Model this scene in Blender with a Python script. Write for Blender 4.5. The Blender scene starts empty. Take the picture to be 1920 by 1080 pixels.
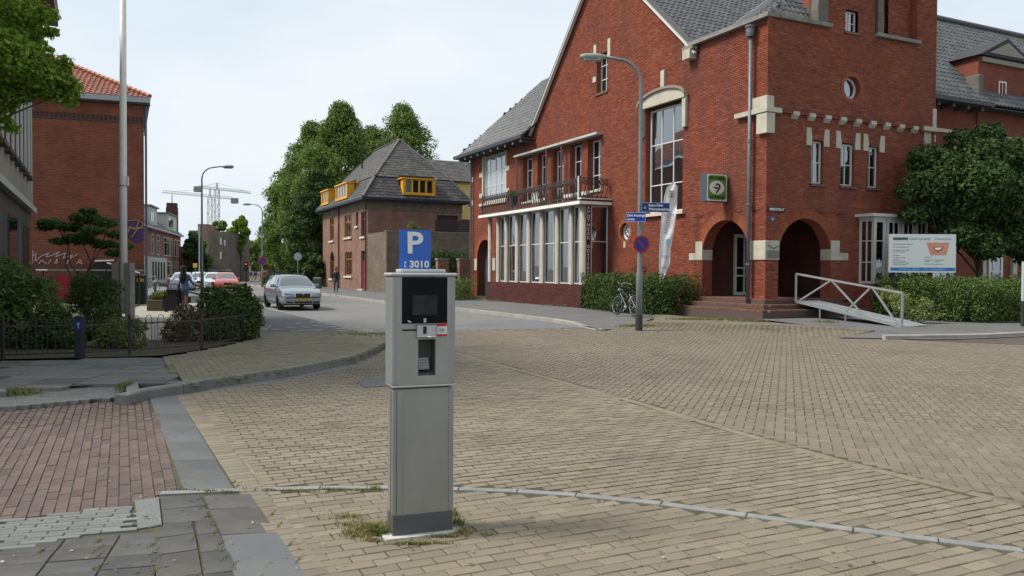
import bpy, math, random
import numpy as np
from mathutils import Vector, Matrix
from math import sin, cos, pi, radians, sqrt, atan2, atan, tan
random.seed(7); np.random.seed(7)
S = bpy.context.scene; COL = S.collection

# ---------------- camera, sky, sun, exposure ----------------
CH = 1.65
cd = bpy.data.cameras.new("camera"); cam = bpy.data.objects.new("camera", cd); COL.objects.link(cam)
cd.sensor_width = 36; cd.lens = 1500/1920*36; cd.clip_start = .05; cd.clip_end = 3000
th = atan(31/1500); ro = .0056
FW = Vector((0, cos(th), -sin(th))); UP = Vector((0, sin(th), cos(th))); RT = Vector((1, 0, 0))
R_ = RT*cos(ro)+UP*sin(ro); U_ = UP*cos(ro)-RT*sin(ro)
cam.matrix_world = Matrix(((R_.x, U_.x, -FW.x, 0), (R_.y, U_.y, -FW.y, 0), (R_.z, U_.z, -FW.z, CH), (0, 0, 0, 1)))
S.camera = cam

SUN_EL, SUN_AZ = 50, -96          # azimuth measured from +Y towards +X
w = bpy.data.worlds.new("World"); S.world = w; w.use_nodes = True
nt = w.node_tree; nt.nodes.clear()
out = nt.nodes.new("ShaderNodeOutputWorld"); bg = nt.nodes.new("ShaderNodeBackground")
sky = nt.nodes.new("ShaderNodeTexSky"); sky.sky_type = 'NISHITA'; sky.sun_disc = False
sky.sun_elevation = radians(SUN_EL); sky.sun_rotation = radians(SUN_AZ); sky.dust_density = 3
tc = nt.nodes.new("ShaderNodeTexCoord"); mp = nt.nodes.new("ShaderNodeMapping"); mp.inputs['Scale'].default_value = (1.2, 1.2, 3.2)
ns = nt.nodes.new("ShaderNodeTexNoise"); ns.inputs['Scale'].default_value = 1.7; ns.inputs['Detail'].default_value = 5
cr = nt.nodes.new("ShaderNodeValToRGB"); cr.color_ramp.elements[0].position = .36; cr.color_ramp.elements[1].position = .62
cr.color_ramp.elements[0].color = (5.7, 6.5, 7.2, 1); cr.color_ramp.elements[1].color = (7.1, 7.5, 7.8, 1)
mx = nt.nodes.new("ShaderNodeMixRGB"); mx.inputs[0].default_value = .92
L = nt.links.new
L(tc.outputs['Generated'], mp.inputs[0]); L(mp.outputs[0], ns.inputs['Vector']); L(ns.outputs[0], cr.inputs[0])
L(sky.outputs[0], mx.inputs[1]); L(cr.outputs[0], mx.inputs[2]); L(mx.outputs[0], bg.inputs[0])
bg.inputs[1].default_value = .067
L(bg.outputs[0], out.inputs[0])
sd = bpy.data.lights.new("sun", 'SUN'); sd.energy = 2.6; sd.angle = radians(17); sd.color = (1, .95, .87)
so = bpy.data.objects.new("sun", sd); COL.objects.link(so)
sv = Vector((sin(radians(SUN_AZ))*cos(radians(SUN_EL)), cos(radians(SUN_AZ))*cos(radians(SUN_EL)), sin(radians(SUN_EL))))
so.rotation_euler = sv.to_track_quat('Z', 'Y').to_euler()
V = S.view_settings; V.view_transform = 'Standard'; V.look = 'None'; V.gamma = 1; V.use_curve_mapping = False
V.exposure = .98

# ---------------- survey helpers: photo pixel -> place on the ground ----------------
def ray(x, y): return FW + R_*((x-960)/1500) + U_*((540-y)/1500)
def G(x, y, z=0.):
    d = ray(x, y); k = (z-CH)/d.z; return (d.x*k, d.y*k)
def at(x, y, Y):
    d = ray(x, y); k = Y/d.y; return Vector((d.x*k, Y, CH+d.z*k))
ANG = radians(26)      # the street grid
BX = Vector((cos(ANG), sin(ANG), 0)); BY = Vector((-sin(ANG), cos(ANG), 0))
# ---------------- materials ----------------
MC = {}
def mat(name, col, rough=.8, cols=None, isl=0., var=.0, vs=4., bump=0., bs=40., metal=0., spec=.35, stain=None, sts=1.5, sta=.5,
        emit=0, trans=0, coat=0., alpha=1.0, stz=1.):
    if name in MC: return MC[name]
    m = bpy.data.materials.new(name); m.use_nodes = True; t = m.node_tree; N = t.nodes; N.clear(); K = t.links.new
    o = N.new("ShaderNodeOutputMaterial"); p = N.new("ShaderNodeBsdfPrincipled")
    p.inputs['Roughness'].default_value = rough; p.inputs['Metallic'].default_value = metal
    p.inputs['Specular IOR Level'].default_value = spec; p.inputs['Coat Weight'].default_value = coat
    p.inputs['Coat Roughness'].default_value = .05
    rgb = N.new("ShaderNodeRGB"); rgb.outputs[0].default_value = (*col, 1); c = rgb.outputs[0]
    if cols or isl:
        ge = N.new("ShaderNodeNewGeometry"); oi = N.new("ShaderNodeObjectInfo")
        ad = N.new("ShaderNodeMath"); ad.operation = 'ADD'; K(ge.outputs['Random Per Island'], ad.inputs[0]); K(oi.outputs['Random'], ad.inputs[1])
        fr = N.new("ShaderNodeMath"); fr.operation = 'FRACT'; K(ad.outputs[0], fr.inputs[0]); rnd = fr.outputs[0]
    if cols:
        r = N.new("ShaderNodeValToRGB"); r.color_ramp.interpolation = 'LINEAR'; e = r.color_ramp.elements
        for i, q in enumerate(cols):
            pos = i/(len(cols)-1)
            if i < 1: e[0].position = 0; e[0].color = (*q, 1)
            elif i == len(cols)-1: e[-1].position = 1; e[-1].color = (*q, 1)
            else: x = e.new(pos); x.color = (*q, 1)
        K(rnd, r.inputs[0]); c = r.outputs[0]
    tcn = N.new("ShaderNodeTexCoord")
    if isl or var:
        hs = N.new("ShaderNodeHueSaturation"); K(c, hs.inputs['Color']); v = None
        if isl:
            w2 = N.new("ShaderNodeTexWhiteNoise"); w2.noise_dimensions = '1D'; K(rnd, w2.inputs['W'])
            mr = N.new("ShaderNodeMapRange"); K(w2.outputs['Value'], mr.inputs[0]); mr.inputs[3].default_value = 1-isl; mr.inputs[4].default_value = 1+isl; v = mr.outputs[0]
        if var:
            nz = N.new("ShaderNodeTexNoise"); nz.inputs['Scale'].default_value = vs; nz.inputs['Detail'].default_value = 6; nz.inputs['Roughness'].default_value = .65
            K(tcn.outputs['Object'], nz.inputs['Vector'])
            mr2 = N.new("ShaderNodeMapRange"); K(nz.outputs[0], mr2.inputs[0]); mr2.inputs[1].default_value = .3; mr2.inputs[2].default_value = .7
            mr2.inputs[3].default_value = 1-var; mr2.inputs[4].default_value = 1+var
            if v is not None:
                mu = N.new("ShaderNodeMath"); mu.operation = 'MULTIPLY'; K(v, mu.inputs[0]); K(mr2.outputs[0], mu.inputs[1]); v = mu.outputs[0]
            else: v = mr2.outputs[0]
        K(v, hs.inputs['Value']); c = hs.outputs[0]
    if stain:
        n2 = N.new("ShaderNodeTexNoise"); n2.inputs['Scale'].default_value = sts; n2.inputs['Detail'].default_value = 7; n2.inputs['Roughness'].default_value = .7
        mpz = N.new('ShaderNodeMapping'); mpz.inputs['Scale'].default_value = (1, 1, stz); K(tcn.outputs['Object'], mpz.inputs[0]); K(mpz.outputs[0], n2.inputs['Vector'])
        m3 = N.new("ShaderNodeMapRange"); K(n2.outputs[0], m3.inputs[0]); m3.inputs[1].default_value = .46; m3.inputs[2].default_value = .72; m3.inputs[4].default_value = sta
        mm = N.new("ShaderNodeMixRGB"); K(m3.outputs[0], mm.inputs[0]); K(c, mm.inputs[1]); mm.inputs[2].default_value = (*stain, 1); c = mm.outputs[0]
    K(c, p.inputs['Base Color'])
    if emit: K(c, p.inputs['Emission Color']); p.inputs['Emission Strength'].default_value = emit
    if bump:
        nb = N.new("ShaderNodeTexNoise"); nb.inputs['Scale'].default_value = bs; nb.inputs['Detail'].default_value = 4
        K(tcn.outputs['Object'], nb.inputs['Vector']); b = N.new("ShaderNodeBump"); b.inputs['Strength'].default_value = bump; b.inputs['Distance'].default_value = .01
        K(nb.outputs[0], b.inputs['Height']); K(b.outputs[0], p.inputs['Normal'])
    sh = p.outputs[0]
    if trans:
        tl = N.new("ShaderNodeBsdfTranslucent"); K(c, tl.inputs[0]); ms = N.new("ShaderNodeMixShader"); ms.inputs[0].default_value = trans
        K(sh, ms.inputs[1]); K(tl.outputs[0], ms.inputs[2]); sh = ms.outputs[0]
    if alpha < 1:
        tp = N.new("ShaderNodeBsdfTransparent"); ms = N.new("ShaderNodeMixShader"); ms.inputs[0].default_value = alpha
        K(tp.outputs[0], ms.inputs[1]); K(sh, ms.inputs[2]); sh = ms.outputs[0]
    K(sh, o.inputs[0]); MC[name] = m; return m

def brickmat(name, c1, c2, mortar, L_=.21, H_=.065, axis='A', bump=.6, stain=None, MS=.006):
    """far brickwork: courses in the material. Object coords, wall runs along local X or Y"""
    if name in MC: return MC[name]
    m = bpy.data.materials.new(name); m.use_nodes = True; t = m.node_tree; N = t.nodes; N.clear(); K = t.links.new
    o = N.new("ShaderNodeOutputMaterial"); p = N.new("ShaderNodeBsdfPrincipled"); p.inputs['Roughness'].default_value = .85; p.inputs['Specular IOR Level'].default_value = .2
    tcn = N.new("ShaderNodeTexCoord"); sp = N.new("ShaderNodeSeparateXYZ"); K(tcn.outputs['Object'], sp.inputs[0])
    ad = N.new("ShaderNodeMath"); ad.operation = 'ADD'; K(sp.outputs[0], ad.inputs[0]); K(sp.outputs[1], ad.inputs[1])
    cb = N.new("ShaderNodeCombineXYZ"); K(ad.outputs[0], cb.inputs[0]); K(sp.outputs[2], cb.inputs[1])
    b = N.new("ShaderNodeTexBrick"); K(cb.outputs[0], b.inputs['Vector']); b.inputs['Scale'].default_value = 1
    b.inputs['Brick Width'].default_value = L_; b.inputs['Row Height'].default_value = H_; b.inputs['Mortar Size'].default_value = MS
    b.inputs['Mortar Smooth'].default_value = .3
    b.inputs['Color1'].default_value = (*c1, 1); b.inputs['Color2'].default_value = (*c2, 1); b.inputs['Mortar'].default_value = (*mortar, 1)
    nz = N.new("ShaderNodeTexNoise"); nz.inputs['Scale'].default_value = .8; nz.inputs['Detail'].default_value = 8; nz.inputs['Roughness'].default_value = .7
    K(tcn.outputs['Object'], nz.inputs['Vector'])
    mr = N.new("ShaderNodeMapRange"); K(nz.outputs[0], mr.inputs[0]); mr.inputs[1].default_value = .3; mr.inputs[2].default_value = .7; mr.inputs[3].default_value = .72; mr.inputs[4].default_value = 1.25
    hs = N.new("ShaderNodeHueSaturation"); K(b.outputs[0], hs.inputs['Color']); K(mr.outputs[0], hs.inputs['Value'])
    K(hs.outputs[0], p.inputs['Base Color'])
    bp = N.new("ShaderNodeBump"); bp.inputs['Strength'].default_value = bump; bp.inputs['Distance'].default_value = .01; bp.invert = True
    K(b.outputs['Fac'], bp.inputs['Height']); K(bp.outputs[0], p.inputs['Normal'])
    K(p.outputs[0], o.inputs[0]); MC[name] = m; return m

def glassmat(name, tint=(.02, .025, .03), see=.45, refl=.16):
    if name in MC: return MC[name]
    m = bpy.data.materials.new(name); m.use_nodes = True; t = m.node_tree; N = t.nodes; N.clear(); K = t.links.new
    o = N.new("ShaderNodeOutputMaterial"); g = N.new("ShaderNodeBsdfGlossy"); g.inputs['Roughness'].default_value = .02; g.inputs[0].default_value = (.9, .95, 1, 1)
    d = N.new("ShaderNodeBsdfDiffuse"); d.inputs[0].default_value = (*tint, 1); tp = N.new("ShaderNodeBsdfTransparent"); tp.inputs[0].default_value = (.75, .8, .8, 1)
    m1 = N.new("ShaderNodeMixShader"); m1.inputs[0].default_value = see; K(d.outputs[0], m1.inputs[1]); K(tp.outputs[0], m1.inputs[2])
    lw = N.new("ShaderNodeLayerWeight"); lw.inputs[0].default_value = .5; mr = N.new("ShaderNodeMapRange"); K(lw.outputs['Fresnel'], mr.inputs[0])
    mr.inputs[3].default_value = refl; mr.inputs[4].default_value = 1.0
    nz = N.new("ShaderNodeTexNoise"); nz.inputs['Scale'].default_value = 1.3; tcn = N.new("ShaderNodeTexCoord"); K(tcn.outputs['Object'], nz.inputs[0])
    bp = N.new("ShaderNodeBump"); bp.inputs['Strength'].default_value = .12; bp.inputs['Distance'].default_value = .02; K(nz.outputs[0], bp.inputs['Height']); K(bp.outputs[0], g.inputs['Normal'])
    m2 = N.new("ShaderNodeMixShader"); K(mr.outputs[0], m2.inputs[0]); K(m1.outputs[0], m2.inputs[1]); K(g.outputs[0], m2.inputs[2])
    K(m2.outputs[0], o.inputs[0]); MC[name] = m; return m

# ---------------- object helpers ----------------
def tag(o, label=None, cat=None, group=None, kind=None):
    if label: o['label'] = label
    if cat: o['category'] = cat
    if group: o['group'] = group
    if kind: o['kind'] = kind
    return o
def thing(name, label, cat, loc=(0, 0, 0), rz=0., group=None):
    o = bpy.data.objects.new(name, None); o.empty_display_size = .2; COL.objects.link(o)
    o.location = (loc[0], loc[1], loc[2] if len(loc) > 2 else 0.); o.rotation_euler = (0, 0, rz)
    return tag(o, label, cat, group)
def struct(name, loc=(0, 0, 0), rz=0.):
    o = bpy.data.objects.new(name, None); COL.objects.link(o); o.location = loc; o.rotation_euler = (0, 0, rz); o['kind'] = 'structure'; return o
def link(name, me, parent=None, loc=None, rot=None):
    o = bpy.data.objects.new(name, me); COL.objects.link(o)
    if parent: o.parent = parent
    if loc is not None: o.location = loc
    if rot is not None: o.rotation_euler = rot
    return o
def copy_tree(o, parent=None):
    c = o.copy(); COL.objects.link(c)
    if parent: c.parent = parent
    for ch in list(o.children): copy_tree(ch, c)
    return c
class MB:
    def __init__(s): s.v = []; s.f = []
    def add(s, vs, fs):
        n = len(s.v); s.v += [tuple(v) for v in vs]; s.f += [tuple(i+n for i in f) for f in fs]; return s
    def box(s, x0, x1, y0, y1, z0, z1):
        return s.add([(x0, y0, z0), (x1, y0, z0), (x1, y1, z0), (x0, y1, z0), (x0, y0, z1), (x1, y0, z1), (x1, y1, z1), (x0, y1, z1)],
                     [(0, 3, 2, 1), (4, 5, 6, 7), (0, 1, 5, 4), (1, 2, 6, 5), (2, 3, 7, 6), (3, 0, 4, 7)])
    def bar(s, a, b, w, h=None, up=(0, 0, 1)):
        a = Vector(a); b = Vector(b); h = h or w; d = (b-a).normalized(); u = Vector(up)
        if abs(d.dot(u)) > .98: u = Vector((1, 0, 0))
        r = d.cross(u).normalized(); u = r.cross(d)
        vs = [p+r*i*w/2+u*j*h/2 for p in (a, b) for i, j in ((-1, -1), (1, -1), (1, 1), (-1, 1))]
        return s.add(vs, [(0, 3, 2, 1), (4, 5, 6, 7), (0, 1, 5, 4), (1, 2, 6, 5), (2, 3, 7, 6), (3, 0, 4, 7)])
    def tube(s, pts, r, n=8, cap=True):
        pts = [Vector(p) for p in pts]; rs = r if isinstance(r, (list, tuple)) else [r]*len(pts)
        base = len(s.v); prev = None
        for i, p in enumerate(pts):
            d = ((pts[min(i+1, len(pts)-1)]-p) + (p-pts[max(i-1, 0)])).normalized()
            if prev is None: x = d.orthogonal().normalized()
            else: x = (prev-d*prev.dot(d)).normalized()
            prev = x; y = d.cross(x)
            s.v += [tuple(p+(x*cos(2*pi*k/n)+y*sin(2*pi*k/n))*rs[i]) for k in range(n)]
        for i in range(len(pts)-1):
            for k in range(n):
                a = base+i*n+k; b = base+i*n+(k+1) % n; s.f.append((a, b, b+n, a+n))
        if cap: s.f.append(tuple(base+k for k in reversed(range(n)))); s.f.append(tuple(base+(len(pts)-1)*n+k for k in range(n)))
        return s
    def lathe(s, prof, c=(0, 0, 0), n=16, axis='z'):
        base = len(s.v)
        for (r, z) in prof:
            for k in range(n):
                a = 2*pi*k/n; x, y = r*cos(a), r*sin(a)
                q = (x, y, z) if axis == 'z' else ((x, z, y) if axis == 'y' else (z, x, y))
                s.v.append((q[0]+c[0], q[1]+c[1], q[2]+c[2]))
        for i in range(len(prof)-1):
            for k in range(n):
                a = base+i*n+k; b = base+i*n+(k+1) % n; s.f.append((a, b, b+n, a+n))
        s.f.append(tuple(base+k for k in range(n))); s.f.append(tuple(base+(len(prof)-1)*n+k for k in range(n)))
        return s
    def prism(s, poly, ext):
        """poly: list of 3d points (planar), extruded by vector ext"""
        n = len(poly); e = Vector(ext); vs = [tuple(Vector(p)) for p in poly]+[tuple(Vector(p)+e) for p in poly]
        return s.add(vs, [tuple(range(n))]+[tuple(reversed(range(n, 2*n)))]+[(i, (i+1) % n, (i+1) % n+n, i+n) for i in range(n)])
    def mesh(s, name, m, smooth=False):
        me = bpy.data.meshes.new(name); me.from_pydata(s.v, [], s.f)
        if m: me.materials.append(m)
        if smooth: me.polygons.foreach_set('use_smooth', [True]*len(me.polygons))
        return me
    def build(s, name, m, parent=None, smooth=False, loc=None, rot=None, bevel=0):
        o = link(name, s.mesh(name, m, smooth), parent, loc, rot)
        if bevel:
            b = o.modifiers.new('bevel', 'BEVEL'); b.width = bevel; b.segments = 2; b.limit_method = 'ANGLE'
        if smooth:
            pass
        return o
def npmesh(name, V_, F_, m):
    """V_ (n,3) F_ (m,4) numpy"""
    me = bpy.data.meshes.new(name); me.vertices.add(len(V_)); me.vertices.foreach_set('co', np.asarray(V_, np.float32).ravel())
    k = F_.shape[1]; me.loops.add(F_.size); me.loops.foreach_set('vertex_index', F_.astype(np.int32).ravel())
    me.polygons.add(len(F_)); me.polygons.foreach_set('loop_start', np.arange(0, F_.size, k, dtype=np.int32))
    me.polygons.foreach_set('loop_total', np.full(len(F_), k, np.int32))
    me.update(calc_edges=True); me.validate(); me.shade_flat()
    if m: me.materials.append(m)
    return me
def text(s, size, m, parent, loc, rot, name='lettering', ext=.003, align='CENTER', sx=1., bold=0.):
    c = bpy.data.curves.new('lettering', 'FONT'); c.body = s; c.size = size; c.extrude = ext; c.align_x = align; c.align_y = 'CENTER'; c.offset = bold; c.resolution_u = 3
    t = bpy.data.objects.new('tmp', c); COL.objects.link(t); dg = bpy.context.evaluated_depsgraph_get()
    me = bpy.data.meshes.new_from_object(t.evaluated_get(dg)); bpy.data.objects.remove(t); bpy.data.curves.remove(c)
    me.materials.clear(); me.materials.append(m)
    o = link(name, me, parent, loc, rot); o.scale = (sx, 1, 1); return o

# individual pieces (bricks, pavers, tiles): boxes given as (centre, x-axis angle or axes, dims)
CAMP = Vector((0, 0, CH))
def inview(p):
    d = Vector(p)-CAMP; z = d.dot(FW)
    if z < .5: return False
    x = 960+1500*d.dot(R_)/z; y = 540-1500*d.dot(U_)/z
    return -20 < x < 1940 and -20 < y < 1100
def pieces(items, name, m, parent, keep=300, pitch=None):
    """items: (cx,cy,cz, ax(3x3 columns as Matrix) , (lx,ly,lz)) in parent's local space. Boxes without a bottom are fine."""
    M = parent.matrix_basis.copy() if not parent.parent else parent.parent.matrix_basis @ parent.matrix_basis
    sc = []
    for i, it in enumerate(items):
        p = M @ Vector(it[0]); d = (p-CAMP).length; sc.append((0 if inview(p) else 1, d, i))
    sc.sort(); ind = [i for v, d, i in sc[:keep]]; rest = [i for v, d, i in sc[keep:]]
    cache = {}
    for i in ind:
        c, A, dm = items[i]; k = tuple(round(x, 3) for x in dm)
        if k not in cache:
            b = MB(); x, y, z = k[0]/2, k[1]/2, k[2]/2; ch = min(min(x, y, z)*.35, .004)
            # chamfered top box (towards +z local)
            b.add([(-x, -y, -z), (x, -y, -z), (x, y, -z), (-x, y, -z), (-x, -y, z-ch), (x, -y, z-ch), (x, y, z-ch), (-x, y, z-ch),
                   (-x+ch, -y+ch, z), (x-ch, -y+ch, z), (x-ch, y-ch, z), (-x+ch, y-ch, z)],
                  [(0, 1, 5, 4), (1, 2, 6, 5), (2, 3, 7, 6), (3, 0, 4, 7), (4, 5, 9, 8), (5, 6, 10, 9), (6, 7, 11, 10), (7, 4, 8, 11), (8, 9, 10, 11), (0, 3, 2, 1)])
            cache[k] = b.mesh(name, m)
        o = link(name, cache[k], parent); o.matrix_basis = Matrix.Translation(c) @ A.to_4x4()
    if rest:
        n = len(rest); C_ = np.array([tuple(items[i][0]) for i in rest]); A_ = np.array([[list(r) for r in items[i][1]] for i in rest]); D_ = np.array([items[i][2] for i in rest])/2
        ch = np.minimum(D_.min(axis=1)*.35, .004)[:, None]
        sg = np.array([(-1, -1, -1), (1, -1, -1), (1, 1, -1), (-1, 1, -1), (-1, -1, 1), (1, -1, 1), (1, 1, 1), (-1, 1, 1)], float)
        P_ = D_[:, None, :]*sg[None]
        P_[:, 4:, :2] -= sg[None, 4:, :2]*ch[:, :, None]
        W_ = np.einsum('nij,nkj->nki', A_, P_)+C_[:, None, :]
        F_ = np.array([(4, 5, 6, 7), (0, 1, 5, 4), (1, 2, 6, 5), (2, 3, 7, 6), (3, 0, 4, 7)])
        FF = (F_[None]+np.arange(n)[:, None, None]*8).reshape(-1, 4)
        o = link(name+'_field', npmesh(name+'_field', W_.reshape(-1, 3), FF, m), parent); o['kind'] = 'stuff'
I3 = Matrix.Identity(3)
MAP = {  # wall planes: (u, z, d outward) -> local xyz, and axes matrix with columns (u, z, outward)
 'A': (lambda u, z, d: Vector((-d, u, z)), Matrix(((0, 0, -1), (1, 0, 0), (0, 1, 0)))),
 'B': (lambda u, z, d: Vector((u, -d, z)), Matrix(((1, 0, 0), (0, 0, -1), (0, 1, 0))))}
def sub_int(ivs, a, b):
    r = []
    for (x, y) in ivs:
        if b <= x or a >= y: r.append((x, y)); continue
        if a > x: r.append((x, a))
        if b < y: r.append((b, y))
    return r
def opening_span(o, z):
    k = o[0]
    if k == 'rect': return (o[1], o[2]) if o[3] < z < o[4] else None
    if k == 'arch':
        _, c, h, z0, zs = o
        if z < z0: return None
        if z <= zs: return (c-h, c+h)
        q = h*h-(z-zs)**2
        return (c-sqrt(q), c+sqrt(q)) if q > 0 else None
    if k == 'oval':
        _, c, zc, ru, rz = o; q = 1-((z-zc)/rz)**2
        return (c-ru*sqrt(q), c+ru*sqrt(q)) if q > 0 else None
def brickwall(side, z0, z1, span, ops, d=0., BL=.21, BH=.052, J=.010, jit=.0015):
    """rows of bricks -> items for pieces(), and strips for the mortar bed"""
    mp_, ax = MAP[side]; items = []; bed = MB(); z = z0; row = 0
    while z < z1-.01:
        zm = z+BH/2; ivs = [span(zm)] if span(zm) else []
        for o in ops:
            q = opening_span(o, zm)
            if q: ivs = sub_int(ivs, *q)
        for (a, b) in ivs:
            if b-a < .02: continue
            bed.add([mp_(a, z-J/2, d-.012), mp_(b, z-J/2, d-.012), mp_(b, z+BH+J/2, d-.012), mp_(a, z+BH+J/2, d-.012)], [(0, 1, 2, 3)])
            P = BL+J; off = (row % 2)*P/2; k = math.floor((a-off)/P); x = off+k*P
            while x < b:
                x0 = max(x, a); x1 = min(x+BL, b)
                if x1-x0 > .025:
                    if x0 == x and x1 == x+BL: ln = BL
                    else: ln = round(x1-x0, 2)
                    dj = random.uniform(-jit, jit)*2
                    items.append((mp_((x0+x1)/2, zm, d-.008+dj), ax, (ln, BH, .02)))
                x += P
        z += BH+J; row += 1
    return items, bed
def outline(o, n=14):
    k = o[0]
    if k == 'rect': return [(o[1], o[3]), (o[2], o[3]), (o[2], o[4]), (o[1], o[4])]
    if k == 'arch':
        _, c, h, z0, zs = o
        return [(c-h, z0), (c+h, z0)]+[(c+h*cos(pi*i/n), zs+h*sin(pi*i/n)) for i in range(n+1)]
    if k == 'oval': return [(o[1]+o[3]*cos(2*pi*i/20), o[2]+o[4]*sin(2*pi*i/20)) for i in range(20)]
def reveal(mb, side, o, dep, d=0.):
    mp_ = MAP[side][0]; pl = outline(o); n = len(pl)
    for i in range(n):
        a, b = pl[i], pl[(i+1) % n]
        mb.add([mp_(a[0], a[1], d+.002), mp_(b[0], b[1], d+.002), mp_(b[0], b[1], d-dep), mp_(a[0], a[1], d-dep)], [(0, 1, 2, 3)])
def bx(mb, side, u0, u1, z0, z1, d0, d1):
    mp_ = MAP[side][0]; a = mp_(u0, z0, d0); b = mp_(u1, z1, d1)
    return mb.box(min(a.x, b.x), max(a.x, b.x), min(a.y, b.y), max(a.y, b.y), min(a.z, b.z), max(a.z, b.z))
def window(parent, side, u0, u1, z0, z1, d, us=(), zs=(), fm=None, gm=None, fw=.06, mw=.035, name='window', sill=None, back=.5, backm=None, curtain=None):
    """frame part with pane sub-parts; us/zs are fractions of the glazing bars"""
    f = MB(); t = .06
    bx(f, side, u0, u0+fw, z0, z1, d-t, d); bx(f, side, u1-fw, u1, z0, z1, d-t, d)
    bx(f, side, u0+fw, u1-fw, z0, z0+fw, d-t, d-.002); bx(f, side, u0+fw, u1-fw, z1-fw, z1, d-t, d-.002)
    U = [u0+fw]+[u0+(u1-u0)*q for q in us]+[u1-fw]; Z = [z0+fw]+[z0+(z1-z0)*q for q in zs]+[z1-fw]
    for q in U[1:-1]: bx(f, side, q-mw/2, q+mw/2, z0+fw, z1-fw, d-t+.01, d-.004)
    for q in Z[1:-1]: bx(f, side, u0+fw, u1-fw, q-mw/2, q+mw/2, d-t+.013, d-.006)
    fo = f.build(name, fm, parent); ax = MAP[side][1]; mp_ = MAP[side][0]; cache = {}
    for i in range(len(U)-1):
        for j in range(len(Z)-1):
            k = (round(U[i+1]-U[i]-mw*.6, 3), round(Z[j+1]-Z[j]-mw*.6, 3))
            if k not in cache: cache[k] = MB().box(-k[0]/2, k[0]/2, -k[1]/2, k[1]/2, -.004, .004).mesh('pane', gm)
            p = link('pane', cache[k], fo); p.matrix_basis = Matrix.Translation(mp_((U[i]+U[i+1])/2, (Z[j]+Z[j+1])/2, d-t/2-random.uniform(0, .004))) @ (ax @ Matrix.Rotation(random.uniform(-.012, .012), 3, 'X') @ Matrix.Rotation(random.uniform(-.012, .012), 3, 'Y')).to_4x4()
    if back:
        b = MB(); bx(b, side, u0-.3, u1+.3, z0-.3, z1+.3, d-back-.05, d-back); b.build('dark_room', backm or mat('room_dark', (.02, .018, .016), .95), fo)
    if curtain:
        c = MB(); n = max(4, int((u1-u0)/.05)); c0, c1, zc0, zc1 = curtain[:4]; vs = []
        for i in range(n+1):
            u = u0+(u1-u0)*(c0+(c1-c0)*i/n); dd = d-t-.05-.02*(i % 2); vs += [mp_(u, z0+(z1-z0)*zc0, dd), mp_(u, z0+(z1-z0)*zc1, dd)]
        c.add(vs, [(2*i, 2*i+2, 2*i+3, 2*i+1) for i in range(n)]); c.build('curtain', mat('curtain', (.6, .6, .56), .9), fo)
    if sill:
        s_ = MB(); bx(s_, side, u0-.06, u1+.06, z0-.09, z0, d-.03, sill[0]); s_.build('sill', sill[1], parent)
    return fo
def strip(mb, pts, w):  # flat bar helper in 3d
    for a, b in zip(pts[:-1], pts[1:]): mb.bar(a, b, w)
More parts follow.
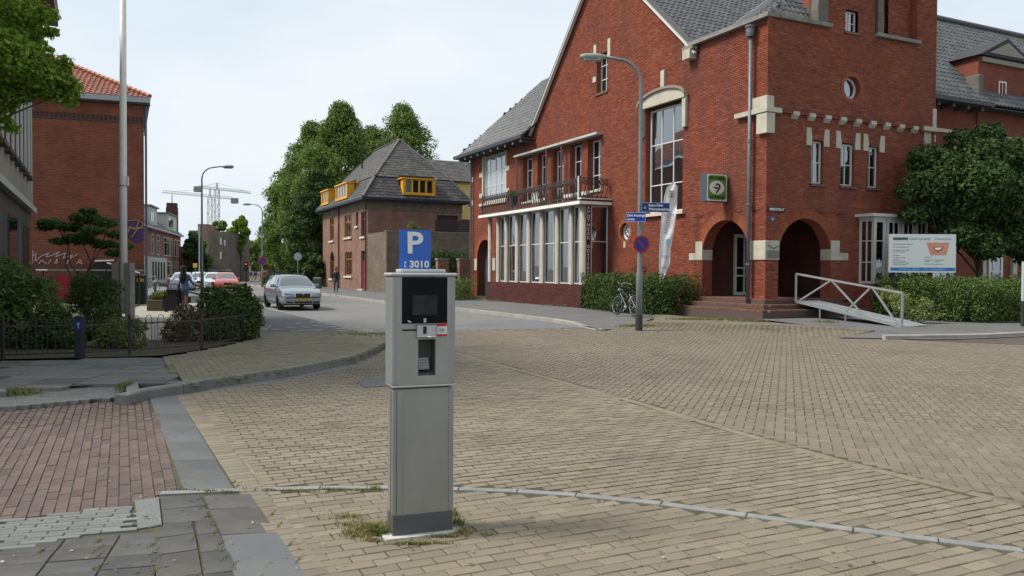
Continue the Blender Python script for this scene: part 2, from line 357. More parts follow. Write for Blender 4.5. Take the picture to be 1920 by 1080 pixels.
def roofplane(parent, name, quad, m, base_m, tw=.24, tl=.34, keep=0, profile='pan', base=True, lift=.03, inside=None, pname='roof_tile'):
    """quad: p0 (eave start), p1 (eave end), p2 (ridge end), p3 (ridge start), 3-4 points. Courses of tiles clipped to the quad."""
    q = [Vector(p) for p in quad]; eu = (q[1]-q[0]); Lu = eu.length; eu.normalize(); n = eu.cross(q[-1]-q[0]).normalized()
    if n.z < 0: n = -n
    ev = n.cross(eu).normalized()
    if ev.z < 0: ev = -ev
    P2 = [((p-q[0]).dot(eu), (p-q[0]).dot(ev)) for p in q]
    if base: MB().prism([tuple(p) for p in q], tuple(-n*.08)).build(name, base_m, parent)
    vmax = max(p[1] for p in P2); items = []
    def span(v):
        xs = []
        for i in range(len(P2)):
            a, b = P2[i], P2[(i+1) % len(P2)]
            if (a[1]-v)*(b[1]-v) < 0: xs.append(a[0]+(b[0]-a[0])*(v-a[1])/(b[1]-a[1]))
        return (min(xs), max(xs)) if len(xs) > 1 else None
    v = 0; row = 0; out = []
    tilt = .05
    while v < vmax:
        s_ = span(min(v+tl*.5, vmax-.01))
        if s_:
            u = math.floor(s_[0]/tw)*tw + (tw/2*(row % 2) if profile == 'flat' else 0)
            while u < s_[1]-tw*.3:
                if u > s_[0]-tw*.4:
                    if inside is None or inside(q[0]+eu*(u+tw/2)+ev*(v+tl/2)): out.append((u, v))
                u += tw
        v += tl; row += 1
    if profile == 'pan': xs = [(0, .0), (.12, -.012), (.35, -.018), (.6, .0), (.8, .028), (.95, .026), (1.03, .004)]
    else: xs = [(.02, 0), (.98, 0)]
    kx = len(xs); pv = []
    for (vv, zz) in ((-.03, lift), (tl+.02, lift-.028)):
        for (fx, fz) in xs: pv.append((fx*tw, vv, zz+fz))
    for (fx, fz) in xs: pv.append((fx*tw, -.03, lift+fz-.03))     # front lip
    pf = [(i, i+1, kx+i+1, kx+i) for i in range(kx-1)]+[(2*kx+i, 2*kx+i+1, i+1, i) for i in range(kx-1)]
    A = Matrix((eu, ev, n)).transposed()
    M = parent.matrix_basis
    order = sorted(range(len(out)), key=lambda i: ((0 if inview(M @ (q[0]+eu*out[i][0]+ev*out[i][1])) else 1), (M @ (q[0]+eu*out[i][0]+ev*out[i][1])-CAMP).length))
    if keep:
        tm = bpy.data.meshes.new(pname); tm.from_pydata(pv, [], pf); tm.materials.append(m)
        for i in order[:keep]:
            u, v = out[i]; o = link(pname, tm, parent); o.matrix_basis = Matrix.Translation(q[0]+eu*u+ev*v+n*random.uniform(-.003, .004)) @ A.to_4x4()
    rest = order[keep:]
    if rest:
        PV = np.array(pv); An = np.array([list(r) for r in A]); C_ = np.array([tuple(q[0]+eu*out[i][0]+ev*out[i][1]+n*random.uniform(-.004, .006)) for i in rest])
        W_ = (PV @ An.T)[None]+C_[:, None, :]; F_ = np.array(pf); FF = (F_[None]+np.arange(len(rest))[:, None, None]*len(pv)).reshape(-1, 4)
        o = link(pname+'_field', npmesh(pname+'_field', W_.reshape(-1, 3), FF, m), parent); o['kind'] = 'stuff'

# foliage
def leafmesh(name, clumps, n, size, m, seed=1, flat=.5, asp=.55):
    """clumps: (x,y,z,rx,ry,rz); n leaves in all; diamond leaves in the outer part of each clump"""
    r = np.random.RandomState(seed); C = np.array(clumps, float); wt = (C[:, 3]*C[:, 4]+C[:, 3]*C[:, 5]); wt /= wt.sum()
    k = r.choice(len(C), n, p=wt); d = r.normal(size=(n, 3)); d /= np.linalg.norm(d, axis=1)[:, None]
    rad = (.45+.6*r.rand(n)**.6)*(1+.18*np.sin(d[:, 0]*9+k)*np.sin(d[:, 1]*7+k*2)*np.sin(d[:, 2]*8))
    P = C[k, :3]+d*C[k, 3:6]*rad[:, None]
    nn = d*.8+r.normal(size=(n, 3))*.7+np.array([0, 0, flat]); nn /= np.linalg.norm(nn, axis=1)[:, None]
    a = np.cross(nn, r.normal(size=(n, 3))); a /= np.linalg.norm(a, axis=1)[:, None]; b = np.cross(nn, a)
    s = size*(.6+.8*r.rand(n))[:, None]
    V_ = np.stack([P-a*s/2, P+b*s*asp/2+nn*s*.06, P+a*s/2, P-b*s*asp/2+nn*s*.06], 1).reshape(-1, 3)
    F_ = np.arange(n*4).reshape(-1, 4)
    return npmesh(name, V_, F_, m)
def clumps_in(c, rr, K, cr_, seed, squash=.8, power=.5, zlow=None):
    r = random.Random(seed); out = []
    for i in range(K):
        while True:
            d = Vector((r.uniform(-1, 1), r.uniform(-1, 1), r.uniform(-1, 1)))
            if .05 < d.length < 1: break
        d.normalize(); q = r.random()**power
        s_ = cr_*r.uniform(.65, 1.25)
        out.append((c[0]+d.x*rr[0]*q, c[1]+d.y*rr[1]*q, c[2]+d.z*rr[2]*q, s_, s_, s_*squash))
    return out
def trunk(mb, p0, p1, r0, r1, bend=.15, n=6, seg=5, seed=0):
    r = random.Random(seed); p0, p1 = Vector(p0), Vector(p1); L_ = (p1-p0).length; pts = []; rs = []
    for i in range(seg+1):
        t = i/seg; pts.append(p0.lerp(p1, t)+Vector((r.uniform(-1, 1), r.uniform(-1, 1), r.uniform(-.3, .3)))*L_*bend*.3*(1 if 0 < i < seg else 0)); rs.append(r0+(r1-r0)*t)
    mb.tube(pts, rs, n); return pts
def tree(label, loc, clumps, n, size, lm, bm, trunk_h, tr, cat='tree', group=None, name='tree', seed=1, nb=8):
    t = thing(name, label, cat, loc, 0, group)
    b = MB(); top = trunk(b, (0, 0, -.05), (random.uniform(-.2, .2), 0, trunk_h), tr, tr*.55, .12, 8, 5, seed)[-1]
    r = random.Random(seed)
    for c in r.sample(clumps, min(nb, len(clumps))): trunk(b, tuple(top-Vector((0, 0, r.uniform(0, trunk_h*.3)))), c[:3], tr*.26, tr*.05, .2, 5, 4, r.random())
    b.build('trunk', bm, t, smooth=True)
    link('crown', leafmesh('crown', clumps, n, size, lm, seed), t); return t
def bush(label, loc, clumps, n, size, lm, seed=1, name='bush', cat='bush', group=None, stems=6, asp=.55, H=.6):
    t = thing(name, label, cat, loc, 0, group); b = MB(); r = random.Random(seed)
    for c in r.sample(clumps, min(stems, len(clumps))): trunk(b, (r.uniform(-.1, .1)+c[0]*.4, r.uniform(-.1, .1)+c[1]*.4, -.03), c[:3], .02, .008, .15, 5, 3, r.random())
    b.build('stem', mat('bark_thin', (.09, .07, .05), .9), t)
    link('foliage', leafmesh('foliage', clumps, n, size, lm, seed, asp=asp), t); return t
# ================= GROUND =================
def inpoly(p, poly):
    x, y = p; c = False; j = len(poly)-1
    for i in range(len(poly)):
        a, b = poly[i], poly[j]
        if (a[1] > y) != (b[1] > y) and x < (b[0]-a[0])*(y-a[1])/(b[1]-a[1])+a[0]: c = not c
        j = i
    return c
def PX(pts, z=0.): return [G(x, y, z) for x, y in pts]
def sheet(name, poly, z, m, zf=None):
    b = MB(); b.add([(x, y, zf(x, y) if zf else z) for x, y in poly], [tuple(range(len(poly)))])
    o = b.build(name, m); o['kind'] = 'structure'
    for p in o.data.polygons: pass
    if o.data.polygons[0].normal.z < 0: o.data.flip_normals()
    return o
def lay(parent, name, poly, z, m, ang, Lp, Wp, J=.006, pattern='stretch', keep=300, hgt=.05, jz=.002, tilt=.006, maxd=30, bed=None, skip=None, zf=None):
    c, s = cos(ang), sin(ang); R2 = lambda u, v: (u*c-v*s, u*s+v*c); inv = lambda x, y: (x*c+y*s, -x*s+y*c)
    uv = [inv(*p) for p in poly]; u0, u1 = min(p[0] for p in uv), max(p[0] for p in uv); v0, v1 = min(p[1] for p in uv), max(p[1] for p in uv)
    items = []
    def put(u, v, l, w_, rot=0., full=True):
        x, y = R2(u, v)
        if full and (not inpoly((x, y), poly) or (skip and skip(x, y, 1.))):
            q = l/4+J/4
            for s_ in (-1, 1): put(u+s_*q*cos(rot), v+s_*q*sin(rot), l/2-J/2, w_, rot, False)
            return
        if y < .8 or not inpoly((x, y), poly): return
        if maxd and x*x+y*y > maxd*maxd: return
        zz = zf(x, y) if zf else z
        if not inview((x, y, zz)): return
        if not full and skip and skip(x, y, .62): return
        A = Matrix.Rotation(ang+rot+random.gauss(0, .006), 3, 'Z') @ Matrix.Rotation(random.gauss(0, tilt), 3, 'X') @ Matrix.Rotation(random.gauss(0, tilt*.6), 3, 'Y')
        items.append(((x+random.gauss(0, .0008), y+random.gauss(0, .0008), zz-hgt/2+random.uniform(-jz, jz)), A, (l, w_, hgt)))
    if pattern == 'stretch':
        r = 0; v = v0
        while v < v1:
            u = u0+(r % 2)*(Lp+J)/2+random.uniform(-.004, .004)
            while u < u1: put(u, v, Lp, Wp); u += Lp+J
            v += Wp+J; r += 1
    elif pattern == 'grid':
        r = 0; v = v0
        while v < v1:
            u = u0
            while u < u1: put(u, v, Lp, Wp); u += Lp+J
            v += Wp+J; r += 1
    else:   # herringbone, unit = W
        W_ = Wp+J; nu = int((u1-u0)/W_)+4; nv = int((v1-v0)/W_)+4
        for j in range(-2, nv):
            for i in range(-2, nu):
                k = (i-j) % 4
                if k == 0: put(u0+(i+1)*W_, v0+(j+.5)*W_, Lp, Wp)
                elif k == 2: pass
                if k == 3: put(u0+(i+.5)*W_, v0+(j+1)*W_, Lp, Wp, pi/2)
    pieces(items, name, m, parent, keep)
    return items
asphalt = mat('asphalt_light', (.15, .149, .143), .9, var=.10, vs=.5, stain=(.10, .10, .10), sts=.35, sta=.35, bump=.3, bs=120)
gr = bpy.data.meshes.new('ground'); 
b = MB(); b.add([(-700, -60, -.012), (900, -60, -.012), (900, 1500, -.012), (-700, 1500, -.012)], [(0, 1, 2, 3)]); g = b.build('ground', asphalt); g['kind'] = 'structure'

joint = mat('joint_sand', (.058, .055, .034), .95, var=.3, vs=9, stain=(.08, .085, .035), sts=4, sta=.6)
PCOL = [(0.1769, 0.1549, 0.1128), (0.2028, 0.1741, 0.127), (0.1596, 0.1382, 0.1017), (0.1899, 0.1607, 0.1175), (0.1769, 0.1491, 0.1112), (0.1467, 0.1298, 0.09926)]
paver = mat('paver_sand', PCOL[0], .82, cols=PCOL, isl=.09, var=.24, vs=.55, bump=.35, bs=160, stain=(.13, .118, .09), sts=.55, sta=.5, spec=.3)
dl = [(722, 640), (830, 655), (960, 690), (1180, 750), (1400, 815), (1600, 870), (1920, 947), (2400, 1065)]   # seam between the two laying patterns
seam = PX(dl)
curve = PX([(300, 925), (390, 921), (480, 918), (600, 914.5), (730, 914), (860, 917), (970, 921), (1080, 928), (1240, 944), (1400, 966), (1600, 993), (1760, 1013), (1920, 1032), (2400, 1098)])
kerb_out = [(264, 731.5), (353, 718.8), (400, 710), (456, 701.6), (550, 689.4), (600, 679.5), (655, 668.8), (685, 658), (707, 648), (719, 642.5), (722.5, 637), (718, 633.5), (709.5, 630.5), (681, 621.5), (640, 611), (597, 601), (550, 588), (516, 580.4), (500, 576)]
KO = PX(kerb_out, .12)
rightkerb = [(612, 551), (647, 555.3), (721, 564.5), (790, 571), (860, 577.3), (968.8, 589.5), (1038, 597.8), (1087.6, 605.3), (1127, 613.2)]
RK = PX(rightkerb, .12)
plaza_front = PX([(1127, 616.5), (1200, 619), (1270, 621.5), (1430, 626), (1575, 634.5), (1700, 634), (1745, 634)])
def dfront(x, y):
    p = Vector((x, y)); m_ = 1e9
    for a, b_ in zip(plaza_front[:-1], plaza_front[1:]):
        a_, c_ = Vector(a), Vector(b_); t = max(0, min(1, (p-a_).dot(c_-a_)/(c_-a_).length_squared)); m_ = min(m_, (a_.lerp(c_, t)-p).length)
    return m_
zc = lambda x, y: min(.125, .004+.062*dfront(x, y))
left_line = PX([(331, 741), (445, 918), (540, 1060), (620, 1180)])
below_kerb = PX([(331, 741), (345, 743), (400, 733), (460, 724), (550, 711), (600, 701), (655, 690), (700, 670), (722, 652), (728, 640), (722, 632), (700, 622)])
asph_edge = PX([(722, 623), (800, 620.5), (866, 619.5), (960, 617.5), (1040, 615.5), (1127, 616.5)])
road_poly = below_kerb + asph_edge + plaza_front + PX([(1745, 634), (1800, 641), (1920, 646), (2500, 660), (2600, 1300), (700, 1300)]) + [left_line[3], left_line[2], left_line[1]]
road = struct('brick_road')
bd = sheet('brick_road_bed', road_poly, -.006, joint); bd.parent = road
def above_seam(x, y):   # True on the far/right side of the seam
    for a, b_ in zip(seam[:-1], seam[1:]):
        if a[0] <= x <= b_[0]: return y > a[1]+(b_[1]-a[1])*(x-a[0])/(b_[0]-a[0])
    return x > seam[0][0]
def near_poly(x, y, pl, d):
    p = Vector((x, y))
    for a, b_ in zip(pl[:-1], pl[1:]):
        a_, c_ = Vector(a), Vector(b_); t = max(0, min(1, (p-a_).dot(c_-a_)/(c_-a_).length_squared))
        if (a_.lerp(c_, t)-p).length < d: return True
    return False
PADC = None
def in_pad(x, y): return False
pad_c = Vector((-.60, 5.02)); 
sk1 = lambda x, y, k: above_seam(x, y) or near_poly(x, y, seam, .12*k) or near_poly(x, y, curve, .12*k) or near_poly(x, y, left_line, .10+.11*k)
sk2 = lambda x, y, k: (not above_seam(x, y)) or near_poly(x, y, seam, .13*k)
itA = lay(road, 'paver', road_poly, 0, paver, ANG, .204, .097, .009, skip=sk1, maxd=24)
paver2 = mat('paver_pinkish', PCOL[1], .82, cols=[(0.1596, 0.134, 0.1017), (0.1812, 0.1524, 0.1159), (0.145, 0.1232, 0.09527), (0.1683, 0.1424, 0.108)], isl=.08, var=.22, vs=.5, bump=.3, bs=160, stain=(0.1078, 0.09212, 0.07145), sts=.5, sta=.45, spec=.3)
lay(road, 'herringbone_paver', road_poly, 0, paver2, ANG+radians(45), .203, .098, .008, pattern='herring', skip=sk2, maxd=26)
def row_along(parent, name, pl, ln, wd, m, z=0., J=.006, off=0., keep=300, hgt=.05, jz=.001, rows=1):
    items = []
    for rr in range(rows):
        for a, b_ in zip(pl[:-1], pl[1:]):
            a_, c_ = Vector(a), Vector(b_); d = (c_-a_); Ls = d.length; d.normalize(); nrm = Vector((-d.y, d.x)); k = max(1, round(Ls/(ln+J))); st = Ls/k
            for i in range(k):
                c = a_+d*(i+.5)*st+nrm*(off+rr*(wd+J))
                if not inview((c.x, c.y, z)) or c.length > 70: continue
                items.append(((c.x, c.y, z-hgt/2+random.uniform(-jz, jz)), Matrix.Rotation(atan2(d.y, d.x), 3, 'Z'), (round(st-J, 3), wd, hgt)))
    pieces(items, name, m, parent, keep); return items
row_along(road, 'seam_paver', seam, .205, .10, paver, z=.0015, jz=.002)
# worn pale band of flush kerb stones
pale = mat('kerb_pale', (0.189, 0.1925, 0.189), .85, isl=.10, var=.22, vs=6, stain=(0.168, 0.154, 0.119), sts=2.5, sta=.9, bump=.4, bs=90)
band = struct('flush_kerb_band'); row_along(band, 'band_stone', curve, .98, .08, pale, z=.006, J=.008, hgt=.08)
row_along(road, 'edge_paver', left_line, .098, .18, paver, z=.001, off=.09, J=.008)

# drain plates: dark slab in the roadway, small patch
dark_slab = mat('slab_dark', (0.06944, 0.06963, 0.06883), .75, cols=[(0.06127, 0.06171, 0.06135), (0.07516, 0.07437, 0.07183), (0.05065, 0.05222, 0.05237), (0.06699, 0.0633, 0.05836)], isl=.12, var=.12, vs=3, bump=.3, bs=150, stain=(0.1307, 0.1226, 0.09727), sts=1.4, sta=.4)
slab_blue = mat('slab_bluegrey', (0.1096, 0.1156, 0.1204), .75, cols=[(0.08407, 0.08887, 0.09288), (0.09503, 0.09971, 0.1032), (0.07676, 0.08091, 0.08256)], isl=.08, var=.10, vs=2, bump=.25, bs=150, stain=(0.1608, 0.1517, 0.1307), sts=1.2, sta=.35)
cover = sheet('drain_cover', PX([(670, 712), (745, 708), (750, 722), (682, 726)], .006), .006, slab_blue)
row_along(road, 'edge_paver', left_line, .205, .10, paver, z=-.0035, off=.235, J=.006)
sheet('asphalt_patch', PX([(852, 608), (905, 602.5), (985, 599), (1045, 602), (1085, 608), (1122, 615), (1040, 615), (960, 617), (866, 619), (722, 622.5), (700, 618), (760, 611)]), -.004, mat('asphalt_dark', (.125, .128, .135), .9, var=.12, vs=.8, bump=.3, bs=120))

# slab path on the left of the pavers
cpath = struct('slab_path')
A0 = PX([(278, 741), (331, 741), (445, 918), (345, 921)])
sheet('slab_path_bed', A0, -.008, joint).parent = cpath
ys = [741, 776, 802, 829, 863, 898, 920]
def lerpx(y, a, b): return a[0]+(b[0]-a[0])*(y-a[1])/(b[1]-a[1])
def quadslab(parent, name, q, z, m, h=.05, sh=.006):
    """one slab from 4 ground corners"""
    c = Vector((sum(p[0] for p in q)/4, sum(p[1] for p in q)/4)); b = MB(); top = []; 
    for p in q:
        v = Vector(p)-c; top.append(v*(1-sh/max(v.length, .01)))
    zt = [random.uniform(-.002, .002) for _ in range(4)]
    b.add([(v.x, v.y, -h) for v in top]+[(v.x, v.y, zt[i]-.004) for i, v in enumerate(top)]+[(v.x*.985, v.y*.985, zt[i]) for i, v in enumerate(top)],
          [(i, (i+1) % 4, (i+1) % 4+4, i+4) for i in range(4)]+[(i+4, (i+1) % 4+4, (i+1) % 4+8, i+8) for i in range(4)]+[(8, 9, 10, 11)])
    return b.build(name, m, parent, loc=(c.x, c.y, z))
for i in range(len(ys)-1):
    a, c = ys[i], ys[i+1]; l = lambda y: lerpx(y, (278, 741), (345, 921)); r = lambda y: lerpx(y, (331, 741), (441, 920))
    quadslab(cpath, 'slab', PX([(l(c), c), (r(c), c-1), (r(a), a-1), (l(a), a)]), 0, slab_blue)
# big dark slabs at the bottom edge
for (p, m_) in [([(380, 930), (470, 926), (487, 950), (392, 956)], dark_slab), ([(392, 956), (487, 950), (519, 997), (415, 1003)], dark_slab), ([(415, 1003), (519, 997), (590, 1100), (447, 1110)], slab_blue),
                ([(447, 1110), (590, 1100), (680, 1240), (520, 1260)], dark_slab)]:
    quadslab(cpath, 'slab', PX(p), .002, m_)
for (p, m_) in [([(300, 931), (376, 928), (386, 948), (302, 957)], dark_slab), ([(302, 957), (386, 948), (394, 975), (306, 983)], dark_slab), ([(306, 983), (360, 977), (366, 1000), (288, 1010)], dark_slab),
                ([(288, 1010), (366, 1000), (372, 1030), (290, 1042)], dark_slab), ([(290, 1042), (372, 1030), (380, 1075), (292, 1090)], dark_slab), ([(364, 975), (394, 972), (410, 998), (370, 1003)], dark_slab),
                ([(370, 1003), (410, 998), (428, 1030), (376, 1036)], dark_slab), ([(376, 1036), (428, 1030), (447, 1070), (380, 1078)], dark_slab), ([(380, 1078), (447, 1070), (480, 1130), (388, 1140)], dark_slab),
                ([(292, 1090), (380, 1075), (388, 1140), (294, 1160)], dark_slab), ([(252, 938), (298, 932), (304, 984), (258, 992)], mat('pebble_slab', (.15, .155, .15), .9, var=.5, vs=60, bump=.8, bs=120))]:
    quadslab(cpath, 'slab', PX(p), .002, m_)
# concrete flags bottom left
fl = PX([(-260, 1035), (0, 1030), (180, 1006), (286, 992), (292, 1160), (-300, 1300)])
flags = struct('flagstone_pavement'); sheet('flagstone_bed', PX([(-260, 1020), (0, 970), (290, 925), (480, 920), (620, 1200), (-300, 1300)]), -.010, joint).parent = flags
lay(flags, 'flagstone', fl, 0, dark_slab, ANG*.62, .30, .20, .007, pattern='grid', jz=.003)
# white-grey clinkers
wc = mat('clinker_pale', (0.1462, 0.1517, 0.1481), .8, cols=[(0.1389, 0.1481, 0.141), (0.1645, 0.1698, 0.1587), (0.1243, 0.1336, 0.1269)], isl=.1, var=.15, vs=4, stain=(0.1023, 0.1011, 0.07757), sts=3, sta=.5, bump=.4, bs=120)
st = struct('clinker_strip'); pol = PX([(-260, 990), (0, 977), (120, 962), (247, 948), (252, 990), (140, 1008), (0, 1030), (-260, 1060)])
lay(st, 'clinker', pol, .004, wc, ANG*.62, .205, .052, .005, jz=.002)
# purple-red bricks
rp = PX([(-400, 770), (0, 762), (130, 750), (235, 744), (278, 742), (345, 920), (300, 926), (247, 946), (120, 960), (0, 975), (-400, 1010)])
rb = struct('red_brick_pavement'); sheet('red_brick_bed', rp, -.007, joint).parent = rb
rbm = mat('paver_purple', (0.1462, 0.0872, 0.07843), .85, cols=[(0.09868, 0.07043, 0.06536), (0.1133, 0.0805, 0.0719), (0.09137, 0.06708, 0.06536), (0.117, 0.0872, 0.0719), (0.08772, 0.06171, 0.05752)], isl=.14, var=.16, vs=1.5, bump=.35, bs=140, stain=(0.1462, 0.114, 0.07843), sts=1.2, sta=.5)
lay(rb, 'brick', rp, 0, rbm, ANG+pi/2, .20, .072, .007, jz=.003, tilt=.01)

# upper left pavement, raised
Zp = .12
up_slab = PX([(-300, 676), (0, 676), (308, 670), (336, 712), (345, 720), (235, 716), (100, 724), (0, 730), (-300, 740)], .10)
us = struct('upper_pavement'); sheet('upper_pavement_bed', up_slab, .085, joint).parent = us
slg = mat('slab_grey', (0.1462, 0.1419, 0.129), .8, cols=[(0.0946, 0.0946, 0.0903), (0.129, 0.1256, 0.1152), (0.086, 0.086, 0.08256), (0.1591, 0.1548, 0.1376), (0.1075, 0.1049, 0.0989)], isl=.12, var=.12, vs=3, bump=.3, bs=150)
lay(us, 'slab', up_slab, .10, slg, ANG*.25, .57, .285, .016, pattern='grid', jz=.004)
uc = PX([(-300, 740), (0, 730), (100, 724), (235, 716), (238, 745), (130, 752), (0, 764), (-300, 775)], .04)
st2 = struct('clinker_ramp'); sheet('clinker_ramp_bed', uc, .03, joint).parent = st2
lay(st2, 'clinker', uc, .05, wc, ANG*.25, .205, .07, .006, jz=.002)
yp = PX([(305, 670), (380, 657), (440, 645), (488, 632), (492, 623), (560, 622.5), (684, 623)], .12)+[(x, y) for x, y in reversed(KO[1:13])]
yl = struct('corner_pavement'); sheet('corner_pavement_bed', yp, .108, joint).parent = yl
ym = mat('paver_yellow', (0.2451, 0.2124, 0.1393), .85, cols=[(0.1757, 0.1593, 0.1084), (0.1961, 0.1757, 0.1238), (0.1593, 0.1405, 0.09288), (0.1797, 0.1593, 0.1176)], isl=.12, var=.2, vs=1.3, bump=.35, bs=140, stain=(0.1307, 0.1348, 0.06192), sts=1.0, sta=.6)
lay(yl, 'paver', yp, .12, ym, ANG, .205, .098, .008, maxd=24)
# kerb stones round the corner
def kerb(label_name, outer, wd, m, z=.12, h=.16, ln=1.0, maxn=300, side=1, keep=300, zf=None):
    k = struct(label_name); tot = 0; pts = [Vector(p) for p in outer]
    # resample to stones
    seg = [0]
    for a, b_ in zip(pts[:-1], pts[1:]): seg.append(seg[-1]+(b_-a).length)
    def P_(s):
        for i in range(len(seg)-1):
            if s <= seg[i+1] or i == len(seg)-2: return pts[i].lerp(pts[i+1], (s-seg[i])/(seg[i+1]-seg[i]))
    n = max(1, int(seg[-1]/ln)); st_ = seg[-1]/n; js = 0
    for i in range(n):
        a, c = P_(i*st_+.006), P_((i+1)*st_-.006); mid = P_((i+.5)*st_)
        da = (mid-a).normalized(); dc = (c-mid).normalized(); na = Vector((-da.y, da.x))*side; nc = Vector((-dc.y, dc.x))*side; nm = (na+nc).normalized()
        o3 = [a, mid, c]; i3 = [a+na*wd, mid+nm*wd, c+nc*wd]; b = MB(); vs = []; zz = random.uniform(-.003, .003)
        for p, q in zip(o3, i3):
            if zf: z = zf(p.x, p.y)
            e = (q-p).normalized()*.02
            vs += [(p.x-mid.x, p.y-mid.y, z-h), (p.x-mid.x, p.y-mid.y, z-.02+zz), (p.x+e.x-mid.x, p.y+e.y-mid.y, z+zz), (q.x-mid.x, q.y-mid.y, z+zz), (q.x-mid.x, q.y-mid.y, z-h)]
        fs = []
        for j in range(2):
            for q in range(4): fs.append((j*5+q, j*5+q+1, j*5+q+6, j*5+q+5))
        fs += [(0, 1, 2, 3, 4), (14, 13, 12, 11, 10)]
        b.add(vs, fs); b.build('kerb_stone', m, k, loc=(mid.x, mid.y, 0))
    return k
km = mat('kerb_stone', (0.168, 0.1664, 0.156), .85, isl=.12, var=.2, vs=5, stain=(0.104, 0.104, 0.088), sts=3, sta=.7, bump=.5, bs=80)
KO2 = [Vector(G(238, 741, .12))]+[Vector(p) for p in KO]
kerb('corner_kerb', KO2, .16, km, side=1, ln=1.05)
endk = struct('kerb_end'); 
quadslab(endk, 'kerb_stone', PX([(237, 742), (262, 732), (258, 716), (236, 717)], .12), .12, km, h=.14)
quadslab(endk, 'kerb_stone', PX([(-60, 738), (14, 733), (12, 728), (-60, 731)], .12), .12, km, h=.14)
# dark pavement with pale scuffs between garden and road
dpav = PX([(486, 632), (490, 600), (494, 577)], .12)+[tuple(KO[i]) for i in range(18, 12, -1)]+PX([(684, 622.5), (560, 622.3), (492, 622.6)], .12)
leftfar = [tuple(KO[-1])]
dir_a = BY.to_2d()
far_l = Vector(KO[-1])+dir_a*70
sheet('left_pavement', [tuple(KO[i]) for i in range(12, 19)]+[tuple(far_l), tuple(far_l-Vector((3.2, -1.6))), G(484, 577, .12), G(480, 640, .12), G(492, 622, .12), G(684, 622.5, .12)], .113,
      mat('tarmac', (.085, .087, .09), .9, var=.15, vs=1.2, bump=.3, bs=110, stain=(.13, .13, .125), sts=.9, sta=.3))
scm = mat('tarmac_patch', (.2, .2, .195), .85, var=.2, vs=5)
mk = struct('worn_markings'); 
for (x, y, wd) in [(602, 605, 20), (618, 608, 28), (586, 603, 12), (595, 610.5, 24), (655, 609, 18), (560, 606, 14), (575, 613, 20), (545, 614.5, 26), (620, 612.5, 24), (640, 616, 26), (505, 611.5, 10), (520, 617, 30), (585, 619, 50), (555, 620.5, 30), (645, 619.5, 28), (672, 613.5, 14), (498, 617, 14)]:
    b = MB(); pts = PX([(x-wd/2, y+.3), (x-wd/4, y+.9), (x+wd/3, y+.8), (x+wd/2, y), (x+wd/4, y-.8), (x-wd/3, y-.7)], .118); b.add([(p[0], p[1], .118) for p in pts], [tuple(range(6))]); o = b.build('worn_patch', scm, mk)
fk = kerb('road_kerb_left', [tuple(KO[-1]), tuple(far_l)], .14, pale, side=1, ln=3.0, h=.13)
# right pavement
pv_m = mat('pavement_grey', (.105, .106, .106), .9, var=.14, vs=.9, bump=.35, bs=110, stain=(.17, .165, .15), sts=.8, sta=.4)
CRN = Vector((8.316, 26.3))
def loc2(u, v, o=CRN): p = o+BX.to_2d()*u+BY.to_2d()*v; return (p.x, p.y)
far_r = Vector(RK[0])+dir_a*60
sheet('right_pavement', RK+[G(1150, 617.5, .0), G(1215, 601, .1), loc2(-1.0, 4), loc2(.4, 12), loc2(.4, 60), tuple(far_r)], .11,
      pv_m, zf=lambda x, y: min(.112, .0+.062*dfront(x, y)))
kerb('road_kerb_right', [tuple(far_r)]+RK+[tuple(plaza_front[0])], .15, mat('kerb_light', (.29, .275, .245), .85, isl=.12, var=.2, vs=4, stain=(.16, .15, .12), sts=2, sta=.6), side=1, ln=1.0, h=.13, zf=lambda x, y: min(.12, .008+.065*dfront(x, y)))
# corner plaza rising to the building
cp = PX([(1150, 617.5), (1200, 619), (1270, 621.5), (1430, 626), (1575, 634.5)])+[G(1640, 622, .05), G(1585, 617, .1), G(1500, 606, .15), G(1440, 600, .18), loc2(-1.4, -1.3), loc2(-1.4, 4), G(1230, 602, .1)]
pl = struct('corner_plaza'); 
b = MB(); 
MBs = [(x, y, zc(x, y)-.012) for x, y in cp]; cx_, cy_ = sum(p[0] for p in cp)/len(cp), sum(p[1] for p in cp)/len(cp)
b.add(MBs+[(cx_, cy_, zc(cx_, cy_)-.012)], [(i, (i+1) % len(cp), len(cp)) for i in range(len(cp))]); b.build('corner_plaza_bed', joint, pl)
lay(pl, 'paver', cp, 0, paver, ANG, .205, .098, .008, maxd=34, zf=zc, tilt=.004)
def zslope(x, y):
    d = (Vector((x, y))-CRN).dot(-BY.to_2d()); return max(.03, .20-.04*max(0, d-1))
cs = [G(1575, 634.5, 0), G(1660, 636, 0), G(1745, 634.5, 0.05), G(1845, 627, .12), G(1920, 623.5, .12), G(2400, 612, .12), loc2(24, -.5), loc2(-.5, -.5), G(1430, 600, .18), G(1500, 607, .15), G(1585, 618, .1), G(1640, 623, .05)]
b = MB(); b.add([(x, y, zslope(x, y)-.006) for x, y in cs]+[(loc2(5, -2.5)[0], loc2(5, -2.5)[1], .15)], [(i, (i+1) % len(cs), len(cs)) for i in range(len(cs))]); o = b.build('front_pavement', pv_m); o['kind'] = 'structure'
kerb('side_kerb', [G(1660, 637, .0), G(1745, 634, .03), G(1845, 626.7, .11), G(1920, 623, .11), G(2300, 612, .11)], .14, mat('kerb_light', (.3, .3, .3)), side=1, z=.115, h=.13, ln=1.0)
sheet('red_brick_road', PX([(1700, 638), (1745, 635.5), (1845, 628.5), (1920, 624.8), (2500, 612), (2500, 655), (1920, 647), (1800, 642)]), .003,
      brickmat('red_road', (.13, .09, .08), (.15, .105, .095), (.08, .07, .06), .2, .1))
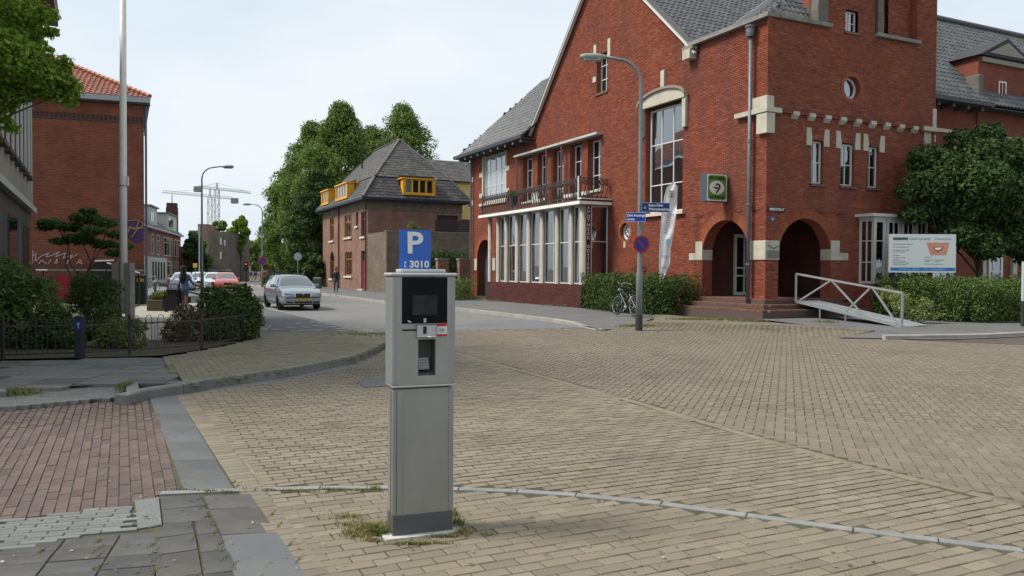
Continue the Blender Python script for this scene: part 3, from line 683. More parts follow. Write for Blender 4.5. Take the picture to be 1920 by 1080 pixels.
# garden soil and the sandy path behind the fence
soil = mat('soil', (.055, .045, .03), .95, var=.3, vs=3, bump=.8, bs=30, stain=(.05, .07, .02), sts=2, sta=.7)
sheet('garden_soil', PX([(-500, 674), (0, 674), (200, 670), (300, 667), (380, 655), (440, 643), (486, 630), (490, 600), (494, 577), (420, 572), (300, 566), (0, 575), (-500, 580)], .1), .105, soil)
sheet('sandy_path', PX([(228, 640), (300, 637), (330, 610), (345, 590), (430, 582), (490, 577), (480, 570), (330, 568), (265, 572), (225, 590)], .11), .112,
      mat('sand_path', (.27, .25, .21), .9, var=.15, vs=2, stain=(.19, .22, .16), sts=1, sta=.5))
sheet('side_street', [G(262, 571, .0), G(330, 568, 0), G(345, 553, 0), G(400, 541, 0), G(470, 540, 0), (-36, 100), (-60, 100), G(200, 560, 0), G(90, 565, 0)], .002, mat('asphalt_mid', (.13, .135, .14), .9, var=.1, vs=.6))

r_ = np.random.RandomState(12); n_ = 420; px_ = r_.uniform(0, 1920, n_); py_ = 600+480*r_.rand(n_)**.7; P_ = np.array([[*G(a, b_), .006+.012*r_.rand()] for a, b_ in zip(px_, py_)])
P_[:, 2] += np.where((py_ < 712) & (px_ < 720), .12, 0); a_ = r_.rand(n_)*6.28; u_ = np.stack([np.cos(a_), np.sin(a_), r_.normal(size=n_)*.15], 1)*(.006+.014*r_.rand(n_))[:, None]; v_ = np.stack([-np.sin(a_), np.cos(a_), r_.normal(size=n_)*.2], 1)*(.004+.009*r_.rand(n_))[:, None]
lt = link('leaf_litter', npmesh('leaf_litter', np.stack([P_-u_, P_+v_, P_+u_, P_-v_], 1).reshape(-1, 3), np.arange(n_*4).reshape(-1, 4), mat('litter', (.1, .08, .04), .9, cols=[(.06, .05, .03), (.12, .10, .04), (.05, .06, .02), (.30, .29, .26), (.09, .06, .03)], isl=.2))); lt['kind'] = 'stuff'
# ================= CORNER BUILDING =================
bc = [(0.217, 0.05418, 0.02804), (0.2571, 0.07226, 0.03738), (0.1767, 0.0419, 0.02367), (0.2331, 0.06142, 0.03114), (0.1526, 0.03613, 0.02367), (0.2732, 0.09397, 0.04984)]
brick_m = mat('facade_brick', bc[0], .85, cols=bc, isl=.09, var=.13, vs=.9, stain=(.10, .045, .04), sts=.9, sta=.75, stz=.16, bump=.4, bs=90, spec=.2)
brick_dk = mat('facade_brick_dark', bc[0], .85, cols=[(0.0816, 0.0264, 0.0224), (0.1056, 0.036, 0.0308), (0.0624, 0.0216, 0.0224), (0.0912, 0.0288, 0.028)], isl=.08, var=.12, vs=1.5, bump=.4, bs=90, spec=.2)
arch_m = mat('arch_brick', bc[0], .85, cols=[(0.2176, 0.06, 0.027), (0.238, 0.075, 0.033), (0.1904, 0.048, 0.024)], isl=.06, var=.10, vs=1.5)
plain_red = brickmat('reveal_brick', (0.24, 0.064, 0.04), (0.2, 0.052, 0.032), (0.104, 0.056, 0.044), .21, .062)
mort = mat('mortar', (.22, .14, .11), .95, var=.15, vs=3)
stone = mat('pale_stone', (0.42, 0.3948, 0.3192), .8, var=.10, vs=2.5, stain=(0.2352, 0.2268, 0.1764), sts=1.6, sta=.55, bump=.2, bs=60)
white = mat('white_paint', (0.547, 0.547, 0.5174), .45, var=.05, vs=3, stain=(0.3326, 0.3252, 0.2957), sts=3, sta=.3)
cream = mat('cream_concrete', (0.2952, 0.2706, 0.2338), .8, var=.12, vs=3, stain=(0.246, 0.2132, 0.17), sts=2.2, sta=.7)
lead = mat('lead', (.17, .18, .19), .55, var=.15, vs=4, metal=.3)
iron = mat('dark_iron', (.035, .032, .03), .6, stain=(.12, .05, .03), sts=5, sta=.6)
zinc = mat('downpipe_zinc', (.13, .14, .16), .5, metal=.3, var=.2, vs=5)
tile_dk = mat('roof_tile_dark', (0.062, 0.0651, 0.0713), .42, cols=[(0.0527, 0.0558, 0.062), (0.0713, 0.0744, 0.0806), (0.0434, 0.04526, 0.0496), (0.0806, 0.0837, 0.0868)], isl=.15, var=.15, vs=1.5, stain=(0.0806, 0.0837, 0.0682), sts=1.2, sta=.5, spec=.5)
roofbase = mat('roof_base', (.04, .04, .045), .9)
glass = glassmat('window_glass', refl=.22); glass_lt = glassmat('window_glass_clear', see=.75)
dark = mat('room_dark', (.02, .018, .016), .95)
bd_ = thing('corner_building', 'large red brick corner building with gable, arched porch and glazed bay', 'building', (CRN.x, CRN.y, 0), ANG)
def apexR(u): return 10.09+.91*(u-4.03)
def spanA(z):
    lo = 0.
    if z > 7.1: lo = -.1
    hi = 24.6
    if z > 8.5: hi = 16.58-(z-8.74)/1.05
    if z > 9.98: lo = 4.03+(z-10.09)/.91
    return (lo, hi) if hi > lo else None
w5 = [(16.65, 17.75), (15.0, 16.1), (13.4, 14.5), (11.73, 12.8), (10.09, 11.2)]
opA = [('arch', 1.97, 1.2, .0, 2.3), ('rect', 4.36, 6.75, 3.97, 8.2), ('rect', 9.62, 10.5, 9.55, 11.25), ('oval', 8.17, 3.34, .36, .40),
       ('rect', 19.72, 23.0, 5.6, 8.38), ('arch', 22.6, 1.1, .0, 2.4), ('rect', 10.2, 17.7, .9, 4.4)]+[('rect', a, b, 4.75 if a == 13.4 else 5.3, 7.62) for a, b in w5]
itA_, bedA = brickwall('A', .1, 15.5, spanA, opA)
spanB1 = lambda z: (.0, 8.12)
def spanB2(z):
    if z < 9.98: return (-.1, 8.12)
    return None
opB = [('arch', 1.77, 1.2, .0, 2.3), ('rect', 2.0, 2.55, 4.7, 6.15), ('rect', 3.38, 4.05, 4.7, 6.18), ('rect', 4.72, 5.28, 4.7, 6.15), ('oval', 3.77, 8.07, .40, .40), ('rect', 4.45, 7.35, 1.2, 3.6)]
it1, bed1 = brickwall('B', .1, 7.0, spanB1, opB)
it2, bed2 = brickwall('B', 7.02, 14.0, lambda z: (-.1, 8.12) if z < 9.98 else ((2.45, 4.9) if z > 10.0 else None), opB+[('rect', 3.42, 4.03, 9.98, 10.75)], d=.1)
it3, bed3 = brickwall('B', 10.0, 14.0, lambda z: (7.05, 8.12), [], d=.1)
it4, bed4 = brickwall('B', 10.1, 14.0, lambda z: (4.9, 7.05), [], d=-.45)
it5, bed5 = brickwall('B', 10.1, 14.0, lambda z: (5.9, 7.05), [], d=-.2)
pieces(itA_+it1+it2+it3+it4+it5, 'brick', brick_m, bd_, 300)
for bb in (bedA, bed1, bed2, bed3, bed4, bed5): bb.build('wall', mort, bd_)
# reveals, side returns
for sd0, oo in (('A', opA), ('B', opB)):
    for o in oo: rv = MB(); reveal(rv, sd0, o, .45 if o[0] == 'arch' else .31, d=.1 if (o[0] == 'oval' and sd0 == 'B') else 0); rv.build('reveal', plain_red, bd_)
for q in ((8.0, 8.118, -.09, 9, .1, 14), (.03, 8, 24.45, 24.59, .1, 8.4), (-.09, 8.1, -.098, .0, 6.95, 7.03), (7.06, 8.0, -.085, .5, 10, 14), (2.46, 2.52, -.07, .45, 10.1, 14), (4.83, 4.89, -.07, .45, 10.1, 14)): MB().box(*q).build('side_wall', plain_red, bd_)
# porch behind the two arches
pm = MB(); pm.box(.46, 3.6, 3.55, 3.65, 0, 3.7); pm.box(3.6, 3.7, .4, 3.65, 0, 3.7); pm.box(.0, 3.7, .0, 3.65, 3.65, 3.75)
pm.box(.45, .47, .8, .82, 0, 3.6)
def inner(side, c):   # inner face of the arcade with the arch cut out
    mb = MB(); mp_ = MAP[side][0]; n = 14; z1 = 3.65
    pts = [(c-1.2, .0)]+[(c-1.2*cos(pi*i/n), 2.3+1.2*sin(pi*i/n)) for i in range(n+1)]+[(c+1.2, .0)]
    for p, q in zip(pts[:-1], pts[1:]):
        if abs(p[0]-q[0]) > 1e-4: mb.add([mp_(p[0], p[1], -.45), mp_(q[0], q[1], -.45), mp_(q[0], z1, -.45), mp_(p[0], z1, -.45)], [(0, 1, 2, 3)])
    for (a, b) in ((.45, c-1.2), (c+1.2, 3.6)): mb.add([mp_(a, 0, -.45), mp_(b, 0, -.45), mp_(b, z1, -.45), mp_(a, z1, -.45)], [(0, 1, 2, 3)])
    return mb
pdk = brickmat('porch_brick_shaded', (.085, .032, .024), (.065, .026, .02), (.05, .03, .025), .21, .062)  # brick colour darkened to carry the shade inside the porch
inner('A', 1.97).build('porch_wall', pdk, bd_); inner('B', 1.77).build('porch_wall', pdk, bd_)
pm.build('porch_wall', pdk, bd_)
# arch rings of radial bricks (slightly proud)
def ring(side, c, zs, r0, r1, a0, a1, n, d, m, name='arch_brick'):
    mp_, ax = MAP[side]; its = []
    for i in range(n):
        a = a0+(a1-a0)*(i+.5)/n; rm = (r0+r1)/2; ctr = mp_(c+rm*cos(a), zs+rm*sin(a), d)
        A = ax @ Matrix.Rotation(a, 3, 'Z'); its.append((ctr, A, (r1-r0, (a1-a0)*rm/n-.008, .03)))
    pieces(its, name, m, bd_, 300)
ring('A', 1.97, 2.3, 1.19, 1.52, radians(14), radians(166), 56, .0, arch_m); ring('B', 1.77, 2.3, 1.19, 1.52, radians(14), radians(166), 56, .0, arch_m)
ring('A', 22.6, 2.4, 1.09, 1.40, 0, pi, 40, .0, arch_m); ring('A', 8.17, 3.34, .37, .52, 0, 2*pi, 26, .0, arch_m); ring('B', 3.77, 8.07, .40, .56, 0, 2*pi, 26, .1, arch_m)
# stone dressings
sb = lambda side, u0, u1, z0, z1, d0=-.3, d1=.035, name='stone_block': bx(MB(), side, u0, u1, z0, z1, d0, d1).build(name, stone, bd_, bevel=.008)
sb('A', 3.15, 3.54, 2.10, 2.78, -.45); sb('A', 3.545, 3.9, 2.10, 2.36, -.2); sb('B', 2.95, 3.37, 2.10, 2.78, -.45); sb('B', 3.375, 3.78, 2.10, 2.36, -.2)
cornerstone = MB().box(-.04, .58, -.04, .77, 2.08, 2.72); cornerstone.build('stone_block', stone, bd_, bevel=.01)
MB().box(-.14, .22, -.14, .34, 6.22, 6.88).build('stone_block', stone, bd_, bevel=.01)
MB().box(-.13, .18, -.13, .60, 7.06, 7.44).build('stone_block', stone, bd_, bevel=.01)
MB().box(-.17, .50, -.17, 1.38, 6.90, 7.06).build('stone_block', stone, bd_, bevel=.01)
MB().box(7.45, 8.16, -.17, .2, 6.9, 7.06).build('stone_block', stone, bd_, bevel=.01); MB().box(7.62, 8.15, -.04, .2, 5.95, 6.9).build('stone_block', stone, bd_, bevel=.01)
MB().box(7.95, 8.15, -.13, .2, 7.06, 7.75).build('stone_block', stone, bd_, bevel=.01)
for (a, b) in ((2.0, 2.55), (3.38, 4.05), (4.72, 5.28)):   # tapered blocks at the window heads
    for s_ in (-1, 1):
        e = a if s_ < 0 else b; f = MB(); u_in = e-s_*0; pts = [(e-s_*.0, 5.97), (e+s_*.25, 5.97), (e+s_*.25, 6.56), (e+s_*.05, 6.56), (e-s_*.0, 6.2)]
        f.prism([(p[0], -.03, p[1]) for p in pts], (0, .2, 0)).build('stone_block', stone, bd_)
    bx(MB(), 'B', a-.05, b+.08, 4.6, 4.68, -.2, .07).build('sill', mat('sill_brown', (.12, .07, .05), .7), bd_)
    window(bd_, 'B', a, b, 4.7, 6.15, -.12, (.5,) if b-a > .6 else (.4,), (.5,), white, glass_lt, .055, .03, curtain=(.35, .95, .05, .95))
# corbel table
ITc = [1.17+.7325*i for i in range(9)]
for x in ITc:
    MB().prism([(x-.13, .0, 7.02), (x-.13, -.15, 7.02), (x-.13, -.15, 6.9), (x-.13, -.03, 6.78), (x-.13, 0, 6.78)], (.26, 0, 0)).build('corbel', stone, bd_)
xs_ = [.60]+ITc+[7.45]
ab = MB()
for i in range(len(xs_)-1):
    x0, x1 = xs_[i]+(.13 if i else 0), xs_[i+1]-(.13 if i < len(xs_)-2 else 0); n = 8; c = (x0+x1)/2; h = (x1-x0)/2
    top = [(c-h*cos(pi*k/n), -.1, 7.0+.14*sin(pi*k/n)) for k in range(n+1)]
    ab.prism([(x0, -.103, 7.0)]+[(p[0], -.103, p[2]) for p in top[1:-1]]+[(x1, -.103, 7.0)], (0, .001, 0))
    # flat dark half-moon on the wall face, painted as the shade between corbels
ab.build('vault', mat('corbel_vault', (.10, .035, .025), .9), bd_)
# oculus and upper window
def roundwin(side, c, zc, r, d, spokes, parent=bd_):
    mp_, ax = MAP[side]; f = MB(); n = 24
    for i in range(n):
        a, b = 2*pi*i/n, 2*pi*(i+1)/n
        f.add([mp_(c+R*cos(t), zc+R*sin(t), dd) for t in (a, b) for R in (r, r-.07) for dd in (d, d-.05)], [(0, 2, 6, 4), (1, 5, 7, 3), (2, 3, 7, 6), (0, 4, 5, 1)])
    for k in range(spokes):
        a = 2*pi*k/spokes+.2; p, q = mp_(c+.12*r/.36*cos(a), zc+.12*r/.36*sin(a), d-.02), mp_(c+(r-.05)*cos(a), zc+(r-.05)*sin(a), d-.02); f.bar(p, q, .022)
    if spokes:
        pr = [mp_(c+.12*cos(2*pi*i/12), zc+.12*sin(2*pi*i/12), d-.02) for i in range(13)]; strip(f, pr, .025)
    fo = f.build('window', white, parent)
    g = MB(); g.add([mp_(c+r*cos(2*pi*i/n), zc+r*sin(2*pi*i/n), d-.035) for i in range(n)], [tuple(range(n))]); g.build('pane', glass, fo)
    b = MB(); bx(b, side, c-.6, c+.6, zc-.6, zc+.6, d-.6, d-.55); b.build('dark_room', dark, fo)
roundwin('A', 8.17, 3.34, .35, -.15, 6); roundwin('B', 3.77, 8.07, .38, -.08, 0)
bx(MB(), 'A', 8.10, 8.24, 2.68, 2.93, 0, .03).build('stone_block', stone, bd_)
window(bd_, 'B', 3.42, 4.03, 9.99, 10.73, -.04, (.5,), (.45,), white, glass, .05, .03)
bx(MB(), 'B', 3.36, 4.09, 9.9, 9.985, .0, .15).build('sill', mat('sill_brown', (.12, .07, .05), .7), bd_)
# small gable window
window(bd_, 'A', 9.62, 10.5, 9.55, 11.25, -.22, (.5,), (.36, .72), white, glass, .06, .035)
sb('A', 9.38, 9.6, 11.0, 11.75); sb('A', 10.52, 10.74, 11.0, 11.75); sb('A', 10.52, 10.80, 10.1, 10.35); bx(MB(), 'A', 9.55, 10.56, 9.46, 9.54, -.2, .05).build('sill', mat('sill_brown', (.12, .07, .05), .7), bd_)
# tall stair window with segmental hood
window(bd_, 'A', 4.42, 6.7, 4.0, 8.12, -.2, (.34, .67), (.27, .66), white, glass, .07, .04, back=1.2)
bx(MB(), 'A', 4.2, 6.85, 3.86, 3.98, -.2, .14).build('sill', mat('sill_pink', (.52, .42, .36), .7), bd_)
hp = [(4.12, 8.2), (7.0, 8.2), (7.0, 8.3)]+[(5.56+1.44*cos(a), 8.3+.42*sin(a)) for a in [radians(x) for x in range(15, 166, 15)]]+[(4.12, 8.3)]
MB().prism([(-.16, u, z) for u, z in hp], (.3, 0, 0)).build('window_hood', stone, bd_)
hp2 = [(5.56+1.5*cos(a), 8.32+.45*sin(a)) for a in [radians(x) for x in range(0, 181, 12)]]
m_ = MB()
for p, q in zip(hp2[:-1], hp2[1:]): m_.bar((-.2, p[0], p[1]), (-.2, q[0], q[1]), .09, .09, up=(1, 0, 0))
m_.build('hood_mould', mat('hood_weathered', (.22, .20, .17), .85), bd_)
for u0 in (4.08, 6.82):
    MB().prism([(-.12, u0, 8.2), (-.12, u0+.22, 8.2), (-.12, u0+.2, 7.1), (-.12, u0+.02, 7.1)], (.25, 0, 0)).build('stone_block', stone, bd_)
sb('A', 5.45, 5.68, 8.76, 9.5, -.1, .10)
# row of five windows, lintel
for i, (a, b) in enumerate(w5):
    z0 = 4.75 if i == 2 else 5.3
    window(bd_, 'A', a+.02, b-.02, z0+.02, 7.58, -.26, (.5,), ((.33, .72) if i < 3 else (.3, .66)), white, glass_lt if i > 2 else glass, .07, .035, curtain=(0, 1, .0, .98) if i > 2 else (.0, .45, .0, .98))
    sb('A', a-.03, b+.03, z0-.1, z0, -.3, .06, 'sill')
m_ = MB(); m_.box(-.34, .02, 9.95, 13.2, 7.68, 7.78); m_.box(-.34, .02, 13.22, 14.7, 7.68, 7.78); m_.box(-.34, .02, 14.72, 18.2, 7.68, 7.78); m_.build('lintel_canopy', mat('canopy_grey', (.42, .42, .40), .7, stain=(.2, .2, .19), sts=2, sta=.6), bd_)
for u in (14.7, 13.2, 18.0): MB().tube([(-.24, u, 7.66), (-.24, u, 4.85)], .045, 8).build('rain_pipe', mat('brown_pipe', (.15, .08, .07), .6), bd_)
# left studio window
window(bd_, 'A', 19.9, 22.85, 5.65, 8.3, -.1, (.25, .5, .75), (.34, .66), white, glassmat('window_glass_bright', (.30, .33, .36), .1), .07, .04)
for z in (5.95, 7.15):
    sb('A', 19.35, 19.86, z, z+.26); sb('A', 22.87, 23.4, z, z+.26)
bx(MB(), 'A', 19.72, 19.9, 5.6, 8.38, -.2, .02).build('jamb', stone, bd_); bx(MB(), 'A', 22.86, 23.02, 5.6, 8.38, -.2, .02).build('jamb', stone, bd_)
bx(MB(), 'A', 19.7, 23.3, 5.46, 5.6, -.1, .1).build('sill', stone, bd_)
sb('A', 24.3, 24.64, 7.0, 7.3); sb('A', 24.3, 24.64, 5.6, 5.9)
# far arch with door
MB().box(.45, .5, 21.4, 23.8, 0, 3.6).build('door', mat('door_bluegrey', (.05, .06, .075), .6), bd_)
sb('A', 21.1, 21.5, 1.7, 2.4, -.4); sb('A', 23.7, 24.1, 1.7, 2.4, -.4)
# parapet copings, corbel block
cop = mat('coping', (.20, .19, .17), .85, var=.2, vs=3, stain=(.10, .10, .09), sts=2, sta=.7)
MB().box(-.2, .35, -.2, 4.1, 9.98, 10.12).build('coping', cop, bd_); MB().box(.36, 2.7, -.22, .3, 9.98, 10.12).build('coping', cop, bd_)
MB().box(4.85, 7.1, -.25, .45, 9.98, 10.10).build('coping', cop, bd_)
MB().box(-.32, -.0, 3.62, 4.05, 9.5, 9.85).build('stone_block', stone, bd_, bevel=.01); MB().box(-.26, .1, 3.55, 4.15, 9.84, 9.99).build('stone_block', cop, bd_, bevel=.01)
for x0, s_, kk in ((2.43, -1, .85), (4.93, 1, .5)):     # scrolls against the raised gable
    b = MB(); pr = [(x0, 10.1), (x0+s_*.42*kk, 10.1), (x0+s_*.46*kk, 10.5), (x0+s_*.40*kk, 11.0), (x0+s_*.36*kk, 11.6), (x0+s_*.3*kk, 12.2), (x0, 12.3)]
    b.prism([(p[0], -.20, p[1]) for p in pr], (0, .38, 0)).build('scroll', mat('scroll_stone', (.115, .105, .09), .85, var=.2, vs=3), bd_, bevel=.04)
# roofs
RG = (10.07, 15.58)
roofplane(bd_, 'roof', [(-.12, 3.45, 9.78+.0), (15, 3.45, 9.78), (15, RG[0], RG[1]+.1), (-.12, RG[0], RG[1]+.1)], tile_dk, roofbase, .26, .34, keep=220)
roofplane(bd_, 'roof', [(-.12, 16.75, 8.70), (9, 16.75, 8.70), (9, RG[0], RG[1]+.1), (-.12, RG[0], RG[1]+.1)], tile_dk, roofbase, .26, .34)
e1 = MB(); e1.bar((-.16, 16.7, 8.62), (-.16, RG[0], RG[1]), .06, .16, up=(1, 0, 0)); e1.bar((-.16, 3.5, 9.66), (-.16, RG[0], RG[1]), .06, .12, up=(1, 0, 0)); e1.build('verge_board', white, bd_)
e1 = MB(); e1.bar((-.1, 16.85, 8.72), (-.1, RG[0], RG[1]+.15), .22, .1, up=(1, 0, 0)); e1.bar((-.1, 3.5, 9.80), (-.1, RG[0], RG[1]+.12), .2, .06, up=(1, 0, 0)); e1.build('verge_tile', tile_dk, bd_)
# wing roof on the left, hipped
k = 1.10; E0 = 25.3
roofplane(bd_, 'roof', [(-.7, 16.7, 8.55), (-.7, E0, 8.55), (3.06, E0-3.76, 8.55+3.76*k), (3.06, 12.6, 8.55+3.76*k)], tile_dk, roofbase, .26, .34, keep=80)
roofplane(bd_, 'roof', [(-.7, E0, 8.55), (6.8, E0, 8.55), (3.06, E0-3.76, 8.55+3.76*k)], tile_dk, roofbase, .26, .34)
g = MB(); g.box(-.86, -.68, 16.3, E0+.15, 8.42, 8.60); g.box(-.86, 7, E0, E0+.18, 8.42, 8.60); g.build('gutter', mat('gutter_dark', (.035, .038, .045), .5), bd_)
g = MB(); g.box(-.7, .0, 16.3, E0-.02, 8.40, 8.44); g.box(0, 7, 24.6, E0, 8.40, 8.44); g.build('soffit', mat('soffit_dark', (.05, .055, .06), .7), bd_)
for i in range(10):
    u = 16.7+i*.92; MB().box(-.62, .0, u, u+.12, 8.27, 8.40).build('rafter_end', mat('rafter', (.09, .09, .09), .7), bd_); MB().box(-.66, -.622, u-.005, u+.125, 8.27, 8.40).build('rafter_tip', white, bd_)
MB().tube([(-.16, 24.35, 8.4), (-.16, 24.35, .1)], .06, 8).build('rain_pipe', zinc, bd_)
# lean-to roof behind the corner parapet with lead flashing
inv_ = bd_.matrix_basis.inverted(); la, lb = inv_ @ at(1383, 46, 27.9), inv_ @ at(1545, -12, 30.2)
la, lb = Vector((.22, 1.72, 10.24)), Vector((2.44, 1.42, 11.85))
roofplane(bd_, 'roof', [(.22, .22, 10.1), (.22, 1.75, 10.1), (2.44, 1.4, 11.75)], tile_dk, roofbase, .22, .30)
roofplane(bd_, 'roof', [(.22, .22, 10.1), (2.44, .22, 10.1), (2.44, 1.4, 11.75)], tile_dk, roofbase, .22, .30)
MB().bar(la, lb, .06, .22).build('lead_flashing', mat('lead_bright', (.42, .42, .40), .6), bd_)
MB().box(2.55, 8.1, .46, .6, 10, 14).build('chimney_block', plain_red, bd_)
# downpipe at the corner with hopper
dp = MB(); dp.tube([(-.16, .62, 9.6), (-.16, .62, .47)], .065, 12); dpo = dp.build('rain_pipe', zinc, bd_, smooth=True)
hb = MB(); hb.lathe([(.13, 9.5), (.15, 9.62), (.15, 9.78), (.18, 9.8), (.18, 9.86), (.0, 9.86)], (-.18, .62, 0), 14); hb.build('hopper', zinc, dpo)
for z in (1.9, 3.9, 6.0): MB().lathe([(.085, z), (.085, z+.08)], (-.16, .62, 0), 12).build('pipe_bracket', zinc, dpo)
# bay with columns
plin = brickwall('A', .1, .86, lambda z: (9.45, 19.3), [], d=1.36)
pieces(plin[0], 'plinth_brick', brick_dk, bd_, 60); plin[1].build('plinth', mat('mortar_dark', (.08, .06, .05), .95), bd_)
sol = MB(); mp_ = MAP['A'][0]
its = [(mp_(9.5+i*.065, .985, 1.352), MAP['A'][1], (.055, .23, .03)) for i in range(150)]; pieces(its, 'soldier_brick', brick_dk, bd_, 150)
b = MB(); b.box(-1.34, 0, 9.45, 19.28, .1, 1.1); b.build('plinth', brickmat('plinth_bricks', (.085, .035, .032), (.065, .03, .028), (.06, .05, .045)), bd_)
cols = [9.52, 10.5, 11.77, 13.21, 14.58, 15.86, 17.1, 18.1, 19.15]
for i, u in enumerate(cols):
    b = MB(); r = .15 if i == 0 else .105
    b.lathe([(r, 1.1), (r, 4.52)], (-1.24, u, 0), 12); b.build('column', cream, bd_, smooth=True)
for i in range(len(cols)-2):
    window(bd_, 'A', cols[i]+.08, cols[i+1]-.08, 1.12, 4.5, -.0+1.16, (.30,), (.545,), white, glass_lt, .05, .035, back=0)
b = MB(); b.box(-.16, .9, 10.0, 18.2, 1.0, 1.08); b.build('floor_slab', dark, bd_)
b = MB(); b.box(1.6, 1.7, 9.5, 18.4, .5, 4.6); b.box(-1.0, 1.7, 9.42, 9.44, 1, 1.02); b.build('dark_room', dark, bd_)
b = MB(); 
for i in range(26): b.add([(.9-.02*(i % 2), 10.4+i*.28, 1.2), (.9-.02*((i+1) % 2), 10.68+i*.28, 1.2), (.9-.02*((i+1) % 2), 10.68+i*.28, 2.2), (.9-.02*(i % 2), 10.4+i*.28, 2.2)], [(0, 1, 2, 3)])
b.build('curtain', mat('net_curtain', (.14, .16, .17), .9), bd_)
# end panel with vertical lettering
f = window(bd_, 'B', -.88, -.02, 1.12, 4.5, -9.47+.0, (), (.545,), white, glass_lt, .05, .035, back=0)
pnl = MB().box(-1.14, -.90, 9.44, 9.49, 1.12, 4.5).build('sign_panel', mat('sign_maroon', (.035, .012, .015), .5), bd_)
wl = mat('letter_white', (.7, .7, .68), .5)
ltr = 'APOTHEEK OOSTERPARK'
for i, ch in enumerate(ltr):
    if ch != ' ': text(ch, .19, wl, pnl, (-1.02, 9.435, 4.40-i*.185+(.0)), (pi/2, 0, 0), name='letter', bold=.004)
# canopy slab and balcony
MB().box(-1.62, 0, 9.2, 19.9, 4.53, 4.66).build('canopy', mat('canopy_white', (.72, .71, .66), .6, stain=(.45, .42, .36), sts=1.5, sta=.5), bd_)
MB().box(-1.5, 0, 9.3, 19.8, 4.66, 4.74).build('canopy_roof', mat('canopy_felt', (.06, .055, .05), .9), bd_)
MB().box(-1.55, 0, 9.18, 9.5, 4.74, 4.80).build('canopy_roof', white, bd_)
bal = thing('balcony_railing', 'ornate wrought iron balcony railing with looped tops above the glazed bay', 'railing', tuple(bd_.matrix_basis @ Vector((-1.45, 14.5, 4.74))), ANG)
r = MB(); 
for z in (.92, .12): r.bar((0, -5.1, z), (0, 5.2, z), .035, .03); r.bar((0, -5.1, z), (1.4, -5.1, z), .035, .03)
r.build('rail', iron, bal)
bm_ = MB(); pts = [(0, 0, 0), (0, .02, .12), (0, .10, .35), (0, .16, .55), (0, .18, .66)]; bm_.tube(pts, .021, 4)
bm_.tube([(0, .09+.095*cos(a), .77+.115*sin(a)) for a in [2*pi*i/10 for i in range(11)]], .020, 4)
bm_.tube([(0, .12+.05*cos(a), .75+.06*sin(a)) for a in [2*pi*i/8 for i in range(7)]], .018, 4)
bm_.tube([(0, -.02, .12), (0, .05, .2), (0, .13, .12)], .016, 4)
bme = bm_.mesh('baluster', iron)
for i in range(44): link('baluster', bme, bal, (0, -5.05+i*.233, 0))
for i in range(6): link('baluster', bme, bal, (.1+i*.22, -5.1, 0), (0, 0, -pi/2))
for y in (-5.1, -1.5, 2.0, 5.2): MB().box(-.025, .025, y-.025, y+.025, 0, 1.0).build('post', iron, bal)
MB().box(-.05, .02, -5.02, -4.94, .0, 1.0).build('post', white, bal)
pot = thing('plant_basket', 'dark basket with a small plant hanging on the balcony railing', 'plant pot', tuple(bd_.matrix_basis @ Vector((-1.38, 16.0, 4.9))), ANG)
MB().lathe([(.14, 0), (.24, .5), (.22, .5), (.1, .05)], n=12).build('basket', mat('basket', (.03, .035, .05), .8), pot); leaf_mid = mat('leaf_mid', (.05, .10, .02), .6, cols=[(.045, .095, .02), (.07, .13, .03), (.035, .075, .02)], isl=.25, trans=.25)
link('foliage', leafmesh('foliage', [(0, 0, .6, .25, .25, .2)], 250, .09, leaf_mid, 5), pot)
for (y, wd, h) in ((13.65, .62, .75), (14.9, .0, 0)):
    if wd:
        cl = thing('white_cloth', 'white cloth hanging on the balcony railing in front of the middle window', 'cloth', tuple(bd_.matrix_basis @ Vector((-1.40, y, 4.80))), ANG)
        b = MB(); n = 14; vs = []
        for i in range(n+1):
            for z in (0, h): vs.append((.02*sin(i*1.9), -wd/2+wd*i/n, z))
        b.add(vs, [(2*i, 2*i+2, 2*i+3, 2*i+1) for i in range(n)]); b.build('cloth', white, cl)
# white window boxes low on the balcony
for y in (11.2, 12.4, 15.6):
    wb = thing('window_box', {11.2: 'small white box on the balcony sill under the right end window', 12.4: 'small white box on the balcony under the second window from the right', 15.6: 'small white box on the balcony left of the middle window'}[y], 'box', tuple(bd_.matrix_basis @ Vector((-.25, y, 5.1))), ANG, 'white boxes on the balcony')
    MB().box(-.1, .1, -.4, .4, 0, .16).build('box', white, wb)
# steps and porch floor
stp = mat('step_brick', (.13, .06, .045), .85, cols=[(.13, .06, .045), (.17, .075, .055), (.10, .05, .04)], isl=.1, var=.15, vs=3)
steps = thing('porch_steps', 'brick steps in three tiers wrapping the corner under the arches', 'steps', (CRN.x, CRN.y, 0), ANG)
for i, (o, z) in enumerate(((.78, .46), (.44, .62), (.10, .785))):
    t = MB(); t.box(-o, 3.5, -o*.95, 3.5, .05, z-.065).build('step_core', mat('mortar_dark', (.08, .06, .05), .95), steps)
    it = []; ln = 4.3+.1
    n = int((3.9+o)/.075)
    for k in range(n):
        y = -o*.95+.04+k*.075
        it.append(((-o+.1, y, z-.033), I3, (.21, .065, .066)))
        x = -o+.04+k*.075; it.append(((x+.2, -o*.95+.1, z-.033), I3, (.065, .21, .066))) if x+.2 > -o+.24 else None
    pieces(it, 'brick', stp, steps, 100)
    t = MB(); t.box(-o+.2, 3.5, -o*.95+.2, 3.5, z-.07, z-.003).build('step_top', stp, steps)
MB().box(-.55, .42, -.55, .42, .1, .49).build('pier_base', brickmat('pier_base', (.14, .055, .04), (.11, .05, .04), (.07, .06, .05)), steps)
# porch door
window(bd_, 'B', 1.75, 2.75, .80, 3.1, -3.45, (.5,), (.32, .45), white, glass_lt, .12, .06, name='door', back=0)
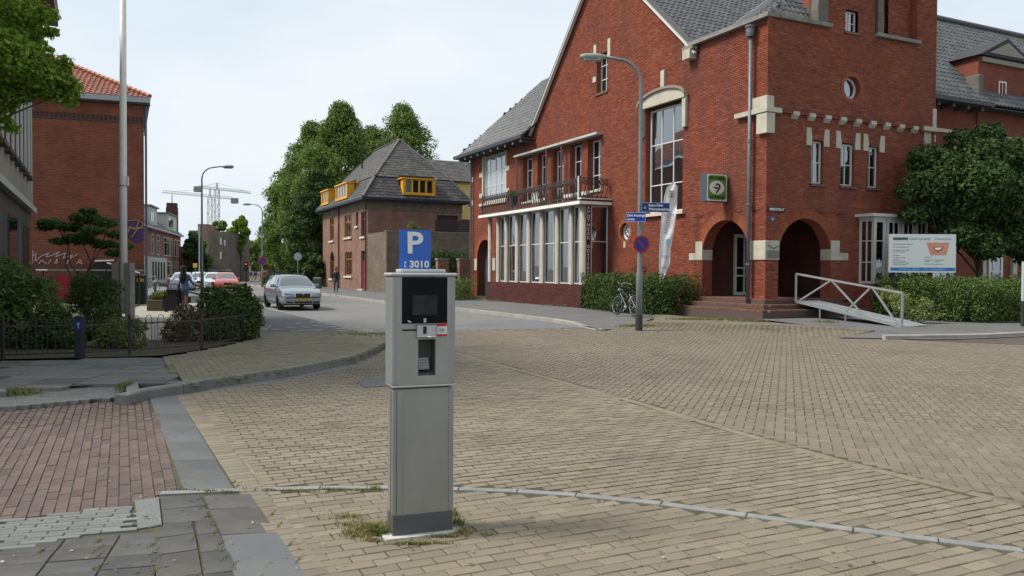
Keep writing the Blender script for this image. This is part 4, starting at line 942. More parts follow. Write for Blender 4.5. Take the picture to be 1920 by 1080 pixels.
# white bay window on the right front
bw = [(4.32, 4.95), (4.95, 5.72), (5.72, 6.45), (6.45, 7.12)]
for a, b_ in bw: window(bd_, 'B', a+.02, b_-.02, 1.3, 3.55, .62, (.5,) if b_-a > .65 else (), (.33, .66), white, glass_lt, .12, .035, back=0)
window(bd_, 'A', -.6, 0, 1.3, 3.55, -4.34, (.5,), (.33, .66), white, glass_lt, .08, .035, back=0)
MB().box(4.1, 7.5, -.78, .02, 3.62, 3.72).build('bay_roof', white, bd_); MB().box(4.3, 7.14, -.62, .0, 3.55, 3.62).build('bay_head', white, bd_)
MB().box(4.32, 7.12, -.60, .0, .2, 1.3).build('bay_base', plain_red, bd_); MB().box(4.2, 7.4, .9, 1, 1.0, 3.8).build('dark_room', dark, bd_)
MB().box(4.36, 4.5, -.55, -.5, 1.3, 3.5).build('curtain', mat('curtain', (.6, .6, .56), .9), bd_)
# street nameplate and house number on the right front
sp = thing('street_nameplate', 'small dark nameplate on the brick right of the corner above the arch', 'sign', tuple(bd_.matrix_basis @ Vector((.44, -.005, 3.66))), ANG)
MB().box(-.36, .36, -.03, 0, 0, .17).build('plate', mat('plate_navy', (.012, .015, .03), .35), sp, bevel=.004); text('MERELSTRAAT', .11, wl, sp, (0, -.034, .085), (pi/2, 0, 0), bold=.002, sx=.9)
hn = thing('house_number_plate', 'tiny round blue plate on the brick under the street nameplate', 'sign', tuple(bd_.matrix_basis @ Vector((.27, -.005, 3.42))), ANG)
MB().lathe([(.09, 0), (.09, -.02), (.08, -.028)], axis='y', n=20).build('plate', mat('plate_blue', (.03, .10, .28), .35), hn); text('6', .12, wl, hn, (0, -.032, 0), (pi/2, 0, 0))
# square metal plaque on the corner pier
pq = thing('wall_plaque', 'grey metal plaque and peaked bracket on the pale corner pier stone', 'plaque', tuple(bd_.matrix_basis @ Vector((.22, -.05, 2.15))), ANG)
MB().box(-.2, .32, -.03, 0, 0, .24).build('plate', mat('plaque_grey', (.16, .15, .13), .5, metal=.4), pq); b = MB(); b.bar((-.2, -.04, .42), (.06, -.04, .30), .02); b.bar((.06, -.04, .30), (.32, -.04, .42), .02); b.build('bracket', iron, pq)
# pharmacy light box
ps = thing('pharmacy_sign', 'green and white square pharmacy light box projecting from the brick wall', 'sign', tuple(bd_.matrix_basis @ Vector((-.04, 1.95, 4.1))), ANG)
def rr(x0, x1, z0, z1, r, y, n=5):
    P_ = []
    for (cx, cz, a0) in ((x1-r, z1-r, 0), (x0+r, z1-r, 90), (x0+r, z0+r, 180), (x1-r, z0+r, 270)):
        for i in range(n+1): a = radians(a0+90*i/n); P_.append((cx+r*cos(a), y, cz+r*sin(a)))
    return P_
SX = -.95
MB().box(SX, -.04, -.16, .16, 0, .96).build('case', mat('case_bluegrey', (.05, .07, .10), .5), ps, bevel=.01)
MB().box(SX+.02, -.06, -.172, -.165, .02, .94).build('face', mat('face_white', (.62, .64, .56), .4), ps)
fg = MB().prism(rr(SX+.06, -.10, .06, .90, .12, -.176), (0, .004, 0)).build('green_field', mat('pharm_green', (.10, .22, .04), .4), ps)
MB().prism([(SX/2-.03+.33*cos(a), -.180, .48+.235*sin(a)) for a in [2*pi*i/28 for i in range(28)]], (0, .004, 0)).build('white_oval', mat('face_white', (.6, .6, .6)), ps)
bk = mat('print_black', (.01, .012, .01), .5)
text('APOTHEEK', .15, bk, ps, (SX/2-.03, -.179, .80), (pi/2, 0, 0), bold=.003, sx=.95); text('OOSTERPARK', .125, bk, ps, (SX/2-.03, -.179, .145), (pi/2, 0, 0), bold=.003, sx=.92)
sn = MB(); P_ = [(-.06, .10), (.0, .125), (.08, .10), (.11, .03), (.07, -.05), (.0, -.12), (-.04, -.18)]; strip(sn, [(SX/2-.03+x, -.186, .48+z) for x, z in P_], .045)
sn.prism([(SX/2-.03+x, -.190, .48+z) for x, z in ((-.17, .03), (-.08, -.05), (.05, -.03), (.0, .03), (-.08, .015))], (0, .004, 0)); sn.build('snake_emblem', bk, ps)
# ---------------- right wing behind the tree ----------------
wg = thing('rear_wing', 'red brick wing with dark tiled roof and pedimented dormer behind the right tree', 'building', tuple(bd_.matrix_basis @ Vector((8.13, 3.0, 0))), ANG)
far_br = brickmat('wing_brick', (0.208, 0.06, 0.036), (0.16, 0.048, 0.032), (0.088, 0.048, 0.04), .21, .062)
MB().box(0, 22, 0, .3, 0, 9.1).build('wall', far_br, wg)
roofplane(wg, 'roof', [(-.02, -.7, 9.05), (24, -.7, 9.05), (24, 4.1, 14.45), (-.02, 4.1, 14.45)], tile_dk, roofbase, .26, .34, keep=300)
b = MB(); b.tube([(-.02, 4.1, 14.55), (24, 4.1, 14.55)], .13, 8); b.build('ridge', tile_dk, wg)
MB().box(-.02, 6.9, -.85, -.68, 8.9, 9.08).build('gutter', mat('gutter_dark', (.035, .038, .045), .5), wg); MB().box(9.9, 22, -.85, -.68, 8.9, 9.08).build('gutter', mat('gutter_dark', (.035, .038, .045), .5), wg)
MB().box(0, 22, -.68, 0, 8.88, 8.92).build('soffit', mat('soffit_dark', (.05, .055, .06), .7), wg)
for i in range(7): MB().box(.7+i*.95, .85+i*.95, -.6, 0, 8.72, 8.88).build('rafter_end', mat('rafter', (.09, .09, .09), .7), wg)
MB().box(6.9, 10.3, -.06, 2.6, 6.5, 11.3).build('dormer', far_br, wg)
b = MB(); b.prism([(6.7, -.3, 11.3), (10.5, -.3, 11.3), (8.6, -.3, 12.2)], (0, 3.2, 0)); b.build('dormer_roof', roofbase, wg)
b = MB(); b.prism([(7.3, -.33, 11.42), (9.9, -.33, 11.42), (8.6, -.33, 12.0)], (0, .1, 0)); b.box(7.0, 10.2, -.2, 0, 11.05, 11.25); b.build('pediment', mat('pediment_stone', (.24, .22, .18), .85), wg)
window(wg, 'B', 8.35, 8.9, 9.35, 10.35, .07, (.5,), (), white, glass, .07, .03, back=0)
MB().box(6.55, 6.88, -.35, .3, 9.1, 10.4).build('scroll', mat('scroll_stone', (.115, .105, .09), .85), wg, bevel=.05); MB().box(10.32, 10.7, -.35, .3, 8.9, 10.1).build('scroll', mat('scroll_stone', (.115, .105, .09), .85), wg, bevel=.05)
MB().prism([(6.5, .3, 9.9), (5.2, .3, 9.95), (6.5, 1.4, 11.1)], (0, .02, 0)).build('lead_flashing', lead, wg)
for x in (.35, 3.2, 9.3, 12.2): window(wg, 'B', x, x+1.0, 5.6, 7.6, .03, (.5,), (.6,), white, glass, .08, .04, back=0)
MB().box(0, 22, -.06, 0, 7.75, 7.9).build('string_course', stone, wg)
for x in (1.2, 3.9): window(wg, 'B', x, x+1.6, 1.3, 3.7, .03, (.5,), (.5,), white, glass, .07, .04, back=0)
window(wg, 'B', 7.9, 8.9, .7, 3.1, .06, (.3,), (.45,), white, glass_lt, .14, .05, name='door', back=0)
MB().box(7.35, 7.6, -.15, 0, .3, 3.4).build('jamb', stone, wg); MB().box(9.5, 9.8, -.15, 0, .3, 3.6).build('jamb', stone, wg); MB().box(7.3, 9.9, -.2, 0, 3.4, 3.6).build('lintel', stone, wg)
# ---------------- billboard ----------------
bb = thing('practice_billboard', 'white billboard with a smiling mouth and blue bottom strip above the hedge', 'billboard', at(1727, 600, 27), radians(-2)); bb.location.z = 0
k_ = 27/1500; W_ = 123*k_/2; z0, z1 = at(1700, 511, 27).z, at(1700, 439, 27).z
MB().box(-W_, W_, -.03, .03, z0, z1).build('board', mat('board_white', (.60, .63, .62), .5), bb, bevel=.004)
MB().box(-W_+.05, W_-.03, -.034, -.0305, z0+.06, z0+.17).build('blue_strip', mat('strip_blue', (.01, .16, .42), .5), bb)
MB().box(-W_+.12, -W_+.62, -.034, -.0305, z1-.20, z1-.11).build('grey_bar', mat('bar_slate', (.06, .09, .11), .5), bb)
grey = mat('print_grey', (.12, .16, .18), .6); tb = mat('print_teal', (.07, .22, .30), .6)
text('Tandartspraktijk', .118, grey, bb, (-W_+.64, -.032, z1-.155), (pi/2, 0, 0), align='LEFT', ext=.001, sx=.92); text('Oosterpark', .118, tb, bb, (.39, -.032, z1-.155), (pi/2, 0, 0), align='LEFT', ext=.001, sx=.98)
for i, (z, s_) in enumerate(((.36, 'Behandeling volgens afspraak en'), (.47, 'alle tandheelkundige zorg'), (.58, 'Mondhygiene en preventie'), (.64, 'voor het hele gezin'), (.77, 'Spreekuren'), (.85, 'maandag t/m vrijdag'), (.92, 'op afspraak'), (.98, 'Inschrijving mogelijk'), (1.04, 'Nieuwe patienten welkom'), (1.10, 'Telefonisch bereikbaar'))):
    text(s_, .052, grey, bb, (-W_+.12, -.032, z1-z*.93), (pi/2, 0, 0), align='LEFT', ext=.001)
for z, s_ in ((.83, 'Praktijk voor'), (.93, 'tandheelkunde    en implantologie'), (.98, 'preventie           mondzorg'), (1.08, 'Wij nemen nieuwe patienten aan')): text(s_, .048, grey, bb, (.05, -.032, z1-z*.93), (pi/2, 0, 0), align='LEFT', ext=.001)
text('Bel voor een afspraak      www.tandartspraktijk.nl', .075, mat('print_lightblue', (.35, .6, .75), .5), bb, (0, -.036, z0+.115), (pi/2, 0, 0), ext=.001)
cx, cz = .50, z1-.50
def pc(pts, m, nm, y): MB().prism([(cx+x, y, cz+z) for x, z in pts], (0, .002, 0)).build(nm, m, ph)
ph = MB().prism([(cx-.38, -.034, cz+.22), (cx+.38, -.034, cz+.22), (cx+.28, -.034, cz-.20), (cx-.24, -.034, cz-.20)], (0, .002, 0)).build('mouth_photo', mat('skin_print', (.55, .26, .17), .5, var=.15, vs=4), bb)
pc([(-.18, .06), (-.06, .09), (0, .075), (.06, .09), (.2, .08), (.12, -.04), (0, -.09), (-.1, -.05)], mat('lip_print', (.30, .08, .08), .5), 'lips', -.037)
pc([(-.13, .045), (.14, .06), (.08, -.01), (0, -.035), (-.07, -.015)], mat('teeth_print', (.8, .78, .75), .5), 'teeth', -.040)
for x in (-.9, .9): MB().box(x-.04, x+.04, .031, .1, .1, z0+.6).build('post', iron, bb)
# ---------------- ramp ----------------
rampm = mat('ramp_metal', (.50, .51, .52), .5, metal=.35, var=.08, vs=3); galv = mat('galvanised', (.34, .36, .38), .45, metal=.6, var=.15, vs=6)
pA, pB = at(1492, 565, 26.4), at(1691, 612, 23.35); pE = Vector((*G(1742, 610, .12), .14))
rp_ = thing('wheelchair_ramp', 'long galvanised mesh ramp with braced side railing leading up to the arch', 'ramp', (pB.x, pB.y, 0))
o0 = Vector((pB.x, pB.y, 0)); A_ = pA-o0; B_ = pB-o0; w_ = Vector((.95, .46, 0))
b = MB(); b.prism([A_, B_, B_+w_, A_+w_], (0, 0, -.05)); b.build('deck_frame', galv, rp_)
b = MB(); n = 60
for i in range(n+1):
    t = i/n; p = A_.lerp(B_, t)+Vector((0, 0, .012)); b.bar(p, p+w_, .02, .012)
for i in range(9): p = A_+w_*(i/8)+Vector((0, 0, .014)); b.bar(p, p+(B_-A_), .014, .012)
b.build('deck_mesh', rampm, rp_)
tip = MB(); E_ = pE-o0; tip.prism([B_, E_-w_*.35, E_+w_*.25, B_+w_], (0, 0, -.03)); tip.build('deck_lip', rampm, rp_)
hA, hB = Vector((0, 0, .91)), Vector((0, 0, .98)); MB().bar(A_, A_+hA, .055).build('post', galv, rp_); MB().bar(B_, B_+hB, .055).build('post', galv, rp_)
MB().bar(A_+hA, B_+hB, .06).build('rail', galv, rp_); MB().bar(A_, B_, .05, .09).build('rail', galv, rp_)
for (t0, u0), (t1, u1) in (((0.02, 0), (.36, 1)), ((.36, 1), (.69, 0)), ((.69, 0), (.70+.0, 0)), ((.70, 0), (.69+.05, 1)))[:2]: MB().bar(A_.lerp(B_, t0)+hA.lerp(hB, t0)*u0, A_.lerp(B_, t1)+hA.lerp(hB, t1)*u1, .045).build('brace', galv, rp_)
MB().bar(A_.lerp(B_, .49), (A_+hA).lerp(B_+hB, .73), .045).build('brace', galv, rp_); MB().bar((A_+hA).lerp(B_+hB, .74), A_.lerp(B_, .97), .045).build('brace', galv, rp_)
rp_.children[-3].hide_render = False
for t in (.25, .5): p = A_.lerp(B_, t); MB().bar(p, (p.x, p.y, .12), .04).build('leg', galv, rp_)
gs = thing('grating_step', 'low galvanised grating step on the ground left of the ramp', 'step', (*G(1508, 594, .2), .17), ANG)
b = MB(); 
for i in range(12): b.box(-.55, .55, -.2+i*.035, -.185+i*.035, .08, .13)
for i in range(12): b.box(-.55+i*.098, -.54+i*.098, -.2, .2, .08, .13)
b.build('grating', galv, gs); MB().box(-.55, .55, -.21, -.2, 0, .13).build('nosing', galv, gs); MB().box(-.5, -.45, -.18, .18, 0, .08).build('foot', galv, gs); MB().box(.45, .5, -.18, .18, 0, .08).build('foot', galv, gs)
# ================= PARKING MACHINE =================
steel = mat('brushed_steel', (.31, .305, .285), .42, metal=.55, var=.07, vs=2.5, stain=(.17, .165, .145), sts=4, sta=.22, stz=.2, bump=.08, bs=200)
steel_d = mat('steel_side', (.28, .285, .285), .45, metal=.5, var=.05, vs=3)
steel_k = mat('steel_plinth', (.10, .105, .11), .45, metal=.4)
blk = mat('black_panel', (.004, .004, .006), .22, spec=.12); blk2 = mat('black_plastic', (.012, .012, .013), .5)
pmx = thing('parking_machine', 'tall grey parking ticket machine with blue P sign standing on the pavers', 'parking machine', (-.729, 4.905, 0), radians(20.5))
PW, PD = .387, .165
def pbox(x0, x1, y0, y1, z0, z1, name, m, parent=pmx, bev=.004): return MB().box(x0, x1, y0, y1, z0, z1).build(name, m, parent, bevel=bev)
pbox(.004, PW-.004, .004, PD, .008, .92, 'lower_body', steel, bev=.006)
pbox(.002, PW-.002, -.001, PD+.002, .004, .135, 'plinth_cover', steel_k, bev=.002)
pbox(-.004, .024, -.002, .03, .14, .915, 'corner_post', steel_d, bev=.006); pbox(PW-.03, PW+.002, -.002, .03, .14, .915, 'corner_post', steel_d, bev=.006)
pbox(.026, .060, -.0035, .02, .14, .913, 'door_edge', steel, bev=.002)
pbox(-.0055, -.001, .034, .039, .14, .91, 'side_panel', mat('seam_black', (.01, .01, .01), .6), bev=0)
# upper cabinet with the payout recess left open
ub = MB(); X0, X1, Y0, Y1, Z0, Z1 = -.008, PW+.004, -.014, PD+.02, .945, 1.615
rx0, rx1, rz0, rz1 = .155, .265, 1.0, 1.225
ub.box(X0, rx0, Y0, Y1, Z0, Z1); ub.box(rx1, X1, Y0, Y1, Z0, Z1); ub.box(rx0, rx1, Y0, Y1, Z0, rz0); ub.box(rx0, rx1, Y0, Y1, rz1, Z1); ub.box(rx0, rx1, Y0+.11, Y1, rz0, rz1)
ub.build('cabinet', steel, pmx)
MB().box(X0-.003, X0+.03, Y0-.004, Y1, Z0, Z1).build('side_rail', steel_d, pmx, bevel=.012); MB().box(X1-.03, X1+.003, Y0-.004, Y1, Z0, Z1).build('side_rail', steel_d, pmx, bevel=.012)
rm = mat('recess_grey', (.10, .10, .095), .6)
b = MB(); b.add([(rx0, Y0, rz0), (rx1, Y0, rz0), (rx1, Y0+.109, rz0+.03), (rx0, Y0+.109, rz0+.03)], [(0, 1, 2, 3)]); b.add([(rx1-.001, Y0, rz0), (rx1-.001, Y0+.109, rz0), (rx1-.001, Y0+.109, rz1), (rx1-.001, Y0, rz1)], [(0, 1, 2, 3)])
b.add([(rx0+.001, Y0, rz0), (rx0+.001, Y0+.109, rz0), (rx0+.001, Y0+.109, rz1), (rx0+.001, Y0, rz1)], [(0, 1, 2, 3)]); b.add([(rx0, Y0+.108, rz0), (rx1, Y0+.108, rz0), (rx1, Y0+.108, rz1), (rx0, Y0+.108, rz1)], [(0, 1, 2, 3)])
b.build('recess_lining', rm, pmx)
kp = MB().add([(rx0+.006, Y0+.03, 1.035), (rx0+.078, Y0+.03, 1.035), (rx0+.078, Y0+.055, 1.105), (rx0+.006, Y0+.055, 1.105)], [(0, 1, 2, 3)]).build('keypad', mat('keypad_metal', (.22, .22, .21), .35, metal=.6), pmx)
kb = MB().box(-.006, .006, -.004, .004, -.0045, .0045).mesh('key', mat('key_grey', (.22, .22, .215), .5))
for i in range(4):
    for j in range(4): link('key', kb, kp, (rx0+.018+i*.016, Y0+.032+j*.0062, 1.044+j*.0165))
# band between the two halves
b = MB(); b.box(X0-.004, X1+.004, Y0-.006, Y1+.003, .928, .944); b.build('band', mat('band_steel', (.42, .42, .40), .3, metal=.7), pmx, bevel=.006)
# cap
MB().box(X0-.014, X1+.014, Y0-.018, Y1+.006, 1.618, 1.638).build('cap', mat('cap_steel', (.42, .43, .43), .4, metal=.3), pmx, bevel=.010)
MB().box(.045, PW-.05, .0, PD-.02, 1.637, 1.662).build('cap_dome', mat('cap_steel', (.42, .43, .43), .4), pmx, bevel=.010)
# black front panel and display
MB().box(.052, .340, Y0-.004, Y0+.002, 1.325, 1.612).build('front_panel', blk, pmx, bevel=.001)
MB().box(.118, .275, Y0-.006, Y0-.0035, 1.378, 1.500).build('display', mat('display_grey', (.018, .020, .022), .25, spec=.2, var=.4, vs=9), pmx)
wh = mat('icon_white', (.55, .56, .55), .5)
b = MB(); b.box(.188, .204, Y0-.006, Y0-.0042, 1.332, 1.342); b.box(.188, .194, Y0-.006, Y0-.0042, 1.345, 1.356); b.box(.198, .204, Y0-.006, Y0-.0042, 1.345, 1.356)
b.build('coin_icon', wh, pmx)
b = MB(); b.prism([(.085, Y0-.006, 1.348), (.098, Y0-.006, 1.343), (.110, Y0-.006, 1.335), (.104, Y0-.006, 1.33), (.09, Y0-.006, 1.338)], (0, .001, 0)); b.build('card_icon', wh, pmx)
MB().box(.055, .142, Y0-.004, Y0+.001, 1.280, 1.290).build('card_slot', mat('seam_black', (.01, .01, .01), .6), pmx)
# coin unit: plate running into a rounded drum
cu = MB(); prof = [(.142, 0), (.142, -.022), (.20, -.026)]+[(.235+.032*cos(a)*1.0, -.026-.004+.026*sin(a)) for a in [radians(x) for x in (-110, -80, -50, -20, 10, 40)]]+[(.270, 0)]
cu.prism([(x, Y0+y, 1.243) for x, y in prof], (0, 0, .078)); cu.build('coin_unit', mat('coin_steel', (.45, .45, .44), .28, metal=.8), pmx, bevel=.006)
MB().box(.180, .200, Y0-.030, Y0-.02, 1.262, 1.308).build('coin_slot', blk2, pmx, bevel=.002)
sk = MB().box(.268, .338, Y0-.003, Y0, 1.243, 1.322).build('sticker', mat('sticker_white', (.62, .62, .62), .5), pmx)
MB().box(.268, .338, Y0-.0045, Y0-.003, 1.306, 1.322).build('red_stripe', mat('sticker_red', (.45, .01, .02), .5), sk); MB().box(.268, .338, Y0-.0045, Y0-.003, 1.243, 1.256).build('red_stripe', mat('sticker_red', (.45, .01, .02), .5), sk)
b = MB()
for k in range(7): a = k*1.1; b.bar((.303+.004*cos(a), Y0-.004, 1.281+.004*sin(a)), (.303+.022*cos(a), Y0-.004, 1.281+.018*sin(a)), .0022)
b.build('scribble_print', mat('print_black', (.01, .01, .01)), sk)
MB().box(.275, .322, Y0-.002, Y0, .985, 1.017).build('raised_label', steel, pmx)
# curved blue sign
sg = MB(); n = 10; vs = []
for i in range(n+1):
    t = -1+2*i/n; x = .150+.100*t; y = .05-.018*(1-t*t)
    vs += [(x, y, 1.662), (x, y, 1.905), (x, y+.006, 1.662), (x, y+.006, 1.905)]
fs = []
for i in range(n): a = i*4; fs += [(a, a+4, a+5, a+1), (a+2, a+3, a+7, a+6), (a+1, a+5, a+7, a+3)]
fs += [(0, 1, 3, 2), (4*n, 4*n+2, 4*n+3, 4*n+1)]
sg.add(vs, fs); sgo = sg.build('sign', mat('sign_blue', (.010, .095, .42), .35, spec=.5), pmx)
swh = mat('sign_white', (.62, .64, .64), .4)
text('P', .185, swh, sgo, (.140, .0275, 1.818), (pi/2, 0, 0), ext=.001, bold=.0045, sx=1.12)
text('3010', .058, swh, sgo, (.170, .0275, 1.690), (pi/2, 0, 0), ext=.001, bold=.002, sx=1.08)
b = MB(); b.box(.078, .090, .0325, .0365, 1.672, 1.708); b.build('phone_icon', mat('phone_icon', (.35, .55, .62), .4), sgo); MB().box(.081, .087, .0305, .0325, 1.680, 1.698).build('phone_screen', mat('sign_blue', (0, 0, 0)), sgo)
pad = thing('concrete_pad', 'thin pale concrete pad under the parking machine', 'pad', (-.729, 4.905, 0), radians(20.5))
b = MB(); b.prism([(-.05, -.05, .001), (.20, -.055, .001), (PW+.05, -.045, .001), (PW+.06, .07, .001), (PW+.03, PD+.06, .001), (-.03, PD+.05, .001), (-.06, .04, .001)], (0, 0, .011)); b.build('pad', mat('pad_concrete', (.46, .45, .42), .9, var=.15, vs=9, bump=.5, bs=120, stain=(.3, .29, .24), sts=7, sta=.6), pad)
# grass and weeds
def blades(name, spots, m, seed=1, h=.06, wdt=.004):
    r = np.random.RandomState(seed); V_ = []
    for (x, y, rx, ry, n, z, hh) in spots:
        P = np.stack([x+r.normal(size=n)*rx, y+r.normal(size=n)*ry, np.full(n, z)], 1); a = r.rand(n)*2*pi; L_ = hh*(.4+.8*r.rand(n)); ln = r.normal(size=(n, 2))*.45
        d = np.stack([np.cos(a), np.sin(a), np.zeros(n)], 1)*wdt*(1+.5*r.rand(n))[:, None]; mid = P+np.stack([ln[:, 0]*L_*.35, ln[:, 1]*L_*.35, L_*.6], 1); tip = P+np.stack([ln[:, 0]*L_, ln[:, 1]*L_, L_*(.95-.3*np.abs(ln[:, 0]))], 1)
        V_.append(np.stack([P-d, P+d, mid+d*.7, mid-d*.7], 1)); V_.append(np.stack([mid-d*.7, mid+d*.7, tip+d*.1, tip-d*.1], 1))
    V_ = np.concatenate(V_).reshape(-1, 3); o = link(name, npmesh(name, V_, np.arange(len(V_)).reshape(-1, 4), m)); o['kind'] = 'stuff'; return o
grn = mat('grass', (.1, .14, .03), .7, cols=[(.09, .14, .025), (.16, .18, .05), (.24, .21, .08), (.07, .11, .02)], isl=.2, trans=.3)
gdry = mat('grass_dry', (.3, .24, .1), .8, cols=[(.26, .22, .09), (.20, .19, .07), (.33, .27, .13)], isl=.2, trans=.3)
gs_ = lambda px, py, rx, ry, n, z=0., h=.05: (*G(px, py, z), rx, ry, n, z, h)
blades('grass_by_machine', [gs_(705, 998, .04, .03, 520, 0, .06), gs_(716, 1003, .02, .015, 150, 0, .06), gs_(858, 985, .02, .04, 120, 0, .06), gs_(852, 965, .012, .03, 60), gs_(772, 1022, .06, .006, 120, 0, .03), gs_(835, 1008, .05, .006, 100, 0, .03), gs_(912, 1003, .03, .015, 40, 0, .03), gs_(702, 918, .02, .01, 30), gs_(660, 985, .05, .02, 100, 0, .03)], grn, 3, wdt=.0028)
blades('dry_grass_by_machine', [gs_(690, 992, .06, .05, 650, 0, .04), gs_(675, 1003, .06, .04, 350, 0, .03), gs_(865, 1000, .03, .03, 150, 0, .04), gs_(700, 1015, .03, .01, 120, 0, .03), gs_(790, 1020, .08, .006, 160, 0, .03), gs_(655, 970, .06, .03, 120, 0, .03)], gdry, 4, wdt=.0028)
# moss in the joints: short tufts along the near joints
r = random.Random(5); sp_ = []
for i in range(420):
    x, y = r.uniform(470, 1920), 930+r.random()**.8*150
    q = itA[r.randrange(len(itA))][0]
    if 3.2 < q[1] < 6.4: sp_.append((q[0]+r.uniform(-.1, .1), q[1]+r.choice((-.053, .053))*1, .018, .004, 7, -.008, .014))
blades('joint_moss', sp_, mat('moss', (.12, .14, .03), .9, cols=[(.10, .12, .025), (.2, .19, .07), (.15, .15, .05)], isl=.2), 6, wdt=.0022)
blades('slab_joint_weeds', [gs_(x, y, .006, .035, 34, 0, .014) for x, y in ((248, 965), (250, 985), (376, 935), (382, 950), (388, 968), (395, 985), (402, 1000), (415, 1020), (425, 1045), (440, 1060), (288, 1020), (289, 1035), (290, 1050), (292, 1070), (185, 1015), (184, 1030), (183, 1045), (180, 1065), (360, 985), (366, 1010), (75, 1035), (438, 905), (445, 912), (510, 965), (525, 985), (545, 1020), (560, 1050))]+[gs_(x, 918+(x % 7), .05, .01, 40, 0, .025) for x in range(330, 720, 22)], grn, 7, wdt=.0022)
blades('far_weeds', [gs_(20, 742, .15, .1, 500, .03, .10), gs_(236, 728, .03, .08, 150, .08, .1), gs_(1195, 613, .3, .1, 500, .03, .10), gs_(1225, 612, .2, .05, 200, .03, .08), gs_(1320, 600, .6, .12, 700, .12, .09), gs_(1410, 603, .4, .06, 260, .14, .08), gs_(1460, 597, .12, .08, 300, .15, .16), gs_(1548, 606, .2, .1, 200, .12, .12), gs_(1000, 567, .15, .1, 400, .11, .25), gs_(1055, 573, .4, .1, 300, .11, .12), gs_(960, 565, .8, .1, 400, .11, .12), gs_(900, 560, .8, .2, 900, .11, .18), gs_(700, 627, .5, .3, 500, .12, .04), gs_(1073, 575, .3, .1, 300, .11, .15)], grn, 9, wdt=.008)
# fallen leaves and litter (a few)
# ================= FENCE, BOLLARD, FLAGPOLE =================
fpx = [(-160, 676), (5, 673), (150, 668.5), (243, 664), (378, 653), (485, 633)]
fp = [Vector((*G(x, y, .11), .11)) for x, y in fpx]
fn = thing('iron_fence', 'low black iron fence with hooped tops around the garden', 'fence', fp[1]); F0 = fp[1].copy()
for i, p in enumerate(fp): q = p-F0; MB().box(q.x-.022, q.x+.022, q.y-.022, q.y+.022, -.05, .72 if i != 2 else .6).build('post', iron, fn)
hoop_me = {}
for i in range(len(fp)-1):
    a, c = fp[i]-F0, fp[i+1]-F0; d = (c-a); Ls = d.length; d.normalize(); ang = atan2(d.y, d.x)
    for zz in (.55, .07): MB().bar(a+Vector((0, 0, zz)), c+Vector((0, 0, zz)), .02, .028).build('rail', iron, fn)
    n = max(2, round(Ls/.26)); w_ = Ls/n; key = round(w_, 2)
    if key not in hoop_me:
        hb_ = MB(); r0 = .062; pts = [(-r0, 0, .05), (-r0, 0, .62)]+[(r0*cos(t), 0, .62+r0*1.25*sin(t)) for t in [pi-pi*k/6 for k in range(1, 6)]]+[(r0, 0, .62), (r0, 0, .05)]
        hb_.tube(pts, .007, 5); hoop_me[key] = hb_.mesh('hoop', iron); hb2 = MB(); hb2.tube([(0, 0, .05), (0, 0, .50)], .006, 5); hoop_me[(key, 1)] = hb2.mesh('bar', iron)
    for k in range(n):
        link('hoop', hoop_me[key], fn, tuple(a+d*(k+.5)*w_), (0, 0, ang)); link('bar', hoop_me[(key, 1)], fn, tuple(a+d*(k+.02)*w_), (0, 0, ang))
bo = thing('bollard', 'short dark square bollard with a small blue marker in front of the iron fence', 'bollard', (*G(150, 672, .1), .1), radians(8))
MB().box(-.065, .065, -.065, .065, 0, .74).build('post', mat('bollard_dark', (.018, .02, .028), .55), bo, bevel=.01)
MB().box(-.062, .062, -.069, -.0655, .50, .66).build('marker', mat('marker_blue', (.01, .03, .17), .4), bo); b = MB(); b.box(-.006, .006, -.0715, -.0695, .53, .63); b.box(-.026, .026, -.0715, -.0695, .595, .608); b.build('cross_mark', mat('mark_white', (.4, .45, .5), .5), bo)
FPX = G(232, 608, .1)
fpole = thing('flagpole', 'tall off-white wooden flagpole clamped between two concrete posts', 'flagpole', (*FPX, .1))
b = MB(); b.tube([(0, 0, .3), (0, 0, 4), (.03, 0, 11)], [.105, .10, .075], 12); b.build('pole', mat('pole_white', (.66, .66, .62), .55, var=.08, vs=2, stain=(.45, .46, .40), sts=3, sta=.6), fpole, smooth=True)
b = MB(); b.box(.085, .15, -.03, .03, 3.9, 4.15); b.build('cleat', mat('pole_white', (.5, .5, .46)), fpole); b = MB(); b.lathe([(.115, 3.88), (.115, 3.92)], n=12); b.build('strap', mat('strap_grey', (.3, .3, .29), .6), fpole)
cpm = mat('concrete_post', (.22, .21, .18), .9, var=.12, vs=3, bump=.4, bs=60, stain=(.14, .14, .11), sts=2, sta=.6)
MB().box(-.27, -.11, -.14, .14, -.1, 1.73).build('concrete_post', cpm, fpole, bevel=.01); MB().box(.10, .26, -.14, .14, -.1, 1.73).build('concrete_post', cpm, fpole, bevel=.01)
for z in (.8, 1.5): b = MB(); b.tube([(-.3, 0, z), (.29, 0, z)], .015, 6); b.build('bolt', iron, fpole)
